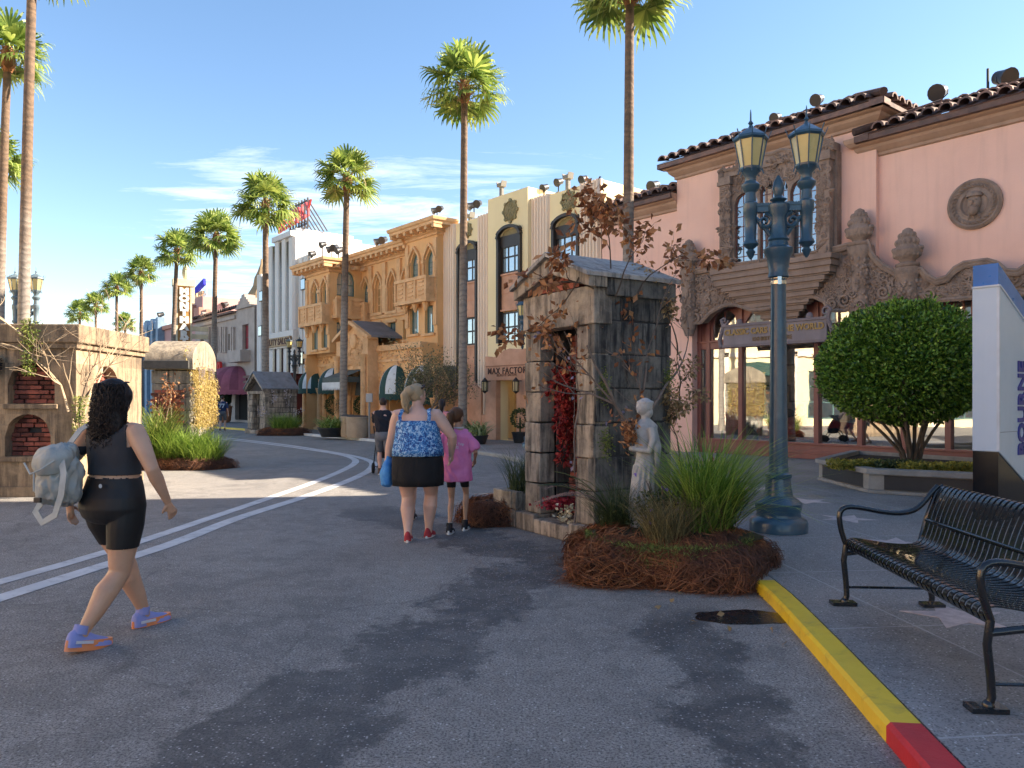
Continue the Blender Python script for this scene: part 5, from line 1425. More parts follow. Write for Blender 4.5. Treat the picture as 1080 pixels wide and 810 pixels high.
# ================================================================== palms
def palm_crown(seed, nf=30, r=1.34):
    g = random.Random(seed); m = MB()
    for i in range(nf):
        t = i/nf
        el = R(82) - t**.9*R(112) + g.uniform(-.14,.14)     # from upright young leaves to hanging old ones
        az = i*2.39996+g.uniform(-.25,.25)
        pl = r*(.40+.14*g.random())*(1 if el > -.4 else .75); fr = r*(.60+.10*g.random())
        d = Vector((cos(az)*cos(el), sin(az)*cos(el), sin(el)))
        side = Vector((-sin(az), cos(az), 0)); up = side.cross(d)*-1
        base = d*.12+Vector((0,0,.1*sin(el)))
        tip = base+d*pl+Vector((0,0,-.05-.10*(1-abs(sin(el)))))
        m.tube([base, base.lerp(tip,.5)+Vector((0,0,.04)), tip], [.018,.013,.009], 4)
        dd = (tip-base).normalized()
        nl = 19; roll = g.uniform(-.5,.5)
        sd = side*cos(roll)+up*sin(roll); un = (sd.cross(dd)).normalized()
        for k in range(nl):
            a = (k/(nl-1)-.5)*R(235)
            ld = dd*cos(a)+sd*sin(a)
            L_ = fr*(1-.22*abs(a)/2.05)*g.uniform(.9,1.05)
            w = .098*r/1.34; pn = (ld.cross(un)).normalized()
            fold = un*(.10*sin(a*2))
            droop = .10+.55*g.random()*(.4+abs(a)/2.5)
            p0 = tip; p1 = tip+ld*L_*.35+fold*.5; p2 = tip+ld*L_*.68+fold-Vector((0,0,droop*.16)); p3 = tip+ld*L_*.88-Vector((0,0,droop*.42))*L_; p4 = tip+ld*L_*.96-Vector((0,0,droop*.95))*L_
            m.strip([p0,p1,p2,p3,p4], [.012,w,w*.9,w*.45,.006], pn)
    return m
def palm_boot(seed):
    g = random.Random(seed); m = MB()
    m.lathe([(.11,-.55),(.17,-.40),(.20,-.15),(.16,.10),(.06,.28)], 12)
    for k in range(46):
        a = g.uniform(0,6.28); z = g.uniform(-.5,.15); u = g.uniform(.25,1.1)
        b_ = Vector((.15*cos(a), .15*sin(a), z)); d = Vector((cos(a)*cos(u), sin(a)*cos(u), sin(u)))
        m.strip([b_, b_+d*.12, b_+d*.24], [.07,.05,.02], (-sin(a), cos(a), 0))
    return m
def dead_skirt(seed):
    g = random.Random(seed); m = MB()
    for k in range(34):
        a = g.uniform(0,6.28); r0 = g.uniform(.2,.9); L_ = g.uniform(.3,.65)
        b_ = Vector((r0*cos(a), r0*sin(a), g.uniform(-.25,-.05)))
        m.strip([b_, b_+Vector((.1*cos(a),.1*sin(a),-.5*L_)), b_+Vector((.1*cos(a)+g.uniform(-.1,.1),.1*sin(a),-L_))], [.03,.02,.006], (-sin(a), cos(a), 0))
    return m
M_palm = leafmat('palm_fronds', (.14,.235,.04), (.33,.38,.09), .8, .42, .42)
M_boot = mat('orange_brown_palm_boots', (.30,.13,.05), (.20,.09,.04), .85, 8, isl=.6, bump=.5)
M_straw_p = mat('straw_coloured_dead_fronds', (.42,.34,.17), (.3,.22,.1), .85, 8, isl=.5, bump=0)
def trunkmat():
    g = G('ringed_palm_bark')
    wv = g.new('ShaderNodeTexWave', wave_type='BANDS', bands_direction='Z'); g.l.new(g.tc.outputs['Object'], wv.inputs[0])
    wv.inputs['Scale'].default_value = 1.9; wv.inputs['Distortion'].default_value = 7; wv.inputs['Detail'].default_value = 3; wv.inputs['Detail Scale'].default_value = 2.
    sp = g.new('ShaderNodeSeparateXYZ'); g.l.new(g.tc.outputs['Object'], sp.inputs[0])
    hi = g.ramp(g.math('ADD', sp.outputs[2], g.math('MULTIPLY', g.noise(1.1,4), 3.)), 5.8, 8.2)
    low = g.mix(g.ramp(g.noise(2.2,6,.7),.3,.7), (.30,.26,.22,1), (.22,.19,.165,1)); high = g.mix(g.ramp(g.noise(5,6,.7),.3,.7), (.20,.125,.075,1), (.11,.07,.045,1))
    col = g.mix(hi, low, high)
    col = g.mix(g.math('MULTIPLY', g.ramp(wv.outputs[0],.55,.95), .32), col, (.06,.045,.035,1))
    g.base(col); g.rough(.85); n_ = g.bump(wv.outputs[0], .3, .02); g.normal(g.bump(g.noise(30,6,.7), .5, .02, n_)); return g.m
M_trunk = trunkmat()
crowns = [mesh_of('palm_crown_%d' % s, palm_crown(s)) for s in (1, 2, 3)]
boots = [mesh_of('palm_boot_%d' % s, palm_boot(s)) for s in (1, 2)]
skirts = [mesh_of('palm_skirt_%d' % s, dead_skirt(s)) for s in (1, 2)]
PN = [0]
def palm(label, x, y, h, tr=.13, lean=(0,0), z0=SW, cs=1.):
    t = thing('palm_tree', label, 'palm tree', (x, y, z0), 0, 'tall fan palms along the street')
    i = PN[0]; PN[0] += 1; H_ = h-z0
    pts = []; rad = []; n = 44
    for k in range(n+1):
        u = k/n; pts.append((lean[0]*u**1.6, lean[1]*u**1.6, H_*u)); rad.append(tr*(1.28-.42*u+.55*max(0,.06-u)*10*.6)*(1+.022*(k % 2)))
    obj('trunk', MB().tube(pts, rad, 14), M_trunk, t, 60)
    top = (lean[0], lean[1], H_)
    c = obj('crown', crowns[i % 3], M_palm, t, loc=top); c.rotation_euler = (0,0,i*1.3); c.scale = (cs,cs,cs)
    b_ = obj('leaf_bases', boots[i % 2], M_boot, t, loc=top); b_.rotation_euler = (0,0,i*2.1)
    s_ = obj('dead_fronds', skirts[i % 2], M_straw_p, t, loc=top); s_.rotation_euler = (0,0,i*.7); s_.scale = (cs,cs,cs)
    return t
palm('tall palm rising behind the right stone mausoleum, its crown cut by the frame top', 2.71, 18, 11.25, .115, (.05,0), cs=.95)
palm('palm with a full crown before the cream art deco building', hx(488,24.5), 24.5, 11.45, .115, (.06,0))
palm('palm in front of the tan building beside the beige bins', hx(362,31), 31, 10.4, .13, (.15,0), cs=.95)
palm('palm in front of the white fluted tower', hx(280,36), 36, 10.65, .14, (0,0), cs=1.08)
palm('palm before the grey stone building, dark slim trunk', hx(225,43), 43, 10.6, .13, (.15,0), cs=1.12)
palm('palm just left of the vertical sign', hx(181,49), 49, 10.9, .13, (.35,0), cs=1.1)
palm('palm at the left edge of the blue building', hx(149,57), 57, 10.9, .12, (0,0), cs=.95)
palm('second palm left of the blue building, slightly lower in the photo', hx(123,65), 65, 10.9, .12, (0,0), cs=1.0)
palm('small distant palm between two larger distant palms above the left tomb', hx(101,77), 77, 10.9, .12, (0,0))
palm('leftmost of the distant palms above the left tomb', hx(84,83), 83, 10.7, .14, (0,0), cs=1.15)
palm('farthest small palm above the far red-roofed houses', hx(132,97), 97, 10.9, .14, (0,0), cs=1.15)
palm('thick leaning palm at the left, crown cut off by the frame top', -12.1, 19, 12.9, .115, (.28,0), 0, 1.)
palm('palm at the left frame edge with an orange-brown leaf base', -15.05, 22.5, 11.6, .115, (.30,0), 0, .85)
palm('palm mostly outside the left frame edge, only fronds showing', -22.6, 33, 11.7, .13, (.2,0), 0, 1.1)

# ================================================================== foliage helpers
def blades(m, cx, cy, z, n, L_, spread, rbase, g, w=.009, droop=.8, az0=None, azs=pi, seg=5):
    for _ in range(n):
        a = g.uniform(0,6.283) if az0 is None else az0+g.uniform(-azs,azs)
        r0 = rbase*sqrt(g.random()); b_ = g.uniform(0,6.283)
        p = Vector((cx+r0*cos(b_), cy+r0*sin(b_), z)); l = L_*g.uniform(.55,1.1)
        ln = spread*g.uniform(.25,1.); d = Vector((cos(a)*ln, sin(a)*ln, 1)).normalized(); dr = droop*g.uniform(.4,1.3)
        pts = [p]; q = p.copy(); dd = d.copy()
        for k in range(seg):
            q = q+dd*l/seg; pts.append(q.copy()); dd = (dd+Vector((cos(a)*.12,sin(a)*.12,-dr*.42*(k+1)/seg))).normalized()
        if pts[-1].z < .03: pts = [Vector((c_.x,c_.y,max(c_.z,.03))) for c_ in pts]
        s = Vector((-sin(a+g.uniform(-.8,.8)), cos(a), 0)).normalized()
        m.strip(pts, [w*(1-.15*k) if k < seg else w*.15 for k in range(seg+1)], s)
    return m
def tanmix(name, c1, c2, c3, frac):
    M_ = leafmat(name, c1, c2, .7, .35, .5); g = M_.node_tree; return M_
def leafcard(m, p, d, L_, w, g, up=None):
    d = Vector(d).normalized(); s = d.cross(Vector((g.uniform(-1,1),g.uniform(-1,1),g.uniform(-1,1))))
    if s.length < 1e-3: s = Vector((1,0,0))
    s.normalize(); n_ = s.cross(d); p = Vector(p)
    m.add([p, p+d*L_*.5+s*w*.5+n_*w*.15, p+d*L_, p+d*L_*.5-s*w*.5+n_*w*.15], [(0,1,2,3)])
def twig(m, p, d, L_, r, depth, g, tips, curve=.35, nb=(2,3), grav=0.):
    p = Vector(p); d = Vector(d).normalized(); pts = [p.copy()]; rad = [r]; q = p.copy(); n = 5
    for k in range(n):
        d = (d+Vector((g.uniform(-1,1),g.uniform(-1,1),g.uniform(-1,1)))*curve*.5+Vector((0,0,grav))).normalized()
        q = q+d*L_/n; pts.append(q.copy()); rad.append(r*(1-.55*(k+1)/n))
        if depth == 0 or k >= 2: tips.append((q.copy(), d.copy()))
    m.tube(pts, rad, 5 if r > .004 else 4)
    if depth > 0:
        for _ in range(g.randint(*nb)):
            k = g.randint(2, n); dd = (d+Vector((g.uniform(-1,1),g.uniform(-1,1),g.uniform(-.6,1)))*.9).normalized()
            twig(m, pts[k], dd, L_*g.uniform(.55,.8), rad[k]*.75, depth-1, g, tips, curve, nb, grav)
M_grass = leafmat('bright_ornamental_grass', (.12,.25,.03), (.32,.42,.08), .6, .35, .5)
M_grassd = leafmat('dark_ornamental_grass', (.035,.065,.022), (.10,.12,.045), .7, .25, .55)
M_grassdry = leafmat('dry_tan_grass', (.16,.13,.055), (.30,.24,.11), .6, .3, .7)
M_bark = mat('pale_twig_bark', (.23,.18,.15), (.16,.12,.10), .85, 12, bump=.4)
M_barkd = mat('brown_twig_bark', (.12,.085,.06), (.08,.055,.04), .85, 12, bump=.4)
M_brownleaf = leafmat('dried_brown_leaves', (.26,.09,.035), (.42,.21,.09), .7, .25, .7)
M_redleaf = leafmat('dark_red_leaves', (.24,.012,.018), (.38,.05,.035), .9, .3, .55)
M_greenleaf = leafmat('yellow_green_creeper', (.12,.20,.03), (.25,.28,.06), .7, .4, .6)
M_yellowleaf = leafmat('golden_dry_creeper', (.40,.30,.08), (.55,.42,.16), .6, .4, .6)

# ================================================================== the right-hand stone mausoleum
def stonemat(name, a, b, dark, st=.85):
    g = G(name)
    v = g.island(); col = g.mix(g.ramp(g.noise(3.5,7,.7),.3,.7), lin(a), lin(b))
    s1 = g.ramp(g.noise(1.,6,.7, co=g.co((10,10,1.0))), .40, .60); s2 = g.ramp(g.noise(2.0,5,.65,dist=.6), .30, .58)
    col = g.mix(g.math('MULTIPLY', g.math('MULTIPLY', s1, s2), st), col, lin(dark))
    col = g.mix(g.math('MULTIPLY', g.ramp(g.noise(14,6,.8),.5,.75), .4), col, lin(dark))
    h_ = g.new('ShaderNodeHueSaturation'); g.put(h_.inputs['Color'], col); g.put(h_.inputs['Value'], g.math('MULTIPLY_ADD', v, .55, .70)); g.base(h_.outputs[0])
    g.rough(.85); n_ = g.bump(g.noise(9,7,.7), .5, .04); g.normal(g.bump(g.noise(60,5,.7), .35, .01, n_)); return g.m
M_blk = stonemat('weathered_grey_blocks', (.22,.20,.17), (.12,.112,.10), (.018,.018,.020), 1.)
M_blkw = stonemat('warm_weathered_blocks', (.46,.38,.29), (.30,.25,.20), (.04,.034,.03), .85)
M_inshade = stonemat('shaded_inner_blocks', (.10,.095,.085), (.06,.056,.052), (.015,.015,.016), 1.)  # darker copy of the block stone, doorway shade put into its colour
M_brick = mat('red_brick', (.30,.085,.055), (.15,.045,.035), .85, 9, isl=1.1, bump=.6, bs=40, bd=.01, dirt=.35, dirt_c=(.05,.03,.03))
M_mortar = mat('dark_mortar', (.05,.045,.045), None, .9, 10, bump=.4)
def blockwall(m, P0, ax, L_, z0, z1, th, g, rows, bw, gap=.012, hole=None):
    # courses of separate stone blocks along direction ax; th = thickness inward (to the left of ax)
    ax = Vector(ax).normalized(); inn = Vector((-ax.y, ax.x, 0)); rh = (z1-z0)/rows
    for r in range(rows):
        x = -(g.random()*.5 if r % 2 else 0)*bw; za = z0+r*rh+gap/2; zb = z0+(r+1)*rh-gap/2
        while x < L_-.01:
            w = bw*g.uniform(.8,1.25); a = max(0, x)+gap/2; b_ = min(L_, x+w)-gap/2
            if L_-b_ < bw*.3: b_ = L_-gap/2; w = L_-x+.1
            x += w
            if b_-a < .03: continue
            pro = g.uniform(-.010,.014)
            cor = []
            for (s, zz) in ((a,za),(b_,za),(b_,zb),(a,zb)):
                for i_ in (-pro, th):
                    q = Vector(P0)+ax*(s+g.uniform(-.004,.004))+inn*i_; cor.append((q.x, q.y, zz+g.uniform(-.004,.004)))
            m.add(cor, [(0,2,4,6)[::-1],(1,3,5,7),(0,1,3,2)[::-1],(2,3,5,4)[::-1],(4,5,7,6)[::-1],(6,7,1,0)[::-1]])
def mausoleum(t, W, D, zs, zpk, g, dw, dz, Ma, Mb, Mr, brick=True):
    # local frame: gable front faces -y, x along the front, body runs back to y = D
    m = MB(); pw = (W-dw)/2
    m.box(-W/2+.01, -W/2+.16, .02, D-.02, 0, zs-.02); m.box(W/2-.16, W/2-.01, .02, D-.02, 0, zs-.02); m.box(-W/2+.02, W/2-.02, D-.12, D-.02, 0, zs-.02)
    m.box(-W/2+.02, W/2-.02, .05, D-.05, zs-.06, zs-.02)
    obj('core', m, M_mortar, t)
    m = MB(); rows = 6
    blockwall(m, (-W/2,0,0), (1,0,0), pw, .20, dz, .20, g, rows, pw*1.2); blockwall(m, (W/2-pw,0,0), (1,0,0), pw, .20, dz, .20, g, rows, pw*1.2)
    m2 = MB(); m2.box(-W/2-.02, W/2+.02, -.02, .22, dz+.005, zs); m.merge(m2)
    obj('front_blocks', m, Mb, t, bevel=.012)
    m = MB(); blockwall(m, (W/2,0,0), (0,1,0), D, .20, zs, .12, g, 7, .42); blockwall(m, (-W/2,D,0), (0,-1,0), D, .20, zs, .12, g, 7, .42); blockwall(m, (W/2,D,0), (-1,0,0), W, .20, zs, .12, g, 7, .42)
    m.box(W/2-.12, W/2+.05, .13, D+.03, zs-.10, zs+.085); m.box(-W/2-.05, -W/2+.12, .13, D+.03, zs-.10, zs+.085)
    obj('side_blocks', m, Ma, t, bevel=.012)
    m = MB()
    m.box(-W/2-.06, -dw/2, -.10, D+.05, 0, .20); m.box(dw/2, W/2+.06, -.10, D+.05, 0, .20); m.box(-dw/2, dw/2, -.10, D, 0, .16)
    obj('plinth', m, Mb, t, bevel=.015)
    # recess: inner walls darkened in colour for shade, brick on the back wall
    BK = .40
    m = MB(); m.box(-dw/2-.1, dw/2+.1, BK+.03, BK+.06, .16, dz+.05)
    obj('inner_wall', m, M_mortar if brick else M_dark, t)
    if brick:
        m = MB(); rr = int((dz-.2)/.068)
        for r in range(rr):
            x = -dw/2-(.08 if r % 2 else 0)
            while x < dw/2:
                w = .165*g.uniform(.85,1.1); m.box(max(x,-dw/2)+.004, min(x+w,dw/2)-.004, BK-.01+g.uniform(-.018,.012), BK+.05, .2+r*.068, .2+r*.068+.056); x += w
        obj('brick_back', m, M_brick, t)
    m = MB(); blockwall(m, (-dw/2+.012,BK,0), (0,-1,0), BK-.20, .2, dz, .02, g, 6, .4); obj('inner_blocks', m, M_inshade if brick else Ma, t)
    # gable filled with brick, raking stone frame
    m = MB(); n = int((zpk-zs)/.07)
    for r in range(n):
        z = zs+.02+r*.07; hw = (W/2-.10)*(1-(z-zs+.06)/(zpk-zs+.02)); x = -hw
        while x < hw-.03:
            w = .17*g.uniform(.7,1.1); e_ = min(hw, x+w); m.box(x+.004, e_-.004, .03+g.uniform(-.015,.01), .14, z, z+.058); x += w
    if n and brick: obj('gable_bricks', m, M_brick, t)
    obj('gable_back', MB().prism([(-W/2+.05, zs), (W/2-.05, zs), (0, zpk-.06)], .10, D-.02), M_mortar, t)
    m = MB(); 
    for s in (-1, 1):
        m.prism([(s*(W/2+.07), zs-.03), (s*(W/2+.07), zs+.10), (0, zpk+.16), (0, zpk-.02)], -.12, .12)
    obj('raking_cornice', m, Mb, t, bevel=.012)
    m = MB()
    for s in (-1, 1):
        a = [(s*(W/2+.09), zs+.075), (s*(W/2+.09), zs+.125), (0, zpk+.215), (0, zpk+.16)]
        m.prism(a, -.17, D+.07)
    obj('roof', m, Mr, t, bevel=.008)
# front corners
A0 = Vector((.155, 8.95, 0)); A1 = Vector((.84, 7.85, 0))      # ends of the front at ground level
fv = (A1-A0); Wm = fv.length; rzm = atan2(fv.y, fv.x)
mid = (A0+A1)/2
M_roofst = stonemat('pale_streaked_roof', (.46,.43,.39), (.36,.33,.30), (.06,.06,.065), .6)
mz = thing('stone_mausoleum', 'large weathered stone mausoleum with grey gabled roof and red leaves in its doorway', 'mausoleum', (mid.x, mid.y, 0), rzm)
gm = random.Random(21)
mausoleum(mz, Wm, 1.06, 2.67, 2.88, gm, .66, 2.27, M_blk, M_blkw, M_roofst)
MM = Matrix.Translation((mid.x, mid.y, 0)) @ Matrix.Rotation(rzm, 4, 'Z')
def mloc(x, y, z): return MM @ Vector((x, y, z))
# side step/planter box left of the doorway
bx = thing('stone_planter', 'low grey stone block planter holding dark grass left of the mausoleum doorway', 'planter', tuple(mloc(-Wm/2-.32, .15, 0)), rzm)
m = MB(); blockwall(m, (-.26,-.25,0), (1,0,0), .52, 0, .42, .12, gm, 2, .28); blockwall(m, (-.26,.35,0), (0,-1,0), .6, 0, .42, .12, gm, 2, .28); m.box(-.25,.25,-.2,.35,.0,.38)
obj('blocks', m, M_blkw, bx, bevel=.01)
gg = random.Random(4); m = MB(); blades(m, 0, .05, .38, 420, .62, .55, .20, gg, .007, .7)
tgx = tag(obj('dark_grass', m, M_grassd), 'dark green grass clump growing in the low stone planter', 'grass clump'); tgx.matrix_world = MM @ Matrix.Translation((-Wm/2-.32, .15, 0))
# straw at its foot
def straw_pile(name, label, c, rx, ry, h, n, g, rz=0., lumps=.15, spread=.09, mat_=None, moss=False, L_=(.12,.30)):
    t = thing(name, label, 'straw pile', (c[0], c[1], c[2] if len(c) > 2 else 0), rz)
    def hgt(u, v):
        q = (u*u)**1.6+(v*v)**1.6
        return max(0, 1-q)**.28
    m = MB(); N = 40; K = 12; rings = []
    for j in range(K+1):
        s = 1-j/K*.999; ring = []
        for i in range(N):
            a = 2*pi*i/N; sq = (abs(cos(a))**3.2+abs(sin(a))**3.2)**(-1/3.2); rr = s*sq*(1+lumps*.5*sin(a*5+1)*s)
            zz = h*(1-s**4)**.5*(1+.10*fbm(rr*cos(a)*3, rr*sin(a)*3, .5))
            ring.append((rx*rr*cos(a), ry*rr*sin(a), zz if j else 0))
        rings.append(ring)
    m.rings(rings, True); core = obj('core', m, mat_ or M_strawcore, t, 180)
    m = MB()
    for _ in range(n):
        a = g.uniform(0, 2*pi); s = 1-.42*g.random()**1.4; sq = (abs(cos(a))**3.2+abs(sin(a))**3.2)**(-1/3.2); rr = s*sq*(1+lumps*.5*sin(a*5+1)*s)
        p = Vector((rx*rr*cos(a), ry*rr*sin(a), h*(1-min(1,s)**4)**.5))
        if s > .9: p.z = g.uniform(0, h*.62)
        nrm = Vector((cos(a)/rx, sin(a)/ry, .9*(p.z/h)**2/max(h,.1)*.6+.1)).normalized()
        tn = Vector((g.uniform(-1,1), g.uniform(-1,1), g.uniform(-1.1,.35))); tn = (tn-nrm*tn.dot(nrm)).normalized()
        l = g.uniform(*L_); cur = nrm*g.uniform(.02,spread)
        pts = [p-tn*l*.5, p-tn*l*.17+cur, p+tn*l*.17+cur*.9, p+tn*l*.5+nrm*g.uniform(-.02,.05)]
        pts = [Vector((q.x,q.y,max(q.z,.006))) for q in pts]
        m.strip(pts, [.004,.006,.006,.003], nrm.cross(tn)*.7+nrm*.6)
    for _ in range(int(n*.09)):      # loose litter round the foot
        a = g.uniform(0, 2*pi); s = 1+abs(g.gauss(0,.10)); sq = (abs(cos(a))**3.2+abs(sin(a))**3.2)**(-1/3.2); rr = s*sq*(1+lumps*.5*sin(a*5+1))
        p = Vector((rx*rr*cos(a), ry*rr*sin(a), .007)); b_ = g.uniform(0,6.28); tn = Vector((cos(b_), sin(b_), 0)); l = g.uniform(.05,.2)
        m.strip([p-tn*l/2, p+Vector((-tn.y,tn.x,0))*.01+Vector((0,0,.006)), p+tn*l/2], [.003,.005,.003], (-tn.y,tn.x,0))
    obj('straw', m, M_pinestraw, t)
    return t
M_strawcore = mat('matted_dark_straw', (.055,.026,.018), (.03,.016,.012), .95, 9, bump=1., bs=34, bd=.05)
def strawm():
    g = G('reddish_pine_straw'); r = g.island(); g.p.inputs['Specular IOR Level'].default_value = .3
    col = g.mix(g.ramp(r,.1,.9), (.12,.042,.022,1), (.36,.15,.065,1)); col = g.mix(g.ramp(g.noise(1.7,3),.45,.65), col, (.10,.045,.03,1)); g.base(col); g.rough(.8); return g.m
M_pinestraw = strawm()
q = mloc(-Wm/2-.42, -.05, 0)
straw_pile('straw_clump', 'small clump of pine straw on the road at the left foot of the mausoleum', (q.x-.05, q.y+.1, 0), .34, .45, .26, 1700, random.Random(9), rzm)
mc = Vector((hx(708, 6.55), 6.55, 0))
mound = straw_pile('straw_mound', 'large mound of reddish-brown pine straw at the kerb, holding tall grasses', (mc.x-.0, mc.y+.12, 0), .82, .66, .33, 12000, random.Random(10), R(-8), .2, L_=(.12,.34))
m = MB(); g = random.Random(12)
for _ in range(5200):
    a = g.uniform(0,2*pi); s = sqrt(g.random())*.93; x = .80*s*cos(a); y = .72*s*sin(a)
    if g.random() < .5: a = g.uniform(-pi, 0); x = .80*.88*cos(a); y = .66*sin(a)+g.uniform(-.03,.12)
    z = .33*(1-min(.97,s)**4)**.5*1.02-.01
    leafcard(m, (x, y, z), (g.uniform(-.8,.8), g.uniform(-.8,.8), g.uniform(.1,1)), g.uniform(.02,.06), .006, g)
obj('moss', m, leafmat('mossy_green_grass_tufts', (.10,.15,.03), (.20,.24,.06), .6, .3, .7), mound)
m = MB().sphere((.35,-.0,.33),(.45,.35,.04),16,6).sphere((-.2,.05,.325),(.5,.45,.035),16,6); obj('moss_bed', m, mat('mossy_earth', (.045,.05,.02), (.03,.03,.016), .95, 14, bump=1., bs=60, bd=.02), mound, 180)
# grasses on the mound
def place(o, x, y, z=0, rz=0): o.location = (x, y, z); o.rotation_euler = (0,0,rz)
g = random.Random(31)
m = MB(); blades(m, 0,0,0, 950, .98, .60, .17, g, .014, .8); blades(m, 0,0,0, 220, 1.2, 1.2, .14, g, .013, 1.0, 0, 1.1); blades(m, 0,0,0, 160, 1.05, .35, .12, g, .015, .35)
place(tag(obj('ornamental_grass', m, M_grass), 'tall bright green ornamental grass at the right of the straw mound', 'grass clump'), mc.x+.33, mc.y+.12, .29)
m = MB(); blades(m, 0,0,0, 260, .8, .9, .2, g, .010, 1.1)
place(tag(obj('dead_grass', m, M_grassdry), 'bleached dead blades drooping among the tall green ornamental grass', 'grass clump'), mc.x+.33, mc.y+.10, .29)
m = MB(); blades(m, 0,0,0, 520, .55, .65, .16, g, .008, .8)
place(tag(obj('ornamental_grass', m, M_grassdry), 'short olive and tan grass tuft at the front of the straw mound', 'grass clump'), mc.x-.10, mc.y-.22, .30)
m = MB(); blades(m, 0,0,0, 620, .72, .9, .15, g, .006, 1.)
for k in range(9):
    a = g.uniform(2.0,4.6); pts = [Vector((0,0,0))]; d = Vector((cos(a)*.5, sin(a)*.3, 1)).normalized()
    for j in range(7): pts.append(pts[-1]+d*.13); d = (d+Vector((cos(a)*.12, sin(a)*.1, -.16))).normalized()
    m.tube(pts, .003, 4)
dg = obj('fountain_grass', m, M_grassd); place(tag(dg, 'dark purple-green fountain grass between the statue and the mausoleum corner', 'grass clump'), mc.x-.42, mc.y+.42, .30)
m = MB(); g3 = random.Random(6)
for k in range(7):
    a = g3.uniform(2.3,4.2); p = Vector((0,0,.05)); d = Vector((cos(a)*.6, sin(a)*.3, 1)).normalized(); pts = [p]
    for j in range(9): pts.append(pts[-1]+d*.10); d = (d+Vector((cos(a)*.13, sin(a)*.1, -.17))).normalized()
    m.tube(pts[:6], .002, 4)
    for j in range(150):
        u = g3.uniform(5, 8.9); i_ = int(u); q_ = pts[i_].lerp(pts[i_+1], u-i_); leafcard(m, q_, (g3.uniform(-1,1), g3.uniform(-1,1), g3.uniform(-.2,1)), .022, .003, g3)
obj('seed_plumes', m, leafmat('pinkish_plumes', (.32,.20,.19), (.42,.30,.26), .4, .3, .8), dg)
# flowers and leaves on the mound
m = MB(); g = random.Random(77)
for _ in range(900):
    x = g.gauss(0,.16); y = g.gauss(0,.12); z = g.uniform(0,.42); leafcard(m, (x,y,z), (g.uniform(-1,1),g.uniform(-1,1),g.uniform(-.2,1)), .045, .022, g)
pl = obj('low_shrub', m, M_grassd); place(tag(pl, 'dark leafy plant with small violet flowers at the statue base', 'plant'), mc.x-.02, mc.y+.10, .28)
m = MB()
for _ in range(11):
    c = Vector((g.gauss(0,.16), g.gauss(-.05,.08), g.uniform(.2,.62)))
    for k in range(6): leafcard(m, c, (cos(k*1.05), -.5, sin(k*1.05)), .022, .016, g)
obj('flowers', m, mat('violet_petals', (.20,.10,.55), (.28,.16,.62), .6, 5, bump=0), pl)
m = MB()
for k in range(10): m.tube([(0,0,0),(g.uniform(-.2,.2),g.uniform(-.15,.15),.5)], .003, 4)
obj('stems', m, M_barkd, pl)

# creepers and twigs on the mausoleum
def creeper(label, name, starts, leafm, barkm, n, g, L_=.9, depth=3, leaf=.05, r=.012, cat='creeper', grav=-.02, curve=.5, cl=1, nb=(2,3)):
    m = MB(); tips = []
    for p, d in starts: twig(m, p, d, L_, r, depth, g, tips, curve, nb, grav)
    m.v = [(x, y, max(z, .015)) for x, y, z in m.v]
    t = thing(name, label, cat, tuple(starts[0][0]))
    off = Vector(starts[0][0]); m.v = [(x-off.x, y-off.y, z-off.z) for x, y, z in m.v]
    obj('branches', m, barkm, t)
    l = MB()
    for _ in range(n):
        p, d = g.choice(tips); q = Vector(p)-off
        for _k in range(cl):
            o_ = Vector((g.uniform(-1,1),g.uniform(-1,1),g.uniform(-1,1)))
            leafcard(l, q+o_*.05, o_+Vector((0,0,-.3)), leaf*g.uniform(.6,1.3), leaf*.6, g)
    if n: obj('leaves', l, leafm, t)
    return t
g = random.Random(41)
s0 = mloc(Wm/2+.12, .45, .3)
creeper('pale bare branching tree with curled brown leaves against the mausoleum side wall', 'small_tree', [(s0, (0,0,1)), (mloc(Wm/2+.14,.45,1.1), (-.5,-.3,1)), (mloc(Wm/2+.14,.46,1.15), (.5,.45,1)), (mloc(Wm/2+.13,.45,.9), (.1,.2,1))], M_brownleaf, M_bark, 260, g, 1.15, 3, .075, .022, 'tree', .03, .32)
creeper('dry brown leafy vine hanging over the mausoleum roof and gable', 'dry_vine', [(mloc(Wm/2+.05,-.05,2.62), (-.5,.2,.3)), (mloc(Wm/2+.1,.2,2.55), (.4,-.1,.5)), (mloc(.2,-.1,2.75), (.6,.0,.1)), (mloc(Wm/2-.1,-.12,2.75), (-.2,0,-.6)), (mloc(Wm/2+.1,.5,2.6), (.3,.1,.8)), (mloc(Wm/2-.1,.3,2.8), (-.1,.1,.8))], M_brownleaf, M_barkd, 820, g, .66, 2, .095, .009, 'vine', -.04, .7)
creeper('tall brown-leaved vine climbing at the back right corner of the mausoleum', 'dry_vine', [(mloc(Wm/2+.05,1.12,.1), (.0,.05,1)), (mloc(Wm/2+.06,1.12,.8), (.0,0,1)), (mloc(Wm/2+.06,1.12,1.4), (.0,.0,1)), (mloc(Wm/2+.04,1.12,2.0), (.0,.0,1))], leafmat('faded_tan_leaves', (.26,.17,.08), (.38,.27,.13), .7, .3, .7), M_barkd, 1900, g, .50, 3, .05, .010, 'vine', .01, .5)
creeper('dark red leafy garland hanging inside the mausoleum doorway', 'red_garland', [(mloc(-.10,.26,2.15), (0,-.02,-1)), (mloc(-.06,.22,2.12), (-.05,-.03,-1)), (mloc(-.10,.24,1.75), (.02,0,-1))], M_redleaf, M_barkd, 1100, g, .62, 1, .062, .008, 'garland', -.45, .15)
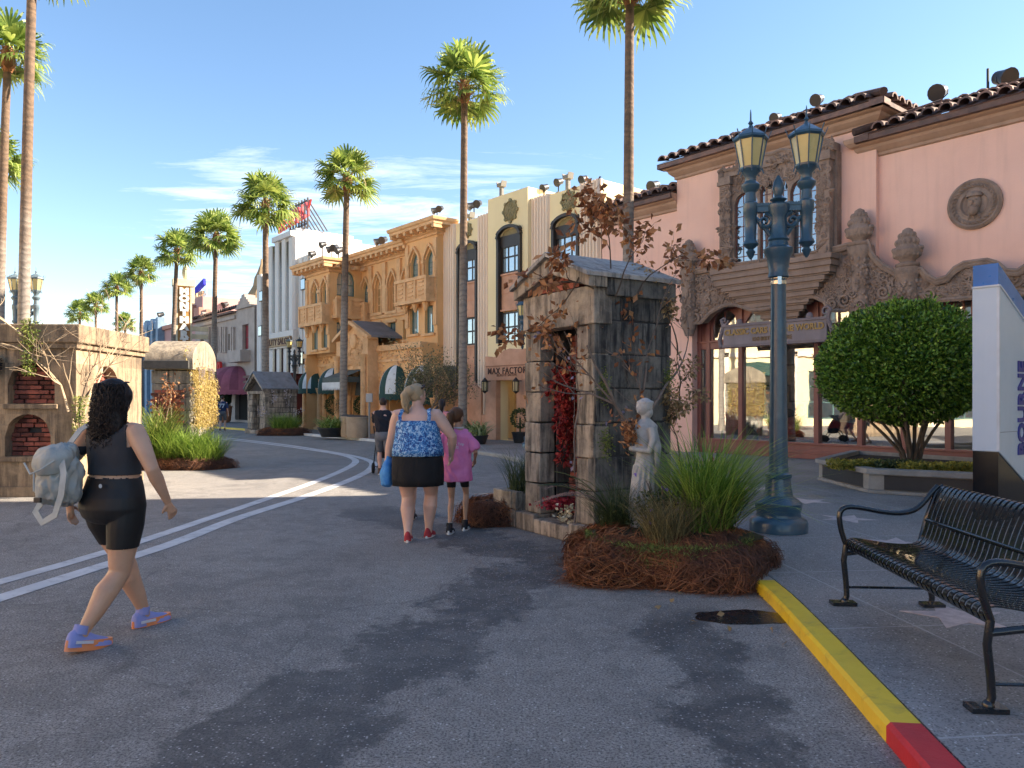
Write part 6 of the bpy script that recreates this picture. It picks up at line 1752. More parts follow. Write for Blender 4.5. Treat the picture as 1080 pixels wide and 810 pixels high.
creeper('pale twisted twigs with lilac ribbons on the right front pillar of the mausoleum', 'dry_twigs', [(mloc(.38,-.08,.1), (0,-.02,1)), (mloc(.40,-.08,.75), (.1,0,1)), (mloc(.42,-.08,1.2), (.1,-.0,1))], leafmat('lilac_ribbons', (.36,.33,.46), (.25,.22,.34), .4, .3, .5), M_bark, 60, g, .75, 2, .060, .009, 'twigs', .02, .35)
for k, (x, y, z, lab) in enumerate([(Wm/2+.03,.10,1.62,'green moss patch high on the mausoleum corner'), (Wm/2+.05,.12,1.05,'green moss patch low on the mausoleum corner'), (Wm/2+.06,.98,1.72,'green moss patch near the back edge of the mausoleum wall')]):
    m = MB()
    for _ in range(260): leafcard(m, (g.gauss(0,.035), g.gauss(0,.035), g.gauss(0,.09)), (g.uniform(-1,1),g.uniform(-1,1),g.uniform(-1,.5)), .03, .012, g)
    o = tag(obj('moss_patch', m, M_greenleaf), lab, 'moss'); o.location = mloc(x, y, z)
# small things at its doorstep
m = MB()
for _ in range(420): 
    a = g.uniform(0,6.28); leafcard(m, (g.gauss(0,.10), g.gauss(0,.07), g.uniform(.12,.24)), (cos(a), sin(a), .6), .045, .035, g)
fl = tag(obj('red_flowers', m, mat('deep_red_petals', (.30,.008,.02), (.22,.006,.015), .6, 6, bump=0)), 'bunch of deep red flowers on the mausoleum doorstep', 'flowers'); fl.location = mloc(-.02, .08, .16)
m = MB()
for _ in range(90): 
    a = g.uniform(0,6.28); leafcard(m, (g.gauss(0,.05), g.gauss(0,.05), g.uniform(.0,.2)), (cos(a), sin(a), .6), .045, .04, g)
fl = tag(obj('white_flowers', m, mat('white_petals', (.7,.66,.5), (.6,.5,.3), .6, 6, bump=0)), 'small white and yellow flowers on the mausoleum doorstep', 'flowers'); fl.location = mloc(.12, .02, .16)
m = MB(); m.box(-.055,.055,-.012,.012,0,.17)
for i_ in range(2):
    for j_ in range(3): pass
st_ = tag(obj('white_lantern', MB().box(-.05,-.035,-.05,.05,0,.17).box(.035,.05,-.05,.05,0,.17).box(-.006,.006,-.05,.05,0,.17).box(-.05,.05,-.05,.05,.0,.015).box(-.05,.05,-.05,.05,.155,.17).box(-.05,.05,-.05,.05,.08,.092), mat('white_painted_wood', (.7,.7,.68))), 'small white paned lantern at the corner of the mausoleum plinth', 'lantern'); st_.location = mloc(Wm/2+.16, .02, .22)

# ================================================================== statue
M_marble = mat('weathered_white_marble', (.46,.45,.44), (.30,.30,.30), .7, 6, streak=.55, bump=.35, bs=40, dirt=.35, dirt_c=(.12,.12,.12))
def statue():
    m = MB()
    m.loft([(0,0,0,.17,.15),(0,0,.06,.17,.15),(0,0,.08,.14,.13),(.01,0,.35,.135,.12),(.01,0,.62,.12,.11),(.0,0,.72,.09,.085),(0,.0,.82,.10,.09),(0,0,.93,.115,.085),(0,0,1.0,.125,.075),(0,0,1.04,.08,.06),(0,0,1.07,.042,.042),(-.005,0,1.12,.04,.04)], 20)
    for k in range(16):
        a = 2*pi*k/16; m.tube([(.15*cos(a), .135*sin(a), .03), (.145*cos(a+.12), .125*sin(a+.12), .3), (.115*cos(a+.3), .105*sin(a+.3), .62)], [.030,.022,.012], 6)
    hx_ = -.035
    m.sphere((hx_,-.0,1.18),(.062,.066,.08),14,10); m.sphere((hx_+.028,.0,1.195),(.075,.082,.078),14,10); m.sphere((hx_+.055,.0,1.13),(.05,.07,.06),12,8)
    m.sphere((hx_-.064,-.012,1.175),(.014,.012,.02),6,5); m.sphere((hx_-.05,-.012,1.155),(.018,.02,.012),6,5); m.sphere((hx_-.05,-.012,1.135),(.022,.022,.014),6,5)
    for k in range(12): a = k*2*pi/12; m.sphere((hx_+.03+.065*cos(a), .065*sin(a), 1.225),(.022,.022,.02),6,5)
    for s in (-1, 1):
        m.tube([(.0, s*.115, .99), (.005, s*.14, .86), (-.03, s*.125, .76), (-.13, s*.035, .775)], [.042,.04,.034,.026], 8)
        m.sphere((-.14, s*.025, .78),(.03,.028,.03),8,6)
        m.tube([(.02, s*.13, .97), (.05, s*.15, .8), (.05, s*.13, .55)], [.035,.04,.02], 8, flat=.7)
    m.tube([(-.05,-.07,.62),(-.11,-.02,.45),(-.10,.02,.2)], [.03,.035,.05], 8)
    m.xform(Matrix.Scale(.93, 4))
    return baked(m, .0075, 3)
stt = thing('statue', 'white marble statue of a robed girl, head bowed, among grasses on the straw mound', 'statue', (hx(681, 6.95), 6.95, .33), R(18))
obj('figure', statue(), M_marble, stt)
obj('plinth', MB().box(-.17,.17,-.17,.17,-.20,.0), M_marble, stt, bevel=.01)
m = MB(); gs = random.Random(2)
for _ in range(240): leafcard(m, (-.15+gs.gauss(0,.03), gs.gauss(0,.035), .86+gs.gauss(0,.07)), (gs.uniform(-1,.3), gs.uniform(-1,1), gs.uniform(-.2,1)), .05, .02, gs)
bq = tag(obj('dried_bouquet', m, M_brownleaf), 'dried brown bouquet held against the chest of the statue', 'bouquet'); bq.location = stt.location; bq.rotation_euler = stt.rotation_euler

# ================================================================== left tomb with brick niches
M_mud = stonemat('brown_weathered_render', (.40,.29,.18), (.28,.20,.13), (.085,.062,.045), .75)
lt_ = thing('niche_tomb', 'brown rendered tomb block with arched red brick niches and heavy flat cap at the left', 'tomb', (-6.72, 11.85, 0), R(3))
# local: x to the left of the corner is negative; front face at y=0 looking -y; right face at x=0 looking +x
TW, TD, TZ = 3.6, 2.35, 2.36
m = MB()
cyc = [(-1.02,-.32,1.43,2.06),(-1.06,-.38,.62,1.27),(-2.25,-1.45,1.43,2.06),(-2.25,-1.45,.62,1.27)]
hs = [H(a, b_, c, d, 'round', min(.34,(b_-a)/2), .24) for a, b_, c, d in cyc]
wall(m, -TW, 0, 0, TZ, hs)
mr_ = MB(); hs2 = [H(.55, 1.45, 1.30, 2.05, 'round', .40, .24), H(.55, 1.45, .5, 1.12, 'round', .34, .24)]
wall(mr_, 0, TD, 0, TZ, hs2); MR = Matrix.Rotation(R(90), 4, 'Z'); m.merge(mr_, MR)
m.add([(-TW,0,0),(-TW,TD,0),(-TW,TD,TZ),(-TW,0,TZ)], [(0,1,2,3)]); m.add([(-TW,TD,0),(0,TD,0),(0,TD,TZ),(-TW,TD,TZ)], [(0,1,2,3)])
obj('body', m, M_mud, lt_)
m = MB()
def brickfield(h, mtx=None):
    b_ = MB(); r = 0; z = h['z0']+.005
    while z < h['z1']-.03:
        x = h['x0']-.02-(.09 if r % 2 else 0)
        while x < h['x1']:
            w = .185*gm.uniform(.85,1.1); pro = gm.uniform(-.03,.025)
            if gm.random() < .07 and z > h['z0']+.3: pro = .09
            b_.box(max(x, h['x0']-.02)+.006, min(x+w, h['x1']+.02)-.006, h['d']-.07+pro, h['d']+.02+max(pro,0), z, z+.062*gm.uniform(.9,1.))
            x += w
        z += .073; r += 1
    if mtx: b_.xform(mtx)
    obj('niche_bricks', b_, M_brick, lt_, bevel=.006)
    k_ = MB().box(h['x0']-.03, h['x1']+.03, h['d']+.015, h['d']+.03, h['z0']-.03, h['z1']+.02)
    if mtx: k_.xform(mtx)
    obj('niche_back', k_, M_mortar, lt_)
for h in hs: brickfield(h)
for h in hs2: brickfield(h, MR)
m = MB(); m.box(-TW-.1, .10, -.10, TD+.12, TZ+.004, TZ+.29)
obj('cap', m, M_mud, lt_, bevel=.02)
m = MB(); m.box(-TW-.05, .05, -.06, TD+.05, TZ-.08, TZ+.002); obj('base_course', MB().box(-TW-.03,.03,-.04,TD+.04,0,.16), M_mud, lt_, bevel=.01); obj('moulding', m, M_mud, lt_, bevel=.01)
for h in hs: obj('niche_sill', MB().box(h['x0']-.06, h['x1']+.06, -.05, .1, h['z0']-.08, h['z0']-.005), M_mud, lt_, bevel=.012)
LM = Matrix.Translation((-6.72, 11.85, 0)) @ Matrix.Rotation(R(3), 4, 'Z')
def lloc(x, y, z): return LM @ Vector((x, y, z))
g = random.Random(55)
creeper('pale bare twisted branches climbing the corner of the brick-niched tomb', 'bare_branches', [(lloc(.06,-.10,.9),(-.1,0,1)), (lloc(.08,.0,1.2),(.3,.5,.9)), (lloc(-.05,-.12,1.3),(-.35,0,1)), (lloc(.1,.3,1.6),(.1,.7,.6)), (lloc(-.4,-.14,2.2),(-.5,0,.6))], M_straw_p, mat('sun_bleached_branches', (.50,.38,.25), (.38,.28,.18), .85, 8, bump=.3), 0, g, 1.15, 3, .03, .022, 'branches', -.01, .55, nb=(2,4))
def creepmass(label, c, n, sx, sz, m_, dz=-1, sy=.05, L_=.05):
    m = MB()
    for _ in range(n):
        u = g.random(); leafcard(m, (g.gauss(0,sx)*(1-.4*u), g.gauss(0,sy), dz*sz*u), (g.uniform(-1,1), g.uniform(-1,1), g.uniform(-1,.4)), L_*g.uniform(.6,1.2), L_*.4, g)
    st = MB()
    for k in range(5): st.tube([(g.gauss(0,sx*.5),0,0),(g.gauss(0,sx*.6),-.02,dz*sz*.5),(g.gauss(0,sx*.6),0,dz*sz)], .006, 4)
    t = thing('hanging_creeper', label, 'creeper', tuple(c)); obj('leaves', m, m_, t); obj('stems', st, M_barkd, t); return t
creepmass('light green creeper hanging from the tomb cap above the left niches', lloc(-.62,-.16,2.72), 700, .07, .85, M_greenleaf)
creepmass('yellow-green creeper at the lit corner of the brick-niched tomb', lloc(.10,-.08,1.55), 650, .06, .95, M_greenleaf)
creepmass('small green tuft on the lit side of the brick-niched tomb', lloc(.14,.75,1.3), 260, .06, .35, M_greenleaf)
m = MB()
for _ in range(900):
    a = g.uniform(0,6.28); r0 = .15+g.gauss(0,.035); leafcard(m, (r0*cos(a), g.gauss(0,.04), r0*sin(a)), (g.uniform(-1,1), g.uniform(-1,1), g.uniform(-1,1)), .05, .03, g)
wr = tag(obj('black_wreath', m, mat('black_leaves', (.012,.012,.014), None, .7, 6, bump=0)), 'black wreath hung on the brick-niched tomb at the left frame edge', 'wreath'); wr.location = lloc(-1.28, -.12, 2.03)

# ================================================================== barrel-roofed tomb, middle left
M_grey = stonemat('grey_mossy_stone', (.34,.32,.27), (.24,.22,.19), (.06,.055,.05), .7)
t2 = thing('barrel_tomb', 'grey barrel-roofed stone tomb overgrown with golden creeper, left of the centre', 'tomb', (hx(180,17.6), 17.6, 0), R(4))
BW, BD, BZ = .86, 1.5, 2.16
m = MB(); blockwall(m, (-BW/2,0,0), (1,0,0), BW, .0, BZ, .2, g, 7, .40); blockwall(m, (BW/2,0,0), (0,1,0), BD, 0, BZ, .2, g, 7, .45); blockwall(m, (-BW/2,BD,0), (0,-1,0), BD, 0, BZ, .2, g, 7, .45); obj('blocks', m, M_grey, t2, bevel=.01)
obj('core', MB().box(-BW/2+.06,BW/2-.06,.06,BD-.05,0,BZ+.02), M_mortar, t2)
m = MB(); brk = random.Random(1)
for r in range(11):
    for k in range(4): m.box(-.36+k*.17-(.08 if r%2 else 0), -.21+k*.17-(.08 if r%2 else 0), -.03+brk.uniform(-.02,.02), .05, .95+r*.07, 1.01+r*.07)
obj('brick_patch', m, M_brick, t2)
pr = [(-.10,BZ+.02),(-.10,BZ+.24)]
for k in range(12):
    t_ = k/11; pr.append((-.06+(BD+.10)*t_, BZ+.26+.46*sin(pi*(.04+.92*t_))**.62))
pr += [(BD+.08,BZ+.24),(BD+.08,BZ+.02)]
m = MB(); m.add([(-BW/2-.12,y,z) for y, z in pr]+[(BW/2+.10,y,z) for y, z in pr], [tuple(range(len(pr))), tuple(range(2*len(pr)-1, len(pr)-1, -1))]+[(i_, i_+len(pr), (i_+1) % len(pr)+len(pr), (i_+1) % len(pr)) for i_ in range(len(pr))])
obj('barrel_roof', m, stonemat('dusty_brown_render', (.46,.38,.28), (.34,.28,.20), (.12,.10,.08), .7), t2, 35, bevel=.01)
obj('lintel', MB().box(-BW/2-.13,BW/2+.02,-.15,.02,BZ+.03,BZ+.22), mat('dark_lintel', (.09,.085,.08), (.05,.05,.05), .8, 4, bump=.4), t2, bevel=.012)
TM = Matrix.Translation((hx(180,17.6), 17.6, 0)) @ Matrix.Rotation(R(4), 4, 'Z')
def tl2(x, y, z): return TM @ Vector((x, y, z))
m = MB()
for _ in range(5200):
    u = g.random(); y = g.uniform(-.1,1.4); z = 2.62-u*1.75+g.gauss(0,.05); x = .34+.24*min(1,u*2.3)+g.gauss(0,.04)
    leafcard(m, (x, y, z), (g.uniform(-.5,1), g.uniform(-1,1), g.uniform(-1.6,.2)), g.uniform(.05,.10), .022, g)
v = thing('golden_creeper', 'golden yellow creeper draped over the sunlit side of the barrel-roofed tomb', 'creeper', tuple(tl2(0,0,0)), R(4)); obj('leaves', m, M_yellowleaf, v)
m = MB()
for k in range(16): y = g.uniform(0,1.3); m.tube([(.25,y,2.72),(.56,y+.1,2.2),(.58,y,1.5),(.56,y+.1,.9)], .009, 5)
obj('stems', m, M_bark, v)
creeper('dry brown leaves and twigs in front of the barrel-roofed tomb', 'dry_twigs', [(tl2(-.1,-.25,.6),(.1,0,1)), (tl2(.1,-.2,.7),(-.3,0,1)), (tl2(-.3,-.2,.8),(.4,0,.9))], M_brownleaf, mat('bleached_twigs', (.5,.38,.26), None, .8), 170, g, .75, 2, .07, .012, 'twigs')
m = MB(); blades(m, 0,0,0, 1500, 1.05, .8, .45, random.Random(3), .015, .85); blades(m, .55,-.15,0, 1100, .85, .8, .40, random.Random(4), .014, .9)
place(tag(obj('ornamental_grass', m, M_grass), 'large green ornamental grass at the foot of the barrel-roofed tomb', 'grass clump'), hx(190,16.9), 16.9, .1)
m = MB(); blades(m, 0,0,0, 400, 1.25, .5, .2, random.Random(5), .02, .5)
place(tag(obj('ornamental_grass', m, M_greenleaf), 'yellow-green upright blades at the left edge of the barrel-roofed tomb', 'grass clump'), hx(167,16.7), 16.7, .3)
straw_pile('straw_border', 'flat brown straw border around the grass of the barrel-roofed tomb', (hx(196,16.9), 16.75, 0), 1.05, .6, .20, 2600, random.Random(14))

# ================================================================== far mausoleum in the centre left
P0 = Vector((hx(258,33.5), 33.9, 0)); P1 = Vector((hx(279.5,33), 32.9, 0)); fv2 = P1-P0; rz2 = atan2(fv2.y, fv2.x)
far_m = thing('far_mausoleum', 'small distant mausoleum with black doorway and grey gabled roof before the stone building', 'mausoleum', tuple((P0+P1)/2), rz2)
mausoleum(far_m, 1.5, 1.55, 1.85, 2.5, random.Random(5), .62, 1.72, M_blkw, M_blkw, mat('grey_slate_sheet', (.22,.24,.27), (.16,.18,.20), .6, 3, streak=.3), False)
g = random.Random(66)
cq = Vector((hx(287,32.3), 32.3, 0))
creeper('whitish twigs on the right front of the distant mausoleum', 'dry_twigs', [(cq+Vector((-.1,.2,.2)),(0,0,1)), (cq+Vector((.35,.3,.2)),(.1,0,1))], leafmat('pale_lilac_scraps', (.5,.47,.5), (.4,.36,.4), .4, .2, .8), M_bark, 240, g, .9, 2, .07, .012, 'twigs')
m = MB(); blades(m, 0,0,0, 1000, .95, .8, .5, random.Random(8), .02, .85)
place(tag(obj('ornamental_grass', m, M_grass), 'green grass clump at the right of the distant mausoleum', 'grass clump'), hx(301,32.2), 32.2, .15)
straw_pile('straw_border', 'brown straw border of the grass bed beside the distant mausoleum', (hx(300,32.1), 32.0, 0), 1.05, .6, .28, 1700, random.Random(15))
# ================================================================== bench of bent steel straps
M_black = mat('glossy_black_steel', (.008,.009,.012), None, .25, 8, bump=.06, bs=20, coat=.5)
bench = thing('bench', 'black steel strap bench with curled armrests standing at the right edge', 'bench', (2.53, 4.36, SW), R(86))
# local: x along the bench, seat opens towards +y ... rotated so that it faces the street
BL = 1.80; m = MB()
prof = [(.30,.395),(.315,.425),(.30,.452),(.26,.462),(.18,.452),(.05,.432),(-.08,.425),(-.15,.440),(-.19,.485),(-.215,.56),(-.245,.66),(-.285,.76),(-.315,.81),(-.345,.825),(-.365,.81),(-.36,.78)]
ns = 31
for k in range(ns):
    x = -BL/2+.05+(BL-.10)*k/(ns-1)
    vs = []; w = .018; 
    pr = smooth_path(prof, .03)
    rings = []
    for i, p in enumerate(pr):
        a_ = Vector(pr[max(0,i-1)]); b__ = Vector(pr[min(len(pr)-1,i+1)]); t_ = (b__-a_).normalized(); n_ = Vector((-t_.y, t_.x))*.0035
        rings.append([(x-w,p[0]-n_.x,p[1]-n_.y),(x+w,p[0]-n_.x,p[1]-n_.y),(x+w,p[0]+n_.x,p[1]+n_.y),(x-w,p[0]+n_.x,p[1]+n_.y)])
    m.rings(rings, True)
obj('slats', m, M_black, bench, 50)
m = MB()
for (y, z) in ((.285,.405),(.02,.412),(-.165,.43),(-.225,.60),(-.345,.80)): m.tube([(-BL/2+.02,y,z-.012),(BL/2-.02,y,z-.012)], .014, 8)
obj('rails', m, M_black, bench, 60)
for s in (-1, 1):
    x = s*BL/2
    m = MB(); m.tube(smooth3 := [(x,.30,.41),(x,.315,.30),(x,.30,.15),(x,.295,.06),(x,.31,.02)], .019, 10); m.box(x-.045,x+.045,.24,.40,0,.022)
    m.sphere((x,.31,.022),.028,8,6)
    obj('leg', m, M_black, bench, 60)
    m = MB(); m.tube([(x,-.17,.43),(x,-.20,.30),(x,-.25,.15),(x,-.27,.06),(x,-.265,.02)], .019, 10); m.box(x-.045,x+.045,-.34,-.20,0,.022)
    obj('leg', m, M_black, bench, 60)
    m = MB(); pts = []
    P = [(.30,.41),(.33,.50),(.345,.60),(.325,.655),(.27,.672),(.18,.662),(.06,.640),(-.06,.632),(-.15,.652),(-.21,.70),(-.26,.765),(-.31,.82)]
    P = smooth_path(P, .04); m.tube([(x,p[0],p[1]) for p in P], .018, 10)
    obj('armrest', m, M_black, bench, 60)
    m = MB(); m.tube([(x,.31,.35),(x,.05,.385),(x,-.18,.41),(x,-.235,.60),(x,-.30,.78),(x,-.345,.82)], .018, 10); obj('side_frame', m, M_black, bench, 60)
    obj('brace', MB().tube([(x,.298,.12),(x,-.255,.12)], .009, 6), M_black, bench)

# ================================================================== sloped-top blue and white kiosk sign
ki_ = thing('pylon_sign', 'blue, white and black pylon sign reading BOURNE at the right edge', 'sign', (hx(1053, 8.85), 8.85, SW), R(38))
M_kb = mat('blue_sign_panel', (.02,.19,.56), None, .3, 2, bump=.02); M_kw = mat('pale_blue_white_panel', (.60,.68,.76), (.56,.64,.72), .35, 1.2, streak=.1, bump=.03, dirt_c=(.4,.45,.5)); M_kk = mat('black_sign_base', (.010,.011,.014), None, .18, 2, bump=.02)
# local: corner edge at origin; the wide face runs along +x looking -y, the narrow face runs along +y from the origin looking -x
KW_, KD = 2.0, .27
def kz(py): return 1.5+(HZ-py)/F*8.85-SW
z0_, z1_, z2_ = kz(477), kz(301), kz(277)
def slant(z, f, dz): return z-dz*f
def block(zb, zt, db, dt, col, name, e=0.):
    m = MB(); W_ = KW_
    vs = []
    for (x, y) in ((-e,-e),(W_,-e),(W_,KD),(-e,KD)):
        f = x/W_; vs.append((x,y,zb-db*f)); 
    for (x, y) in ((-e,-e),(W_,-e),(W_,KD),(-e,KD)):
        f = x/W_; vs.append((x,y,zt-dt*f))
    m.add(vs, [(3,2,1,0),(4,5,6,7),(0,1,5,4),(1,2,6,5),(2,3,7,6),(3,0,4,7)]); return obj(name, m, col, ki_, bevel=.004)
def block0(zt, dt, col, name):
    m = MB(); W_ = KW_
    m.add([(0,0,0),(W_,0,0),(W_,KD,0),(0,KD,0),(0,0,zt),(W_,0,zt-dt),(W_,KD,zt-dt),(0,KD,zt)], [(3,2,1,0),(4,5,6,7),(0,1,5,4),(1,2,6,5),(2,3,7,6),(3,0,4,7)]); return obj(name, m, col, ki_)
block0(z0_, 1.0, M_kk, 'base')
wp = block(z0_+.001, z1_, 1.0, .95, M_kw, 'white_panel', .015)
block(z1_+.001, z2_, .95, .95, M_kb, 'blue_top', .0)
m = MB(); m.box(-.018,.012,-.018,.012, z0_+.02, z1_-.02); m.bar((-.02,-.02,z1_+.0),(KW_,-.02,z1_-.95),.02,.02); m.bar((-.02,-.02,z1_),(-.02,KD,z1_),.02,.02)
obj('panel_edging', m, mat('white_edging', (.72,.76,.8), None, .4), ki_)
t = text('BOURNE', .31, .006, .012, .92); t.xform(Matrix.Translation((.66, -.022, kz(431))) @ Matrix.Rotation(R(-90), 4, 'Y')); obj('lettering', t, mat('violet_blue_lettering', (.035,.045,.30), None, .4), ki_)
obj('panel_seam', MB().box(.0,.6,-.018,-.015,kz(456)-.004,kz(456)+.004), mat('faint_seam', (.35,.38,.44)), ki_)

# ================================================================== clipped round tree and its raised planter
M_plst = mat('grey_precast_stone', (.30,.29,.275), (.22,.215,.205), .8, 4, streak=.2, bump=.2, dirt=.2)
M_plpan = mat('dark_panel', (.022,.024,.028), (.03,.03,.034), .4, 4, bump=.1)
pc = [gp(915,520,SW), gp(862,506,SW)]
c0_ = Vector((pc[0].x, pc[0].y)); c1_ = Vector((pc[1].x, pc[1].y)); c2_ = Vector((gp(1032,529,SW).x+.9, gp(1032,529,SW).y-.45)); c3_ = c1_+Vector((1.6,2.2)); c4_ = c2_+Vector((1.7,2.2))
poly = [c0_, c2_, c4_, c3_, c1_]
cen = sum(poly, Vector((0,0)))/5
plr = thing('raised_planter', 'low grey stone planter with dark inset panels under the round clipped tree', 'planter', (cen.x, cen.y, SW))
def shrink(f): return [(cen+(p-cen)*f-cen) for p in poly]
m = MB(); m.slab([tuple(p) for p in shrink(1.0)], 0, .05); m.slab([tuple(p) for p in shrink(.985)], .05, .30); obj('wall', m, M_plst, plr, bevel=.008)
m = MB()
o_ = shrink(1.02); i_ = shrink(.90); n = 5
vs = [(p.x,p.y,.302) for p in o_]+[(p.x,p.y,.302) for p in i_]+[(p.x,p.y,.37) for p in o_]+[(p.x,p.y,.37) for p in i_]; fs = []
for k in range(n):
    l = (k+1) % n; fs += [(k,l,n+l,n+k),(2*n+k,2*n+l,3*n+l,3*n+k),(k,l,2*n+l,2*n+k),(n+k,n+l,3*n+l,3*n+k)]
m.add(vs, fs); obj('coping', m, M_plst, plr, bevel=.01)
obj('soil', MB().slab([tuple(p) for p in shrink(.92)], .25, .31), mat('dark_mulch', (.035,.025,.018), (.02,.015,.012), .95, 12, bump=1., bs=40, bd=.03), plr)
m = MB(); q_ = shrink(.985)
for (a_, b__) in ((q_[0], q_[1]), (q_[4], q_[0])):
    d_ = (b__-a_); nn = Vector((d_.y, -d_.x)).normalized()
    L_ = d_.length; k_ = max(1, round(L_/1.6))
    for j in range(k_):
        s_ = a_+d_*((j+.09)/k_)+nn*.006; e_ = a_+d_*((j+.91)/k_)+nn*.006
        m.add([(s_.x,s_.y,.075),(e_.x,e_.y,.075),(e_.x,e_.y,.265),(s_.x,s_.y,.265)], [(0,1,2,3)])
        m.bar((s_.x,s_.y,.07),(e_.x,e_.y,.07),.012,.012); m.bar((s_.x,s_.y,.27),(e_.x,e_.y,.27),.012,.012)
obj('inset_panel', m, M_plpan, plr)
TX, TY = hx(953, 12.6), 12.6
tr = thing('round_tree', 'round clipped green tree on several stems growing from the raised planter', 'tree', (TX, TY, SW+.30))
g = random.Random(19)
CZ = 1.5+(HZ-392)/F*12.6-SW-.30; RX = 83/F*12.6; RZu = (392-320)/F*12.6; RZd = (447-392)/F*12.6
m = MB()
for k in range(9):
    a = k*.7+g.uniform(-.2,.2); r1 = g.uniform(.25,.75)*RX
    p = [Vector((.10*cos(a)+.12, .10*sin(a), 0)), Vector((.16*cos(a)+.12, .16*sin(a), .25)), Vector((.5*r1*cos(a)+.08, .5*r1*sin(a), .55+g.uniform(-.05,.1))), Vector((r1*cos(a), r1*sin(a), 1.0)), Vector((r1*1.15*cos(a+.1), r1*1.15*sin(a+.1), 1.5))]
    m.tube(p, [.036,.032,.026,.019,.010], 7)
    for j in range(5):
        a2 = a+g.uniform(-.6,.6); s = p[2].lerp(p[3], g.random()); r2 = r1+g.uniform(.0,.45)*RX
        e = Vector((r2*cos(a2), r2*sin(a2), CZ-RZd*.45+g.uniform(0,.3))); mm_ = s.lerp(e,.5)+Vector((0,0,g.uniform(-.02,.08)))
        m.tube([s, mm_, e], [.018,.013,.006], 5)
for k in range(3): m.tube([(.12,0,0),(.12+.05*cos(k*2),.05*sin(k*2),.3),(.1+.1*cos(k*2),0,.9)], [.042,.034,.02], 7)
obj('trunk', m, mat('brown_grey_bark', (.12,.09,.07), (.08,.06,.045), .85, 10, bump=.4), tr, 60)
m = MB()
def crownR(a, e):
    return 1+.075*fbm(cos(a)*cos(e)*3.1, sin(a)*cos(e)*3.1, sin(e)*3.1+7)+.05*fbm(cos(a)*cos(e)*8, sin(a)*cos(e)*8, sin(e)*8)
for i in range(36000):
    a = g.uniform(0, 2*pi); s = g.uniform(-1, 1); e = math.asin(s)
    q = crownR(a, e)*(1-.22*g.random()**1.7)
    d = Vector((cos(a)*cos(e), sin(a)*cos(e), s))
    hz_ = RZu if s > 0 else RZd
    p = Vector((RX*d.x*q*(1.0 if s > -.5 else 1), RX*d.y*q, CZ+hz_*d.z*q))
    if s < -.3 and g.random() < .35: continue
    dd = d*.7+Vector((g.uniform(-1,1), g.uniform(-1,1), g.uniform(-.6,1)))*.8
    leafcard(m, p, dd, g.uniform(.055,.085), .042, g)
for i in range(420):
    a = g.uniform(0, 2*pi); s = g.uniform(-.55, 1); e_ = math.asin(s); d = Vector((cos(a)*cos(e_), sin(a)*cos(e_), s)); hz_ = RZu if s > 0 else RZd; q0 = crownR(a, e_)
    p = Vector((RX*d.x*q0, RX*d.y*q0, CZ+hz_*d.z*q0)); dd = (d+Vector((g.uniform(-.4,.4),g.uniform(-.4,.4),.4))).normalized(); L3 = g.uniform(.04,.15)
    for k in range(6): leafcard(m, p+dd*L3*k/5, dd+Vector((g.uniform(-1,1),g.uniform(-1,1),g.uniform(-1,1)))*.8, .05, .028, g)
for i in range(16000):
    d = Vector((g.gauss(0,1),g.gauss(0,1),g.gauss(0,1))).normalized(); q = .80*g.random()**.4
    p = Vector((RX*d.x*q, RX*d.y*q, CZ+(RZu if d.z > 0 else RZd*.8)*d.z*q)); leafcard(m, p, Vector((g.uniform(-1,1),g.uniform(-1,1),g.uniform(-1,1))), .11, .08, g)
obj('crown', m, leafmat('glossy_green_leaves', (.055,.13,.014), (.19,.31,.045), 1.0, .2, .32), tr)
# yellow-green bedding plants in the planter
for k, (px, Y, lab) in enumerate([(905,12.1,'yellow-green bedding plants at the left corner of the raised planter'), (990,11.6,'yellow-green bedding plants under the right side of the round tree'), (945,12.0,'dark green bedding plants in front of the round tree trunk')]):
    m = MB(); gg = random.Random(60+k); sx_ = .42 if k != 1 else .55
    for _ in range(1500): leafcard(m, (gg.uniform(-sx_,sx_), gg.uniform(-.22,.22), gg.uniform(0,.13)), (gg.uniform(-1,1), gg.uniform(-1,1), gg.uniform(.2,1)), .06, .035, gg)
    place(tag(obj('bedding_plants', m, leafmat('bedding_leaves', (.20,.20,.03), (.34,.30,.05), .6, .3) if k == 0 else (bpy.data.materials['bedding_leaves'] if k == 1 else M_grassd)), lab, 'plants'), hx(px,Y), Y, SW+.30)

# ================================================================== bins, planters and small trees along the far pavement
M_beige = mat('beige_concrete', (.44,.34,.24), (.36,.28,.20), .85, 3, bump=.2, dirt=.2)
def bin_(px, Y, r, h, lab):
    t = thing('litter_bin', lab, 'bin', (hx(px,Y), Y, SW), 0, 'beige bins by the kerb'); obj('drum', MB().lathe([(r*.92,0),(r*.95,.05),(r,.1),(r,h-.06),(r*1.04,h-.05),(r*1.04,h)], 20), M_beige, t, 40)
    obj('lid', MB().lathe([(r*1.03,h),(r*.8,h+.05),(r*.5,h+.06),(r*.48,h+.01)], 20), mat('dark_bin_lid', (.08,.07,.06)), t, 40); return t
bin_(367, 28.6, .27, .78, 'narrow beige litter bin beside the palm before the tan building')
bin_(377.5, 28.2, .42, .76, 'wide beige drum bin right of the narrow one')
sp = thing('post_sign', 'thin grey post with a small plate next to the wide beige bin', 'post', (hx(389.5,27.9), 27.9, SW)); obj('pole', MB().tube([(0,0,0),(0,0,1.35)], .035, 8), mat('galvanised_grey', (.3,.3,.3), None, .5), sp); obj('plate', MB().box(-.12,.12,-.06,.06,1.30,1.62), mat('pale_grey_plate', (.45,.46,.47)), sp, bevel=.02)
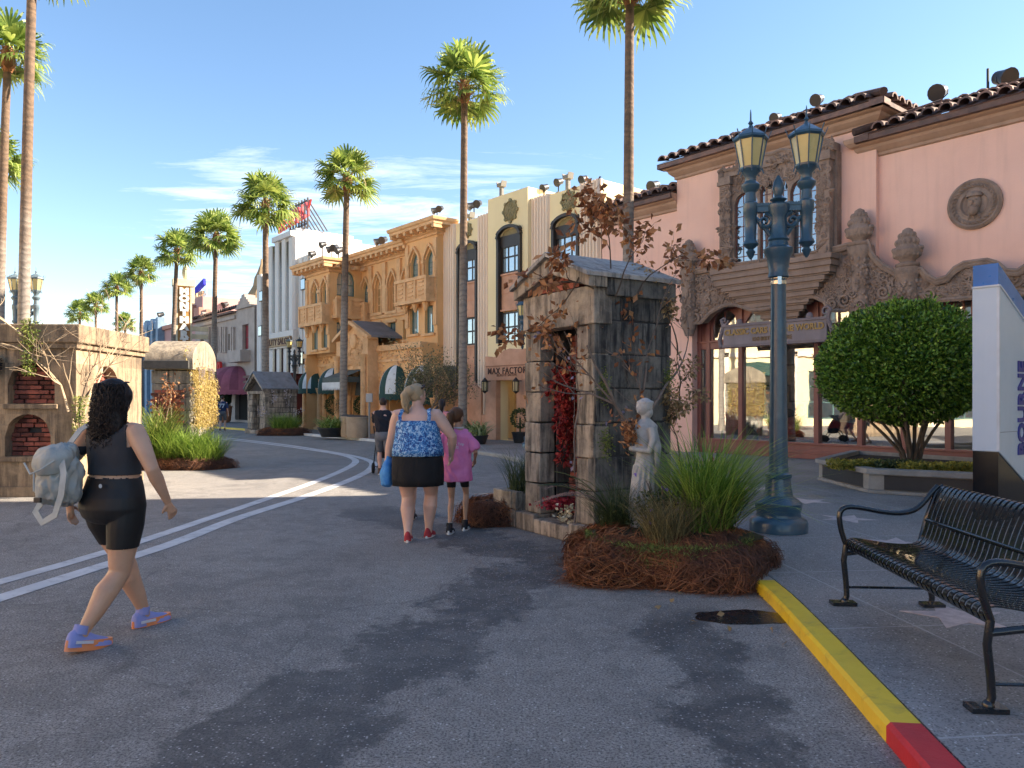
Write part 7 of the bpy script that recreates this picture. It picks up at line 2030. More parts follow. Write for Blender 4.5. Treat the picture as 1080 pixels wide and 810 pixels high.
def bushpot(px, Y, r, h, lab, leaf, pot, n=900, ball=None, blades_=False):
    t = thing('potted_plant', lab, 'potted plant', (hx(px,Y), Y, SW)); obj('pot', MB().lathe([(r*.7,0),(r*.95,h*.9),(r,h*.92),(r,h),(r*.9,h),(r*.85,h-.06),(.02,h-.06)], 16), pot, t, 50)
    m = MB(); gg = random.Random(int(px))
    if ball:
        m.tube([(0,0,h-.05),(0,0,ball[0])], .03, 6)
        for _ in range(n):
            d = Vector((gg.gauss(0,1),gg.gauss(0,1),gg.gauss(0,1))).normalized(); leafcard(m, Vector((0,0,ball[0]))+d*ball[1]*(1-.2*gg.random()), d+Vector((gg.uniform(-1,1),gg.uniform(-1,1),gg.uniform(-1,1)))*.6, .07, .05, gg)
    else: blades(m, 0,0,h-.05, n//4, .75, 1.2, r*.8, gg, .06, 1.1)
    obj('foliage', m, leaf, t); return t
M_darkpot = mat('black_planter', (.02,.022,.025), None, .5, 4)
M_topi = leafmat('dark_topiary', (.03,.05,.015), (.06,.09,.02), .6, .2)
bushpot(350, 28.8, .55, .35, 'low black planter of broad pale green leaves left of the beige bins', leafmat('broad_green_leaves', (.16,.28,.04), (.35,.42,.14), .6, .3), M_darkpot, 900)
bushpot(353.5, 33.5, .35, .5, 'ball topiary in a terracotta pot left of the tan portal', M_topi, bpy.data.materials['terracotta_pot'], 900, (1.15,.42))
bushpot(384, 32.5, .35, .5, 'ball topiary right of the tan portal doorway', M_topi, bpy.data.materials['terracotta_pot'], 900, (1.15,.42))
bushpot(504, 24.2, .34, .28, 'low black planter of white-edged leaves at the foot of the cream building', leafmat('white_edged_leaves', (.22,.32,.10), (.5,.55,.32), .6, .3), M_darkpot, 700)
bushpot(548.5, 24.8, .28, .35, 'slim spiral shrub in a pot beside the terracotta doorway', M_topi, M_darkpot, 500, (.8,.3))
g = random.Random(23)
tx_, ty_ = hx(447, 26), 26.
m = MB(); tips = []
for k in range(4): twig(m, (0,0,.4), (g.uniform(-.5,.5), g.uniform(-.5,.5), 1), 1.35, .05, 3, g, tips, .35, (3,4), .02)
t = thing('small_tree', 'small sparse olive-leaved tree in front of the right side of the tan building', 'tree', (tx_, ty_, SW)); m.tube([(0,0,0),(0,0,.5)], .07, 8); obj('branches', m, M_bark, t)
l = MB()
for _ in range(5200): p, d = g.choice(tips); leafcard(l, p+Vector((g.gauss(0,.13),g.gauss(0,.13),g.gauss(0,.13))), (g.uniform(-1,1),g.uniform(-1,1),g.uniform(-1,1)), .085, .034, g)
obj('crown', l, leafmat('olive_leaves', (.14,.14,.06), (.28,.24,.12), .7, .3, .6), t)
m = MB(); m.v = []
for i_, (x, y, w, h_) in enumerate([(0,0,.5,.9)]): pass
t = thing('utility_box', 'shrubbery bed with dark green bushes between the small tree and the cream building', 'shrub', (hx(470,25.2), 25.2, SW))
l = MB()
for _ in range(2200):
    d = Vector((g.gauss(0,1),g.gauss(0,1),abs(g.gauss(0,1)))).normalized(); leafcard(l, Vector((d.x*.9, d.y*.5, d.z*.95)), d+Vector((g.uniform(-1,1),g.uniform(-1,1),g.uniform(-1,1)))*.6, .10, .06, g)
obj('foliage', l, M_topi, t); obj('stems', MB().tube([(0,0,0),(.1,0,.6)], .04, 6).tube([(.1,0,0),(-.3,0,.6)], .04, 6), M_barkd, t); t.name = 'dark_shrub'

# ================================================================== rooftop floodlights and horn speakers
M_flblack = mat('black_fixture', (.02,.02,.022), None, .45, 5)
def flood(u, z, out, lab, rz=0., s=1., pole=.5, lens=(.1,.12,.14), twin=False, z0=None):
    p = fpt(u, out, 0); base = z-pole if z0 is None else z0
    t = thing('floodlight', lab, 'floodlight', (p.x, p.y, base+SW), ROT+rz, 'rooftop floodlights')
    hp = z-base
    obj('pole', MB().tube([(0,0,0),(0,0,hp)], .03*s, 6).box(-.08*s,.08*s,-.08*s,.08*s,0,.02), M_flblack, t)
    for k in ((-1, 1) if twin else (0,)):
        m = MB(); m.lathe([(.06,-.25),(.13,-.22),(.15,-.05),(.19,.12),(.20,.14),(.17,.14)], 14); 
        X = Matrix.Translation((k*.3*s, 0, hp)) @ Matrix.Rotation(R(25*k), 4, 'Z') @ Matrix.Rotation(R(112), 4, 'X') @ Matrix.Scale(s, 4)
        m.xform(X); hd = obj('lamp_head', m, M_flblack, t, 40)
        l_ = MB().lathe([(.02,.125),(.165,.125),(.165,.130),(.02,.135)], 14); l_.xform(X); obj('lens', l_, mat('lens_%d_%d' % (int(u*10), k), lens, None, .15, 4, coat=.5), hd)
        y_ = MB().tube([(-.2,0,.0),(-.21,-.02,-.1),(0,0,-.24),(.21,-.02,-.1),(.2,0,0)], .014, 6); y_.xform(Matrix.Translation((k*.3*s,0,hp)) @ Matrix.Scale(s,4)); obj('yoke', y_, M_flblack, hd)
    if twin: obj('crossbar', MB().bar((-.32*s,0,hp-.1),(.32*s,0,hp-.1),.04,.04), M_flblack, t)
    return t
def rz_(px, py, out): return fz(px, py, out)
FL = [(862,105,-2.0,'blue-lensed floodlight on the middle tiled roof, right of the street lamp heads',(.05,.12,.55),.8,.5,False),
 (818,124,-1.6,'small blue-lensed floodlight on the tiled roof behind the street lamp',(.05,.12,.55),.7,.4,False),
 (990,97,-2.2,'green-lensed round floodlight on the right tiled roof',(.12,.50,.36),1.0,.8,False),
 (689,196,-1.5,'teal-lensed floodlight on the lower left tiled roof of the pink building',(.15,.45,.45),.9,.4,False),
 (615,189,-.5,'yellow-lensed floodlight on the right end of the cream parapet',(.6,.42,.06),.7,.35,False),
 (589,192,-.5,'black floodlight left of the right horn speaker on the cream parapet',(.2,.2,.2),.7,.35,False),
 (574,198,-.5,'small black floodlight in the notch of the cream parapet',(.2,.2,.2),.7,.3,False),
 (500,216,-.8,'twin silver floodlights on the left part of the cream building',(.5,.5,.5),.8,.9,True),
 (461,221,-.6,'twin dark floodlights on the right tower of the tan building',(.3,.3,.3),.7,.7,True),
 (401,254,-.6,'floodlight on the middle roof of the tan building',(.3,.3,.3),.9,.6,True),
 (350,262,.6,'row floodlight on the left tower of the tan building',(.3,.3,.3),.9,.6,True),
 (357,264,.6,'second floodlight on the left tower of the tan building, nearer the middle',(.3,.3,.3),.9,.5,False),
 (340,258,.8,'tall floodlight at the left end of the tan roof',(.3,.3,.3),.8,.8,False),
 (329,268,.0,'floodlight just left of the tan roof above the white wing',(.3,.3,.3),.9,1.2,False),
 (235,322,-2.,'floodlight on the roof of the grey stone building',(.3,.3,.3),1.2,1.0,True),
 (169,332,-1.,'floodlight on the roof edge above the blue building',(.3,.3,.3),1.3,1.2,False)]
for (px, py, out, lab, lens, s, pole, tw) in FL: flood(fu(px,out), rz_(px,py,out), out, lab, 0, s, pole, lens, tw)
t = flood(fu(1060,-2.4), rz_(1060,82,-2.4), -2.4, 'silver and black spotlight on a tall pole above the right tiled roof', R(60), 1.1, .1, (.2,.2,.2))
pz = thing('roof_mast', 'thin black mast beside the spotlight on the right tiled roof', 'mast', tuple(fpt(fu(1042,-2.4), -2.4, rz_(1042,103,-2.4)+SW-.4)), ROT)
obj('mast', MB().tube([(0,0,0),(0,0,1.05)], .03, 8), M_flblack, pz); obj('bracket', MB().tube([(0,0,.6),(.25,0,.55),(.45,0,.6)], .015, 6).tube([(0,0,.35),(.3,0,.35),(.5,0,.6)], .012, 6), M_flblack, pz)
for (px, py, lab) in [(529,200,'horn speaker on the tall middle block of the cream building'), (599,193,'horn speaker near the right end of the cream building'), (496,232,'short dark post on the left part of the cream parapet')]:
    out = -.5; p = fpt(fu(px,out), out, fz(px, py+9, out)+SW)
    t = thing('horn_speaker', lab, 'speaker', tuple(p), ROT); obj('post', MB().box(-.07,.07,-.05,.05,0,.42), mat('grey_speaker', (.2,.19,.17)), t)
    obj('horn', MB().prism([(-.12,.40),(.12,.40),(.16,.60),(.10,.52),(-.10,.52),(-.16,.60)], -.12, .12), bpy.data.materials['grey_speaker'], t)

# ================================================================== scattered leaves on the road near the mound
g = random.Random(91)
LL = ['by the damp patch','at the tip of the kerb','just left of the damp patch','on the damp patch','under the mound edge','in front of the mound','beside the yellow kerb','below the mound straw','on the road side of the yellow kerb','near the mausoleum plinth']
for k, (px, py) in enumerate([(756,650),(806,632),(735,658),(772,664),(706,634),(690,642),(815,668),(720,628),(829,680),(622,617)]):
    q = gp(px, py); m = MB(); leafcard(m, (0,0,.012), (cos(k*1.3), sin(k*1.3), .12), .055, .045, g)
    o = tag(obj('fallen_leaf', m, bpy.data.materials['faded_tan_leaves']), 'dry yellow leaf lying on the asphalt '+LL[k], 'leaf', 'fallen leaves near the straw mound'); o.location = (q.x, q.y, 0)
# ================================================================== people
def skin(name, a, b): 
    g = G(name); g.base(g.mix(g.ramp(g.noise(6,4),.3,.7), lin(a), lin(b))); g.p.inputs['Roughness'].default_value = .5
    g.p.inputs['Subsurface Weight'].default_value = .06; g.p.inputs['Subsurface Radius'].default_value = (.02,.008,.004); g.normal(g.bump(g.noise(90,3), .06, .003)); return g.m
def cloth(name, a, b=None, fold=.4, rough=.85, fs=7):
    g = G(name); b = b or tuple(x*.8 for x in a); g.base(g.mix(g.ramp(g.noise(9,4),.3,.7), lin(a), lin(b))); g.p.inputs['Roughness'].default_value = rough
    n_ = g.bump(g.noise(1., 3, .5, co=g.co((fs,fs,fs*.45)), dist=.8), fold, .05); g.normal(g.bump(g.noise(260,2), .1, .002, n_)); return g.m
def ik(a, b, l1, l2, pole):
    a = Vector(a); b = Vector(b); d = b-a; L_ = min(d.length, (l1+l2)*.999); d.normalize()
    x = (l1*l1-l2*l2+L_*L_)/(2*L_); h = sqrt(max(0, l1*l1-x*x)); p = Vector(pole); p = (p-d*p.dot(d)).normalized()
    return a+d*x+p*h
def shoe(parent, ank, yaw, pitch, L_, up_m, sole_m, sc=1., sole_h=.032, flip=False, accent=None):
    # ankle at ank; the toe points to +y turned by yaw; pitch > 0 lifts the heel
    X = Matrix.Translation(ank) @ Matrix.Rotation(yaw, 4, 'Z') @ Matrix.Rotation(-pitch, 4, 'X')
    az = -.085*sc                      # sole level under the ankle
    secs = [(-.078,.020,.050),(-.070,.033,.080),(-.04,.037,.100),(0,.036,.098),(.035,.037,.078),(.075,.042,.058),(.115,.046,.046),(.150,.042,.038),(.175,.026,.026),(.183,.010,.012)]
    k_ = L_/.265; rings = []
    for y, w, h in secs:
        ring = []
        for i in range(14):
            a = 2*pi*i/14; ring.append((w*sc*cos(a), (y)*k_, az+.018+max(0,sin(a))**.8*h*sc*.95 if sin(a) > 0 else az+.014))
        rings.append(ring)
    m = MB().rings(rings); 
    if not flip: m.tube([(0,-.015,az+.08*sc),(0,-.008,az+.125*sc)], [.040*sc,.038*sc], 12)
    m.xform(X); u = obj('shoe', m, up_m, parent, 60)
    pts = []
    for i in range(28):
        a = 2*pi*i/28; y = .052+.138*sin(a); w = .043+.008*sin(a)+(-.004 if abs(sin(a)) < .3 else 0)
        pts.append((w*sc*cos(a), y*k_))
    s_ = MB(); r1 = [(x, y, az-.010) for x, y in pts]; r2 = [(x*1.03, y*1.01, az+sole_h*.5) for x, y in pts]; r3 = [(x*.96, y*.985, az+sole_h) for x, y in pts]
    s_.rings([r1, r2, r3]); s_.xform(X); obj('sole', s_, sole_m, u, 50)
    if accent:
        m = MB(); 
        for sg in (-1, 1): m.bar((sg*.040*sc, -.05*k_, az+.045), (sg*.043*sc, .05*k_, az+.040), .004, .018)
        m.xform(X); obj('trim', m, accent, u)
def crumple(me, amp, sc):
    me.update()
    vs = [(v.co.copy(), v.normal.copy()) for v in me.vertices]
    for v, (c, n) in zip(me.vertices, vs):
        a = fbm(c.x*sc+c.z*sc*.35, c.y*sc, c.z*sc*.8+c.x*3); b = fbm(c.x*sc*2.2, c.y*sc*2.2+5, c.z*sc*1.6)
        v.co = c+n*amp*((1-abs(a)*3.2)*.7+b*.6)
    me.update(); return me
def fingers(m, w, d, n, s, curl=.5):
    # w: wrist, d: direction of the hand, n: palm normal, s: size, thumb along side
    w = Vector(w); d = Vector(d).normalized(); n = Vector(n); n = (n-d*n.dot(d)).normalized(); sd = d.cross(n)
    m.tube([w-d*.01, w+d*.035*s, w+d*.085*s], [.024*s,.030*s,.030*s], 10, flat=.6)
    for k in range(4):
        L_ = (.060,.070,.066,.052)[k]*s; b_ = w+d*.08*s+sd*(k-1.5)*.0185*s; q = b_; dd = d.copy(); pts = [w+d*.05*s+sd*(k-1.5)*.012*s, b_]
        for j in range(3): dd = (dd+n*curl*.5).normalized(); q = q+dd*L_/3*1.1; pts.append(q)
        m.tube(pts, [.0095*s,.0092*s,.0088*s,.0082*s,.007*s], 7)
    b_ = w+d*.025*s-sd*.026*s; m.tube([w+d*.012*s, b_, b_+(d*.6-sd*.7+n*.2).normalized()*.028*s, b_+(d*.8-sd*.4+n*.5).normalized()*.056*s], [.013*s,.0115*s,.010*s,.008*s], 7)
def person(label, loc, rz, H_, P):
    t = thing('person', label, 'person', loc, rz, P.get('group'))
    f = H_/1.65; hw = P['hip']*f; ww = P['waist']*f; cw = P['chest']*f; sw_ = P['shoulder']*f; dp = P.get('depth', 1.)
    b = MB(); tz = P.get('tz', 1.)
    hipz = .505*H_; shz = .805*H_
    secs = [(0,0,.455*H_,hw*.62,hw*.55*dp),(0,-.01,.475*H_,hw*.90,hw*.66*dp),(0,-.012,.51*H_,hw,hw*.74*dp),(0,-.01,.55*H_,hw*.97,hw*.70*dp),(0,0,.585*H_,hw*.90,hw*.62*dp),(0,.005,.625*H_,ww,ww*.70*dp),(0,.005,.67*H_,(ww+cw)/2,cw*.64*dp),(0,0,.72*H_,cw,cw*.66*dp),(0,-.005,.765*H_,cw*1.03,cw*.62*dp),(0,-.008,.80*H_,(cw+sw_)/2*.98,cw*.50*dp),(0,-.006,.822*H_,sw_*.74,cw*.36*dp),(0,.0,.838*H_,.085*f,.07*f),(0,.006,.86*H_,.058*f,.058*f),(0,.012,.895*H_,.052*f,.054*f)]
    b.loft(secs, 28)
    ht = P.get('headturn', 0.); hc = Vector((0, .018*f, .928*H_)); HM = Matrix.Translation(hc) @ Matrix.Rotation(ht, 4, 'Z')
    hd = MB(); s = f*P.get('head', 1.)
    hd.sphere((0,-.008*s,.018*s),(.074*s,.094*s,.098*s),18,12); hd.sphere((0,.022*s,-.045*s),(.056*s,.066*s,.066*s),16,10)
    hd.sphere((0,.094*s,-.018*s),(.012*s,.018*s,.016*s),8,6); hd.tube([(0,.085*s,.018*s),(0,.098*s,-.012*s)],[.007*s,.011*s],6)
    for sg in (-1,1): hd.sphere((sg*.076*s,-.004*s,-.012*s),(.010*s,.020*s,.030*s),8,6); hd.sphere((sg*.028*s,.076*s,.014*s),(.017*s,.012*s,.011*s),8,6)
    hd.sphere((0,.084*s,-.052*s),(.024*s,.010*s,.010*s),8,6)
    b.merge(hd, HM)
    for k, sg in ((0,-1),(1,1)):
        hp = Vector((sg*hw*.52, -.005, hipz)); an = Vector(P['feet'][k][:3]); kn = ik(hp, an, .245*H_, .240*H_, (sg*.08,1,0))
        r = P['leg']*f
        calf = kn.lerp(an,.33)+Vector((0,-.016*f,0)); lowc = kn.lerp(an,.68)
        b.tube([hp+Vector((0,0,.04)), hp.lerp(kn,.25), hp.lerp(kn,.6), hp.lerp(kn,.88), kn, kn.lerp(an,.15), calf, lowc, kn.lerp(an,.92), an, an+Vector((0,0,-.03))], [r*1.02,r,r*.84,r*.68,r*.62,r*.62,r*.67,r*.50,r*.36,r*.35,r*.36], 16)
        fy = P['feet'][k][3] if len(P['feet'][k]) > 3 else 0.; pt = P['feet'][k][4] if len(P['feet'][k]) > 4 else 0.
        P.setdefault('_f', []).append((an, fy, pt))
        FX = Matrix.Translation(an) @ Matrix.Rotation(fy,4,'Z') @ Matrix.Rotation(-pt,4,'X')
        b.tube([FX @ Vector(q_)*1 for q_ in ((0,-.02,-.05*f),(0,.05,-.055*f),(0,.13*f,-.066*f))], [.030*f,.030*f,.018*f], 10)
        sh = Vector((sg*(sw_-.035*f), -.006, shz)); hn = Vector(P['hands'][k][:3]); el = ik(sh, hn, .175*H_, .150*H_, P.get('elbow', ((-.3,-1,0),(.3,-1,0)))[k])
        ar = P['arm']*f
        b.tube([sh+Vector((-sg*.05*f,0,.006)), sh, sh.lerp(el,.3), sh.lerp(el,.75), el, el.lerp(hn,.25), el.lerp(hn,.7), hn], [ar*.9,ar*1.05,ar*1.06,ar*.84,ar*.74,ar*.78,ar*.56,ar*.44], 14)
        fingers(b, hn, (hn-el), P.get('palm', ((1,0,0),(-1,0,0)))[k] , f, P.get('curl',.5))
    bm_ = baked(b, P.get('vox', .0085), 3)
    body = obj('body', bm_, P['skin'], t)
    # face details
    m = MB()
    for sg in (-1,1): m.sphere((sg*.028*s,.085*s,.014*s),(.009*s,.005*s,.006*s),8,6)
    m.xform(HM); obj('eyes', m, M_eye, body, 60)
    co = [v.co.copy() for v in bm_.vertices]; no = [v.normal.copy() for v in bm_.vertices]
    def extract(name, pred, off, mt):
        keep = [p for p in bm_.polygons if pred(p.center)]
        idx = {}; vs = []; fs = []
        for p in keep:
            q = []
            for i in p.vertices:
                if i not in idx: idx[i] = len(vs); vs.append(tuple(co[i]+no[i]*off))
                q.append(idx[i])
            fs.append(q)
        o = obj(name, MB().add(vs, fs), mt, t, 180)
        sm = o.modifiers.new('thick', 'SOLIDIFY'); sm.thickness = min(off*.9, .006); sm.offset = -1
        return o
    P['t'] = t; P['body'] = body; P['HM'] = HM; P['s'] = s; P['f'] = f
    P['extract'] = extract
    return t
M_eye = mat('dark_eyes', (.03,.02,.015), None, .2, 4)
def hairstrands(m, pts_fn, n, g, rad=.006, wav=.012, seg=9, fr=9.):
    for _ in range(n):
        P_, D_, L_ = pts_fn(g); ph = g.uniform(0,6.28); ph2 = g.uniform(0,6.28); pts = []
        for k in range(seg+1):
            u = k/seg; q = P_+D_*L_*u; q = q+Vector((cos(ph+u*fr)*wav*u**.5, sin(ph2+u*fr)*wav*u**.5, 0)); pts.append(q)
        m.tube(pts, [rad*(1-.5*k/seg) for k in range(seg+1)], 5)
SK1 = skin('warm_skin', (.60,.36,.24), (.52,.30,.19)); SK2 = skin('fair_skin', (.66,.42,.33), (.58,.35,.27)); SK3 = skin('tanned_skin', (.50,.29,.19), (.42,.23,.15)); SK4 = skin('light_skin', (.62,.40,.30), (.54,.33,.25))
def hairmat(name, a, b):
    g = G(name); g.base(g.mix(g.island(), lin(a), lin(b))); g.p.inputs['Roughness'].default_value = .55; g.p.inputs['Specular IOR Level'].default_value = .3; g.normal(g.bump(g.noise(1.,4,.6,co=g.co((60,60,8))), .4, .01)); return g.m
HB = hairmat('black_brown_hair', (.008,.005,.005), (.022,.013,.011)); HBL = hairmat('ash_blonde_hair', (.42,.32,.20), (.26,.19,.11)); HBR = hairmat('brown_hair', (.16,.075,.035), (.09,.04,.02)); HDK = hairmat('dark_hair', (.02,.014,.012), (.04,.025,.02))

# ---- woman with the backpack, walking on the left
W1 = dict(hip=.222, waist=.178, chest=.182, shoulder=.218, leg=.104, arm=.056, depth=.95, skin=SK1, vox=.0075, curl=.6,
          feet=[(-.03,.27,.085,-.15,0), (.035,-.26,.112,-.2,.18)], hands=[(-.33,-.04,.83), (.33,.10,.86)], elbow=((-.6,-1,0),(.8,-.8,0)), palm=((1,.2,0),(-1,.3,0)), headturn=-.12)
wl_ = thing_loc = (-2.50, 4.83, 0)
HD1 = R(-20)
w1 = person('woman in a dark grey crop top and black bike shorts walking at the left', wl_, HD1, 1.62, W1)
H1 = 1.62
def top1(c):
    z = c.z/H1; x = abs(c.x)
    if z < .635 or z > .825: return False
    if z < .745: return x < .200
    if x > .160: return False
    neck = .775 if c.y < 0 else .755
    if z > neck: return x > .075 and z < .83
    return x < .16
W1['extract']('crop_top', top1, .007, cloth('charcoal_crop_top', (.035,.036,.042), None, .25))
W1['extract']('bike_shorts', lambda c: .36*H1 < c.z < .625*H1 and abs(c.x) < .25 and not (abs(c.x) > .215 and c.z > .56*H1), .007, cloth('black_shorts', (.007,.007,.008), None, .15, .6))
M_pp = cloth('lilac_blue_knit', (.30,.30,.56), (.24,.28,.58), .1); M_os = mat('orange_sole', (.85,.24,.07), (.80,.30,.14), .5, 9, bump=0); 
for k, (an, fy, pt) in enumerate(W1['_f']): shoe(w1, an, fy, pt, .275, M_pp, M_os, 1.08, .052, accent=mat('white_shoe_trim', (.75,.72,.78)) if k == 0 else bpy.data.materials['white_shoe_trim'])
g = random.Random(71); m = MB(); HM = W1['HM']; s = W1['s']
m.sphere((0,-.018*s,.020*s),(.094*s,.106*s,.112*s),20,14); m.loft([(0,-.045,-.27*s,.055*s,.03*s),(0,-.055,-.23*s,.105*s,.055*s),(0,-.055,-.17*s,.124*s,.066*s),(0,-.050,-.10*s,.116*s,.078*s),(0,-.035,-.02*s,.102*s,.088*s),(0,-.02,.05*s,.08*s,.08*s)], 22)
vol = baked(m, .009, 5); m = MB(); m.add([tuple(v.co+v.normal*(.006*fbm(v.co.x*30,v.co.y*30,v.co.z*26))) for v in vol.vertices], [tuple(p.vertices) for p in vol.polygons])
def st1(g):
    a = g.uniform(pi*1.02, pi*1.98); r = g.uniform(.85,1.1); z0 = g.uniform(-.06,.10)*s
    p = Vector((.112*cos(a)*r*s, .098*sin(a)*r*s-.02, z0)); return p, Vector((g.uniform(-.10,.10), g.uniform(-.10,.06), -1)), g.uniform(.14,.28)*s
m.v = [(x*1.14, y*1.06, z*1.06 if z < 0 else z) for x, y, z in m.v]
hs_ = MB(); hairstrands(hs_, st1, 1500, g, .0046*s, .020, 13, 24.); m.merge(hs_); m.xform(HM)
obj('hair', m, HB, W1['body'], 180)
m = MB(); 
for k in range(14): a = pi*k/13; m.v  # sunglasses pushed up on the head
gl = MB().tube([HM @ Vector((.085*s*cos(pi*k/12), .065*s*sin(pi*k/12)+.0, .105*s)) for k in range(13)], .005, 6); obj('sunglasses', gl, M_flblack, w1)
lg = MB(); lg.lathe([(0,0),(.013,0),(.013,.002)], 12); lg.xform(Matrix.Translation((.055,-.150,.60*H1)) @ Matrix.Rotation(R(90),4,'X')); obj('logo_patch', lg, mat('silver_print', (.6,.6,.6)), w1)
# her grey-green backpack slung on the left shoulder
M_pack = cloth('sage_grey_canvas', (.40,.41,.38), (.32,.33,.31), .5, .75, 9); M_packs = cloth('sage_strap', (.46,.47,.44), None, .1)
WM = Matrix.Translation(wl_) @ Matrix.Rotation(HD1, 4, 'Z')
bp = thing('backpack', 'sage grey drawstring backpack slung over the left shoulder of the walking woman', 'backpack', tuple(WM @ Vector((-.20,-.205,.86))), HD1+R(6))
m = MB(); m.loft([(0,0,.00,.10,.06),(0,-.01,.02,.145,.095),(0,-.015,.10,.158,.112),(.005,-.015,.20,.152,.108),(.012,-.01,.28,.135,.09),(.02,0,.34,.105,.07),(.03,.015,.375,.06,.045)], 22)
m.sphere((0,-.10,.12),(.105,.055,.10),14,10); m.sphere((-.135,-.02,.12),(.05,.065,.09),12,8)
m.xform(Matrix.Diagonal((.86,.86,.97,1))); pk = baked(m, .009, 4); m = MB().add([tuple(v.co+v.normal*(.020*fbm(v.co.x*14,v.co.y*14,v.co.z*11)+.012*(1-abs(fbm(v.co.x*22,v.co.y*22,v.co.z*9))*4))) for v in pk.vertices], [tuple(p.vertices) for p in pk.polygons]); body_ = obj('pack_body', m, M_pack, bp, 180)
m = MB(); m.loft([(0.01,-.03,.375,.05,.04),(.005,-.045,.35,.125,.10),(0,-.06,.30,.15,.125),(0,-.07,.235,.135,.115),(0,-.09,.19,.09,.085)], 20); m.xform(Matrix.Diagonal((.86,.86,.97,1))); pk = baked(m, .01, 4); m = MB().add([tuple(v.co+v.normal*(.012*fbm(v.co.x*16,v.co.y*16+3,v.co.z*12))) for v in pk.vertices], [tuple(p.vertices) for p in pk.polygons]); obj('flap', m, M_pack, bp, 180)
def ribbon(pts, w, nrm=(0,-1,0)):
    m = MB(); P_ = [Vector(p) for p in pts]; 
    for s_ in (0,1): pass
    rings = []
    for i, p in enumerate(P_):
        d = (P_[min(i+1,len(P_)-1)]-P_[max(i-1,0)]).normalized(); sd = d.cross(Vector(nrm)).normalized(); nn = sd.cross(d)*.003
        rings.append([tuple(p-sd*w/2-nn), tuple(p+sd*w/2-nn), tuple(p+sd*w/2+nn), tuple(p-sd*w/2+nn)])
    return m.rings(rings)
IM = (Matrix.Translation(bp.location) @ Matrix.Rotation(HD1+R(6),4,'Z')).inverted() @ WM
def wp_(x, y, z): return IM @ Vector((x, y, z))
st = ribbon([wp_(-.19,-.19,1.14), wp_(-.175,-.155,1.24), wp_(-.150,-.115,1.31), wp_(-.130,-.05,1.352), wp_(-.125,.02,1.355), wp_(-.13,.085,1.31), wp_(-.15,.13,1.22), wp_(-.18,.12,1.08), wp_(-.22,.03,.93)], .048, (-.2,-1,.3)); obj('shoulder_strap', st, M_packs, bp, 50)
st = ribbon([(.10,-.10,.27),(.155,-.14,.20),(.165,-.17,.08),(.12,-.17,-.04),(.02,-.16,-.09),(-.05,-.14,-.03),(-.02,-.13,.02)], .040, (0.1,-1,.2)); obj('hanging_strap', st, M_packs, bp, 50)
obj('drawstring', MB().tube([(-.10,-.17,.26),(-.02,-.205,.20),(.05,-.195,.23),(.10,-.15,.28)], .006, 6).tube([(0,-.20,.21),(.01,-.21,.10)], .005, 6), mat('pale_cord', (.42,.44,.42)), bp)
obj('buckle', MB().box(-.02,.03,-.185,-.17,.03,.06), M_flblack, bp, bevel=.004)

# ---- woman in the blue top, centre
W2 = dict(hip=.245, waist=.225, chest=.215, shoulder=.235, leg=.115, arm=.066, depth=1.0, skin=SK2, vox=.008,
          feet=[(-.09,-.05,.085,.12,0), (.085,.20,.085,-.12,0)], hands=[(-.36,.14,.80), (.34,.16,.90)], elbow=((-1,-.6,0),(1,-.6,0)), headturn=R(-42))
Y2 = 8.15; w2 = person('woman in a blue patterned camisole and black shorts with blonde ponytail', (hx(440,Y2), Y2, 0), R(-4), 1.66, W2)
def bluemat():
    g = G('blue_print_fabric'); vo = g.new('ShaderNodeTexVoronoi'); vo.inputs['Scale'].default_value = 42; g.l.new(g.tc.outputs['Object'], vo.inputs['Vector'])
    n = g.noise(34, 3, .6, dist=1.2); c = g.mix(g.ramp(n,.42,.48), (.015,.05,.22,1), (.05,.22,.50,1)); c = g.mix(g.ramp(n,.54,.58), c, (.38,.55,.72,1)); g.base(c); g.rough(.8)
    g.normal(g.bump(g.noise(1.,3,.5,co=g.co((10,10,3))), .4, .04)); return g.m
M_bl = bluemat(); H2 = 1.66; m = MB()
n_ = 44
def fr(z, rx, ry, k_, cy=0.):
    return [(rx*(1+k_*sin(i*2*pi*9/n_)+k_*.6*sin(i*2*pi*5/n_+1))*cos(2*pi*i/n_), cy+ry*(1+k_*sin(i*2*pi*9/n_))*sin(2*pi*i/n_), z) for i in range(n_)]
m.rings([fr(.545*H2,.272,.222,.035), fr(.585*H2,.268,.215,.03), fr(.64*H2,.252,.19,.02), fr(.70*H2,.236,.168,.012), fr(.745*H2,.232,.155,.008), fr(.768*H2,.222,.146,.006)], False)
o = obj('camisole', m, M_bl, w2, 180); sm = o.modifiers.new('t','SOLIDIFY'); sm.thickness = .005
for sg in (-1,1):
    m = ribbon([(sg*.150,-.150,.765*H2),(sg*.155,-.142,.80*H2),(sg*.140,-.095,.832*H2),(sg*.13,-.02,.842*H2),(sg*.13,.06,.828*H2),(sg*.13,.13,.77*H2)], .036, (0,-1,.2)); obj('strap', m, M_bl, o, 60)
m = MB(); m.rings([fr(.36*H2,.0,.0,0)] if 0 else [fr(.575*H2,.252,.19,.0), fr(.52*H2,.268,.205,.01), fr(.46*H2,.272,.205,.02), fr(.40*H2,.268,.20,.03), fr(.355*H2,.262,.195,.035)], False)
o = obj('skirted_shorts', m, cloth('black_knit', (.008,.008,.010), None, .5), w2, 180); sm = o.modifiers.new('t','SOLIDIFY'); sm.thickness = .005
M_red = mat('red_knit_shoe', (.45,.04,.05), None, .8); M_ws = mat('white_sole', (.75,.74,.72), None, .6)
for (an, fy, pt) in W2['_f']: shoe(w2, an, fy, pt, .25, M_red, M_ws, 1., .026, flip=True)
HM = W2['HM']; s = W2['s']; m = MB(); g = random.Random(5)
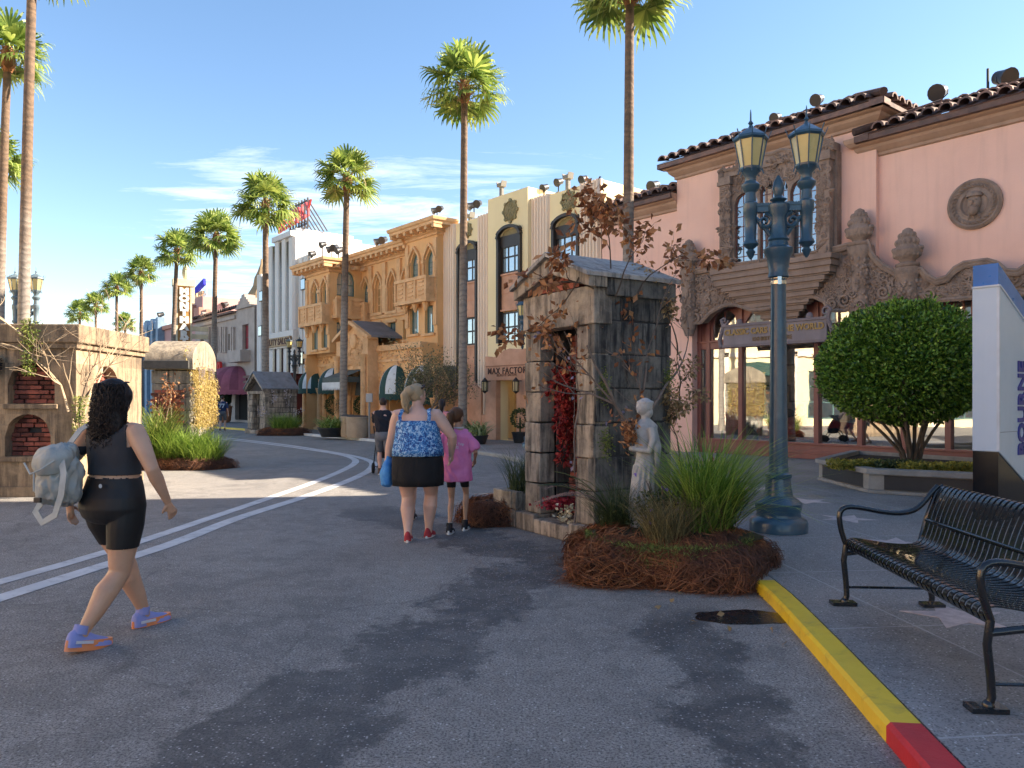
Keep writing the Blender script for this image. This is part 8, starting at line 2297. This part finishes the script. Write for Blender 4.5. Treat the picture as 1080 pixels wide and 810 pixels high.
m.sphere((0,-.020*s,.026*s),(.084*s,.096*s,.102*s),18,12); m.sphere((.0,-.105*s,.045*s),(.062*s,.055*s,.055*s),14,10); m.tube([(-.0,-.12*s,.05*s),(-.02*s,-.155*s,.0),(-.03*s,-.15*s,-.09*s),(-.03*s,-.13*s,-.17*s)], [.040*s,.044*s,.034*s,.012*s], 10)
vol = baked(m, .008, 3); m = MB().add([tuple(v.co+v.normal*(.006*fbm(v.co.x*40,v.co.y*40,v.co.z*12))) for v in vol.vertices], [tuple(p.vertices) for p in vol.polygons])
hs_ = MB(); hairstrands(hs_, lambda g: (Vector((g.uniform(-.04,.02)*s, -.14*s+g.uniform(-.02,.02), g.uniform(-.02,.04)*s)), Vector((g.uniform(-.12,.1),g.uniform(-.05,.1),-1)), g.uniform(.12,.22)*s), 90, g, .005, .006); m.merge(hs_); m.xform(HM); obj('hair', m, HBL, W2['body'], 180)
m = MB().tube([HM @ Vector((.088*s*cos(pi*k/14), .075*s*sin(pi*k/14)-.01, .075*s+.03*s*sin(pi*k/14))) for k in range(15)], .011, 8); obj('headband', m, mat('brown_headband', (.05,.025,.02)), w2)
m = MB(); m.loft([(0,0,-.30,.03,.05),(0,0,-.27,.07,.13),(0,0,-.15,.085,.15),(0,0,-.05,.06,.12),(0,0,.0,.03,.06),(0,0,.10,.012,.02)], 16); pk = baked(m, .01, 3)
bg = obj('blue_bag', MB().add([tuple(v.co+v.normal*(.018*fbm(v.co.x*13,v.co.y*13,v.co.z*9))) for v in pk.vertices], [tuple(p.vertices) for p in pk.polygons]), cloth('bright_blue_fabric', (.04,.20,.55), (.10,.34,.68), .5), None, 180)
tag(bg, 'bright blue cloth bag hanging from the left hand of the blonde woman', 'bag'); bg.location = (hx(440,Y2)-.33, Y2+.13, .86)

# ---- girl in the pink T-shirt
W3 = dict(hip=.150, waist=.130, chest=.142, shoulder=.165, leg=.062, arm=.036, depth=.95, skin=SK3, vox=.0075, head=1.12,
          feet=[(-.065,-.10,.085,.0,.08), (.065,.16,.085,-.05,0)], hands=[(-.17,.13,.80), (.18,.13,.80)], elbow=((-.5,-1,0),(.5,-1,0)), headturn=R(-28))
Y3 = 8.65; H3 = 1.40; w3 = person('girl in an oversized pink T-shirt with a long brown ponytail', (hx(482,Y3), Y3, 0), R(-6), H3, W3)
M_pk = cloth('pink_cotton', (.80,.24,.47), (.72,.19,.41), .55, .9, 6); m = MB()
m.rings([fr(.415*H3,.165,.125,.03), fr(.46*H3,.168,.128,.025), fr(.54*H3,.160,.120,.02), fr(.62*H3,.155,.112,.012), fr(.70*H3,.158,.108,.006), fr(.76*H3,.160,.102,.004,-.004), fr(.80*H3,.152,.086,.0,-.004), fr(.825*H3,.126,.064,0), fr(.838*H3,.064,.056,0)], True)
for k, sg in ((0,-1),(1,1)):
    sh = Vector((sg*.118,-.004,.79*H3)); hn = Vector(W3['hands'][k]); el = ik(Vector((sg*.13,-.006,.805*H3)), hn, .175*H3, .15*H3, W3['elbow'][k]); m.tube([sh, sh.lerp(el,.4)+Vector((sg*.008,0,0)), sh.lerp(el,.86)+Vector((sg*.012,0,0))], [.052,.056,.060], 14)
o = obj('t_shirt', crumple(baked(m, .0085, 4), .011, 9), M_pk, w3)
for ln, z, sz_ in (('Florida Trip', .715, .040), ('2022', .690, .036)):
    t_ = text(ln, sz_, .0015, .0006); t_.xform(Matrix.Translation((.005, -.128, z*H3-.0))); obj('back_print', t_, mat('white_print', (.8,.72,.78)) if ln != '2022' else bpy.data.materials['white_print'], o)
W3['extract']('bike_shorts', lambda c: .36*H3 < c.z < .52*H3 and abs(c.x) < .17, .006, cloth('black_leggings', (.01,.01,.012)))
M_bsh = mat('black_knit_shoe', (.015,.015,.02), None, .8)
for (an, fy, pt) in W3['_f']: shoe(w3, an, fy, pt, .235, M_bsh, M_ws, .92, .034)
W3['extract']('socks', lambda c: .075 < c.z < .125, .005, M_ws)
HM = W3['HM']; s = W3['s']; m = MB(); g = random.Random(15)
m.sphere((0,-.018*s,.024*s),(.083*s,.098*s,.100*s),18,12); m.tube([(0,-.10*s,.05*s),(0,-.135*s,.03*s),(-.01*s,-.14*s,-.06*s),(-.02*s,-.125*s,-.2*s),(-.02*s,-.11*s,-.32*s)], [.034*s,.044*s,.050*s,.040*s,.012*s], 10)
vol = baked(m, .008, 3); m = MB().add([tuple(v.co+v.normal*(.005*fbm(v.co.x*40,v.co.y*40,v.co.z*9))) for v in vol.vertices], [tuple(p.vertices) for p in vol.polygons])
hs_ = MB(); hairstrands(hs_, lambda g: (Vector((g.uniform(-.03,.03)*s, -.135*s+g.uniform(-.02,.02), g.uniform(-.06,.04)*s)), Vector((g.uniform(-.1,.08),g.uniform(-.02,.1),-1)), g.uniform(.2,.34)*s), 90, g, .005, .006, 9, 5.); m.merge(hs_); m.xform(HM); obj('hair', m, HBR, W3['body'], 180)
obj('collar', MB().tube([(.068*cos(k*pi/8), .004+.06*sin(k*pi/8), .842*H3) for k in range(17)], .010, 6), mat('white_collar', (.7,.68,.7)), w3)

# ---- simply dressed figures further off
def walker(label, px, Y, Hh, rz, shirt, shorts, hair, skin_, shoes, build, sleeves=.5, shirt_z=(.50,.838), short_z=(.30,.56), ph=0, group=None, longhair=False, hands=None, dz=0.):
    st_ = .14; P = dict(skin=skin_, vox=.011, feet=[(-.08,-st_ if ph else st_,.085), (.08,st_ if ph else -st_,.085)], hands=hands or [(-.27,.05,.48*Hh),(.27,-.02,.48*Hh)], **build)
    if group: P['group'] = group
    t = person(label, (hx(px,Y), Y, dz), rz, Hh, P); f = Hh/1.65; cw = build['chest']*f; hw = build['hip']*f; ww = build['waist']*f
    m = MB(); a, b_ = shirt_z
    m.rings([fr(a*Hh,hw*1.08,hw*.82,.02), fr((a+.06)*Hh,hw*1.06,hw*.78,.015), fr(.64*Hh,ww*1.14,ww*.86,.01), fr(.72*Hh,cw*1.1,cw*.74,.005), fr(.765*Hh,cw*1.12,cw*.70,0), fr(.803*Hh,(cw+build['shoulder']*f)*.52,cw*.57,0), fr(.826*Hh,build['shoulder']*f*.78,cw*.44,0), fr(.836*Hh,.098*f,.080*f,0), fr(b_*Hh,.068*f,.06*f,0)], True)
    for k, sg in ((0,-1),(1,1)):
        sh = Vector((sg*(build['shoulder']*f-.04),-.004,.797*Hh)); hn = Vector(P['hands'][k]); el = ik(Vector((sg*(build['shoulder']-.035)*f,-.006,.805*Hh)), hn, .175*Hh, .15*Hh, ((-.3,-1,0),(.3,-1,0))[k]); m.tube([sh, sh.lerp(el,sleeves*.6), sh.lerp(el,min(1,sleeves+.4))], [.068*f,.068*f,.064*f], 12)
    obj('t_shirt', crumple(baked(m, .011, 4), .012, 9), shirt, t)
    P['extract']('shorts', lambda c: short_z[0]*Hh < c.z < short_z[1]*Hh and abs(c.x) < hw*1.05, .014, shorts)
    for (an, fy, pt) in P['_f']: shoe(t, an, fy, pt, .26, shoes, M_ws, 1., .026)
    HM = P['HM']; s = P['s']; m = MB().sphere((0,-.016*s,.028*s),(.080*s,.096*s,.096*s),16,12)
    if longhair: m.tube([(0,-.08*s,.05*s),(0,-.11*s,-.04*s),(0,-.09*s,-.2*s)], [.05*s,.05*s,.02*s], 10)
    m.xform(HM); obj('hair', m, hair, P['body'], 180); return t
BM = dict(hip=.160, waist=.150, chest=.170, shoulder=.215, leg=.078, arm=.044)
M_navy = cloth('black_navy_cotton', (.010,.012,.022)); M_gsh = cloth('grey_shorts', (.16,.17,.19)); M_bsh2 = cloth('black_cloth', (.012,.012,.014))
M_sand = mat('brown_sandals', (.12,.07,.05), None, .7)
Yb = 15.2
walker('boy in a black T-shirt and grey shorts pushing a black stroller', 404, Yb, 1.53, R(4), M_navy, M_gsh, HDK, SK2, M_sand, BM, hands=[(-.17,.36,.90),(.17,.36,.90)])
walker('woman in a salmon pink T-shirt mostly hidden behind the blonde woman', 466, 15.0, 1.50, 0, cloth('salmon_cotton', (.75,.28,.30)), M_bsh2, HDK, SK3, M_sand, dict(BM, hip=.18), ph=1, longhair=True)
walker('dark-clad walker almost entirely hidden in front of the blonde woman', 443, 9.75, 1.36, 0, M_navy, M_bsh2, HDK, SK4, M_bsh, BM, ph=1)
wk = walker('distant boy in a navy jersey with pale numbers and grey shorts near the yellow kerb', 234.5, 36.2, 1.66, R(10), cloth('navy_jersey', (.015,.04,.12)), M_gsh, HDK, SK4, M_sand, BM, ph=1)
t_ = text('77', .26, .002, .012); t_.xform(Matrix.Translation((0,-.155,1.18))); obj('jersey_number', t_, mat('pale_blue_print', (.55,.65,.75)), wk)
walker('distant person in a black T-shirt and dark shorts left of the boy in navy', 223.5, 35.6, 1.68, R(-5), cloth('black_cotton_far', (.02,.015,.018)), M_bsh2, HDK, SK4, M_sand, BM)
# stroller
sr = thing('stroller', 'black folding stroller pushed by the boy in the black T-shirt', 'stroller', (hx(403,Yb), Yb+.55, 0))
m = MB()
for x in (-.22,.22): m.tube([(x,-.25,.95),(x,-.10,.75),(x,.30,.12)], .014, 6); m.tube([(x,.0,.62),(x,-.30,.12)], .014, 6)
m.tube([(-.22,-.25,.95),(.22,-.25,.95)], .018, 6); m.tube([(-.22,-.28,.14),(.22,-.28,.14)], .012, 6); obj('frame', m, M_flblack, sr)
m = MB().loft([(0,.05,.30,.17,.16),(0,.03,.45,.19,.2),(0,-.02,.62,.19,.17),(0,-.06,.80,.18,.10),(0,-.02,.88,.17,.16),(0,.03,.93,.12,.14)], 16); obj('seat', m, M_navy, sr, 180)
for x, y in ((-.22,-.30),(.22,-.30),(-.20,.32),(.20,.32)):
    m = MB().lathe([(.05,-.02),(.10,-.02),(.115,0),(.10,.02),(.05,.02)], 16); m.xform(Matrix.Translation((x,y,.118)) @ Matrix.Rotation(R(90),4,'Y')); obj('wheel', m, M_tyre, sr, 40)
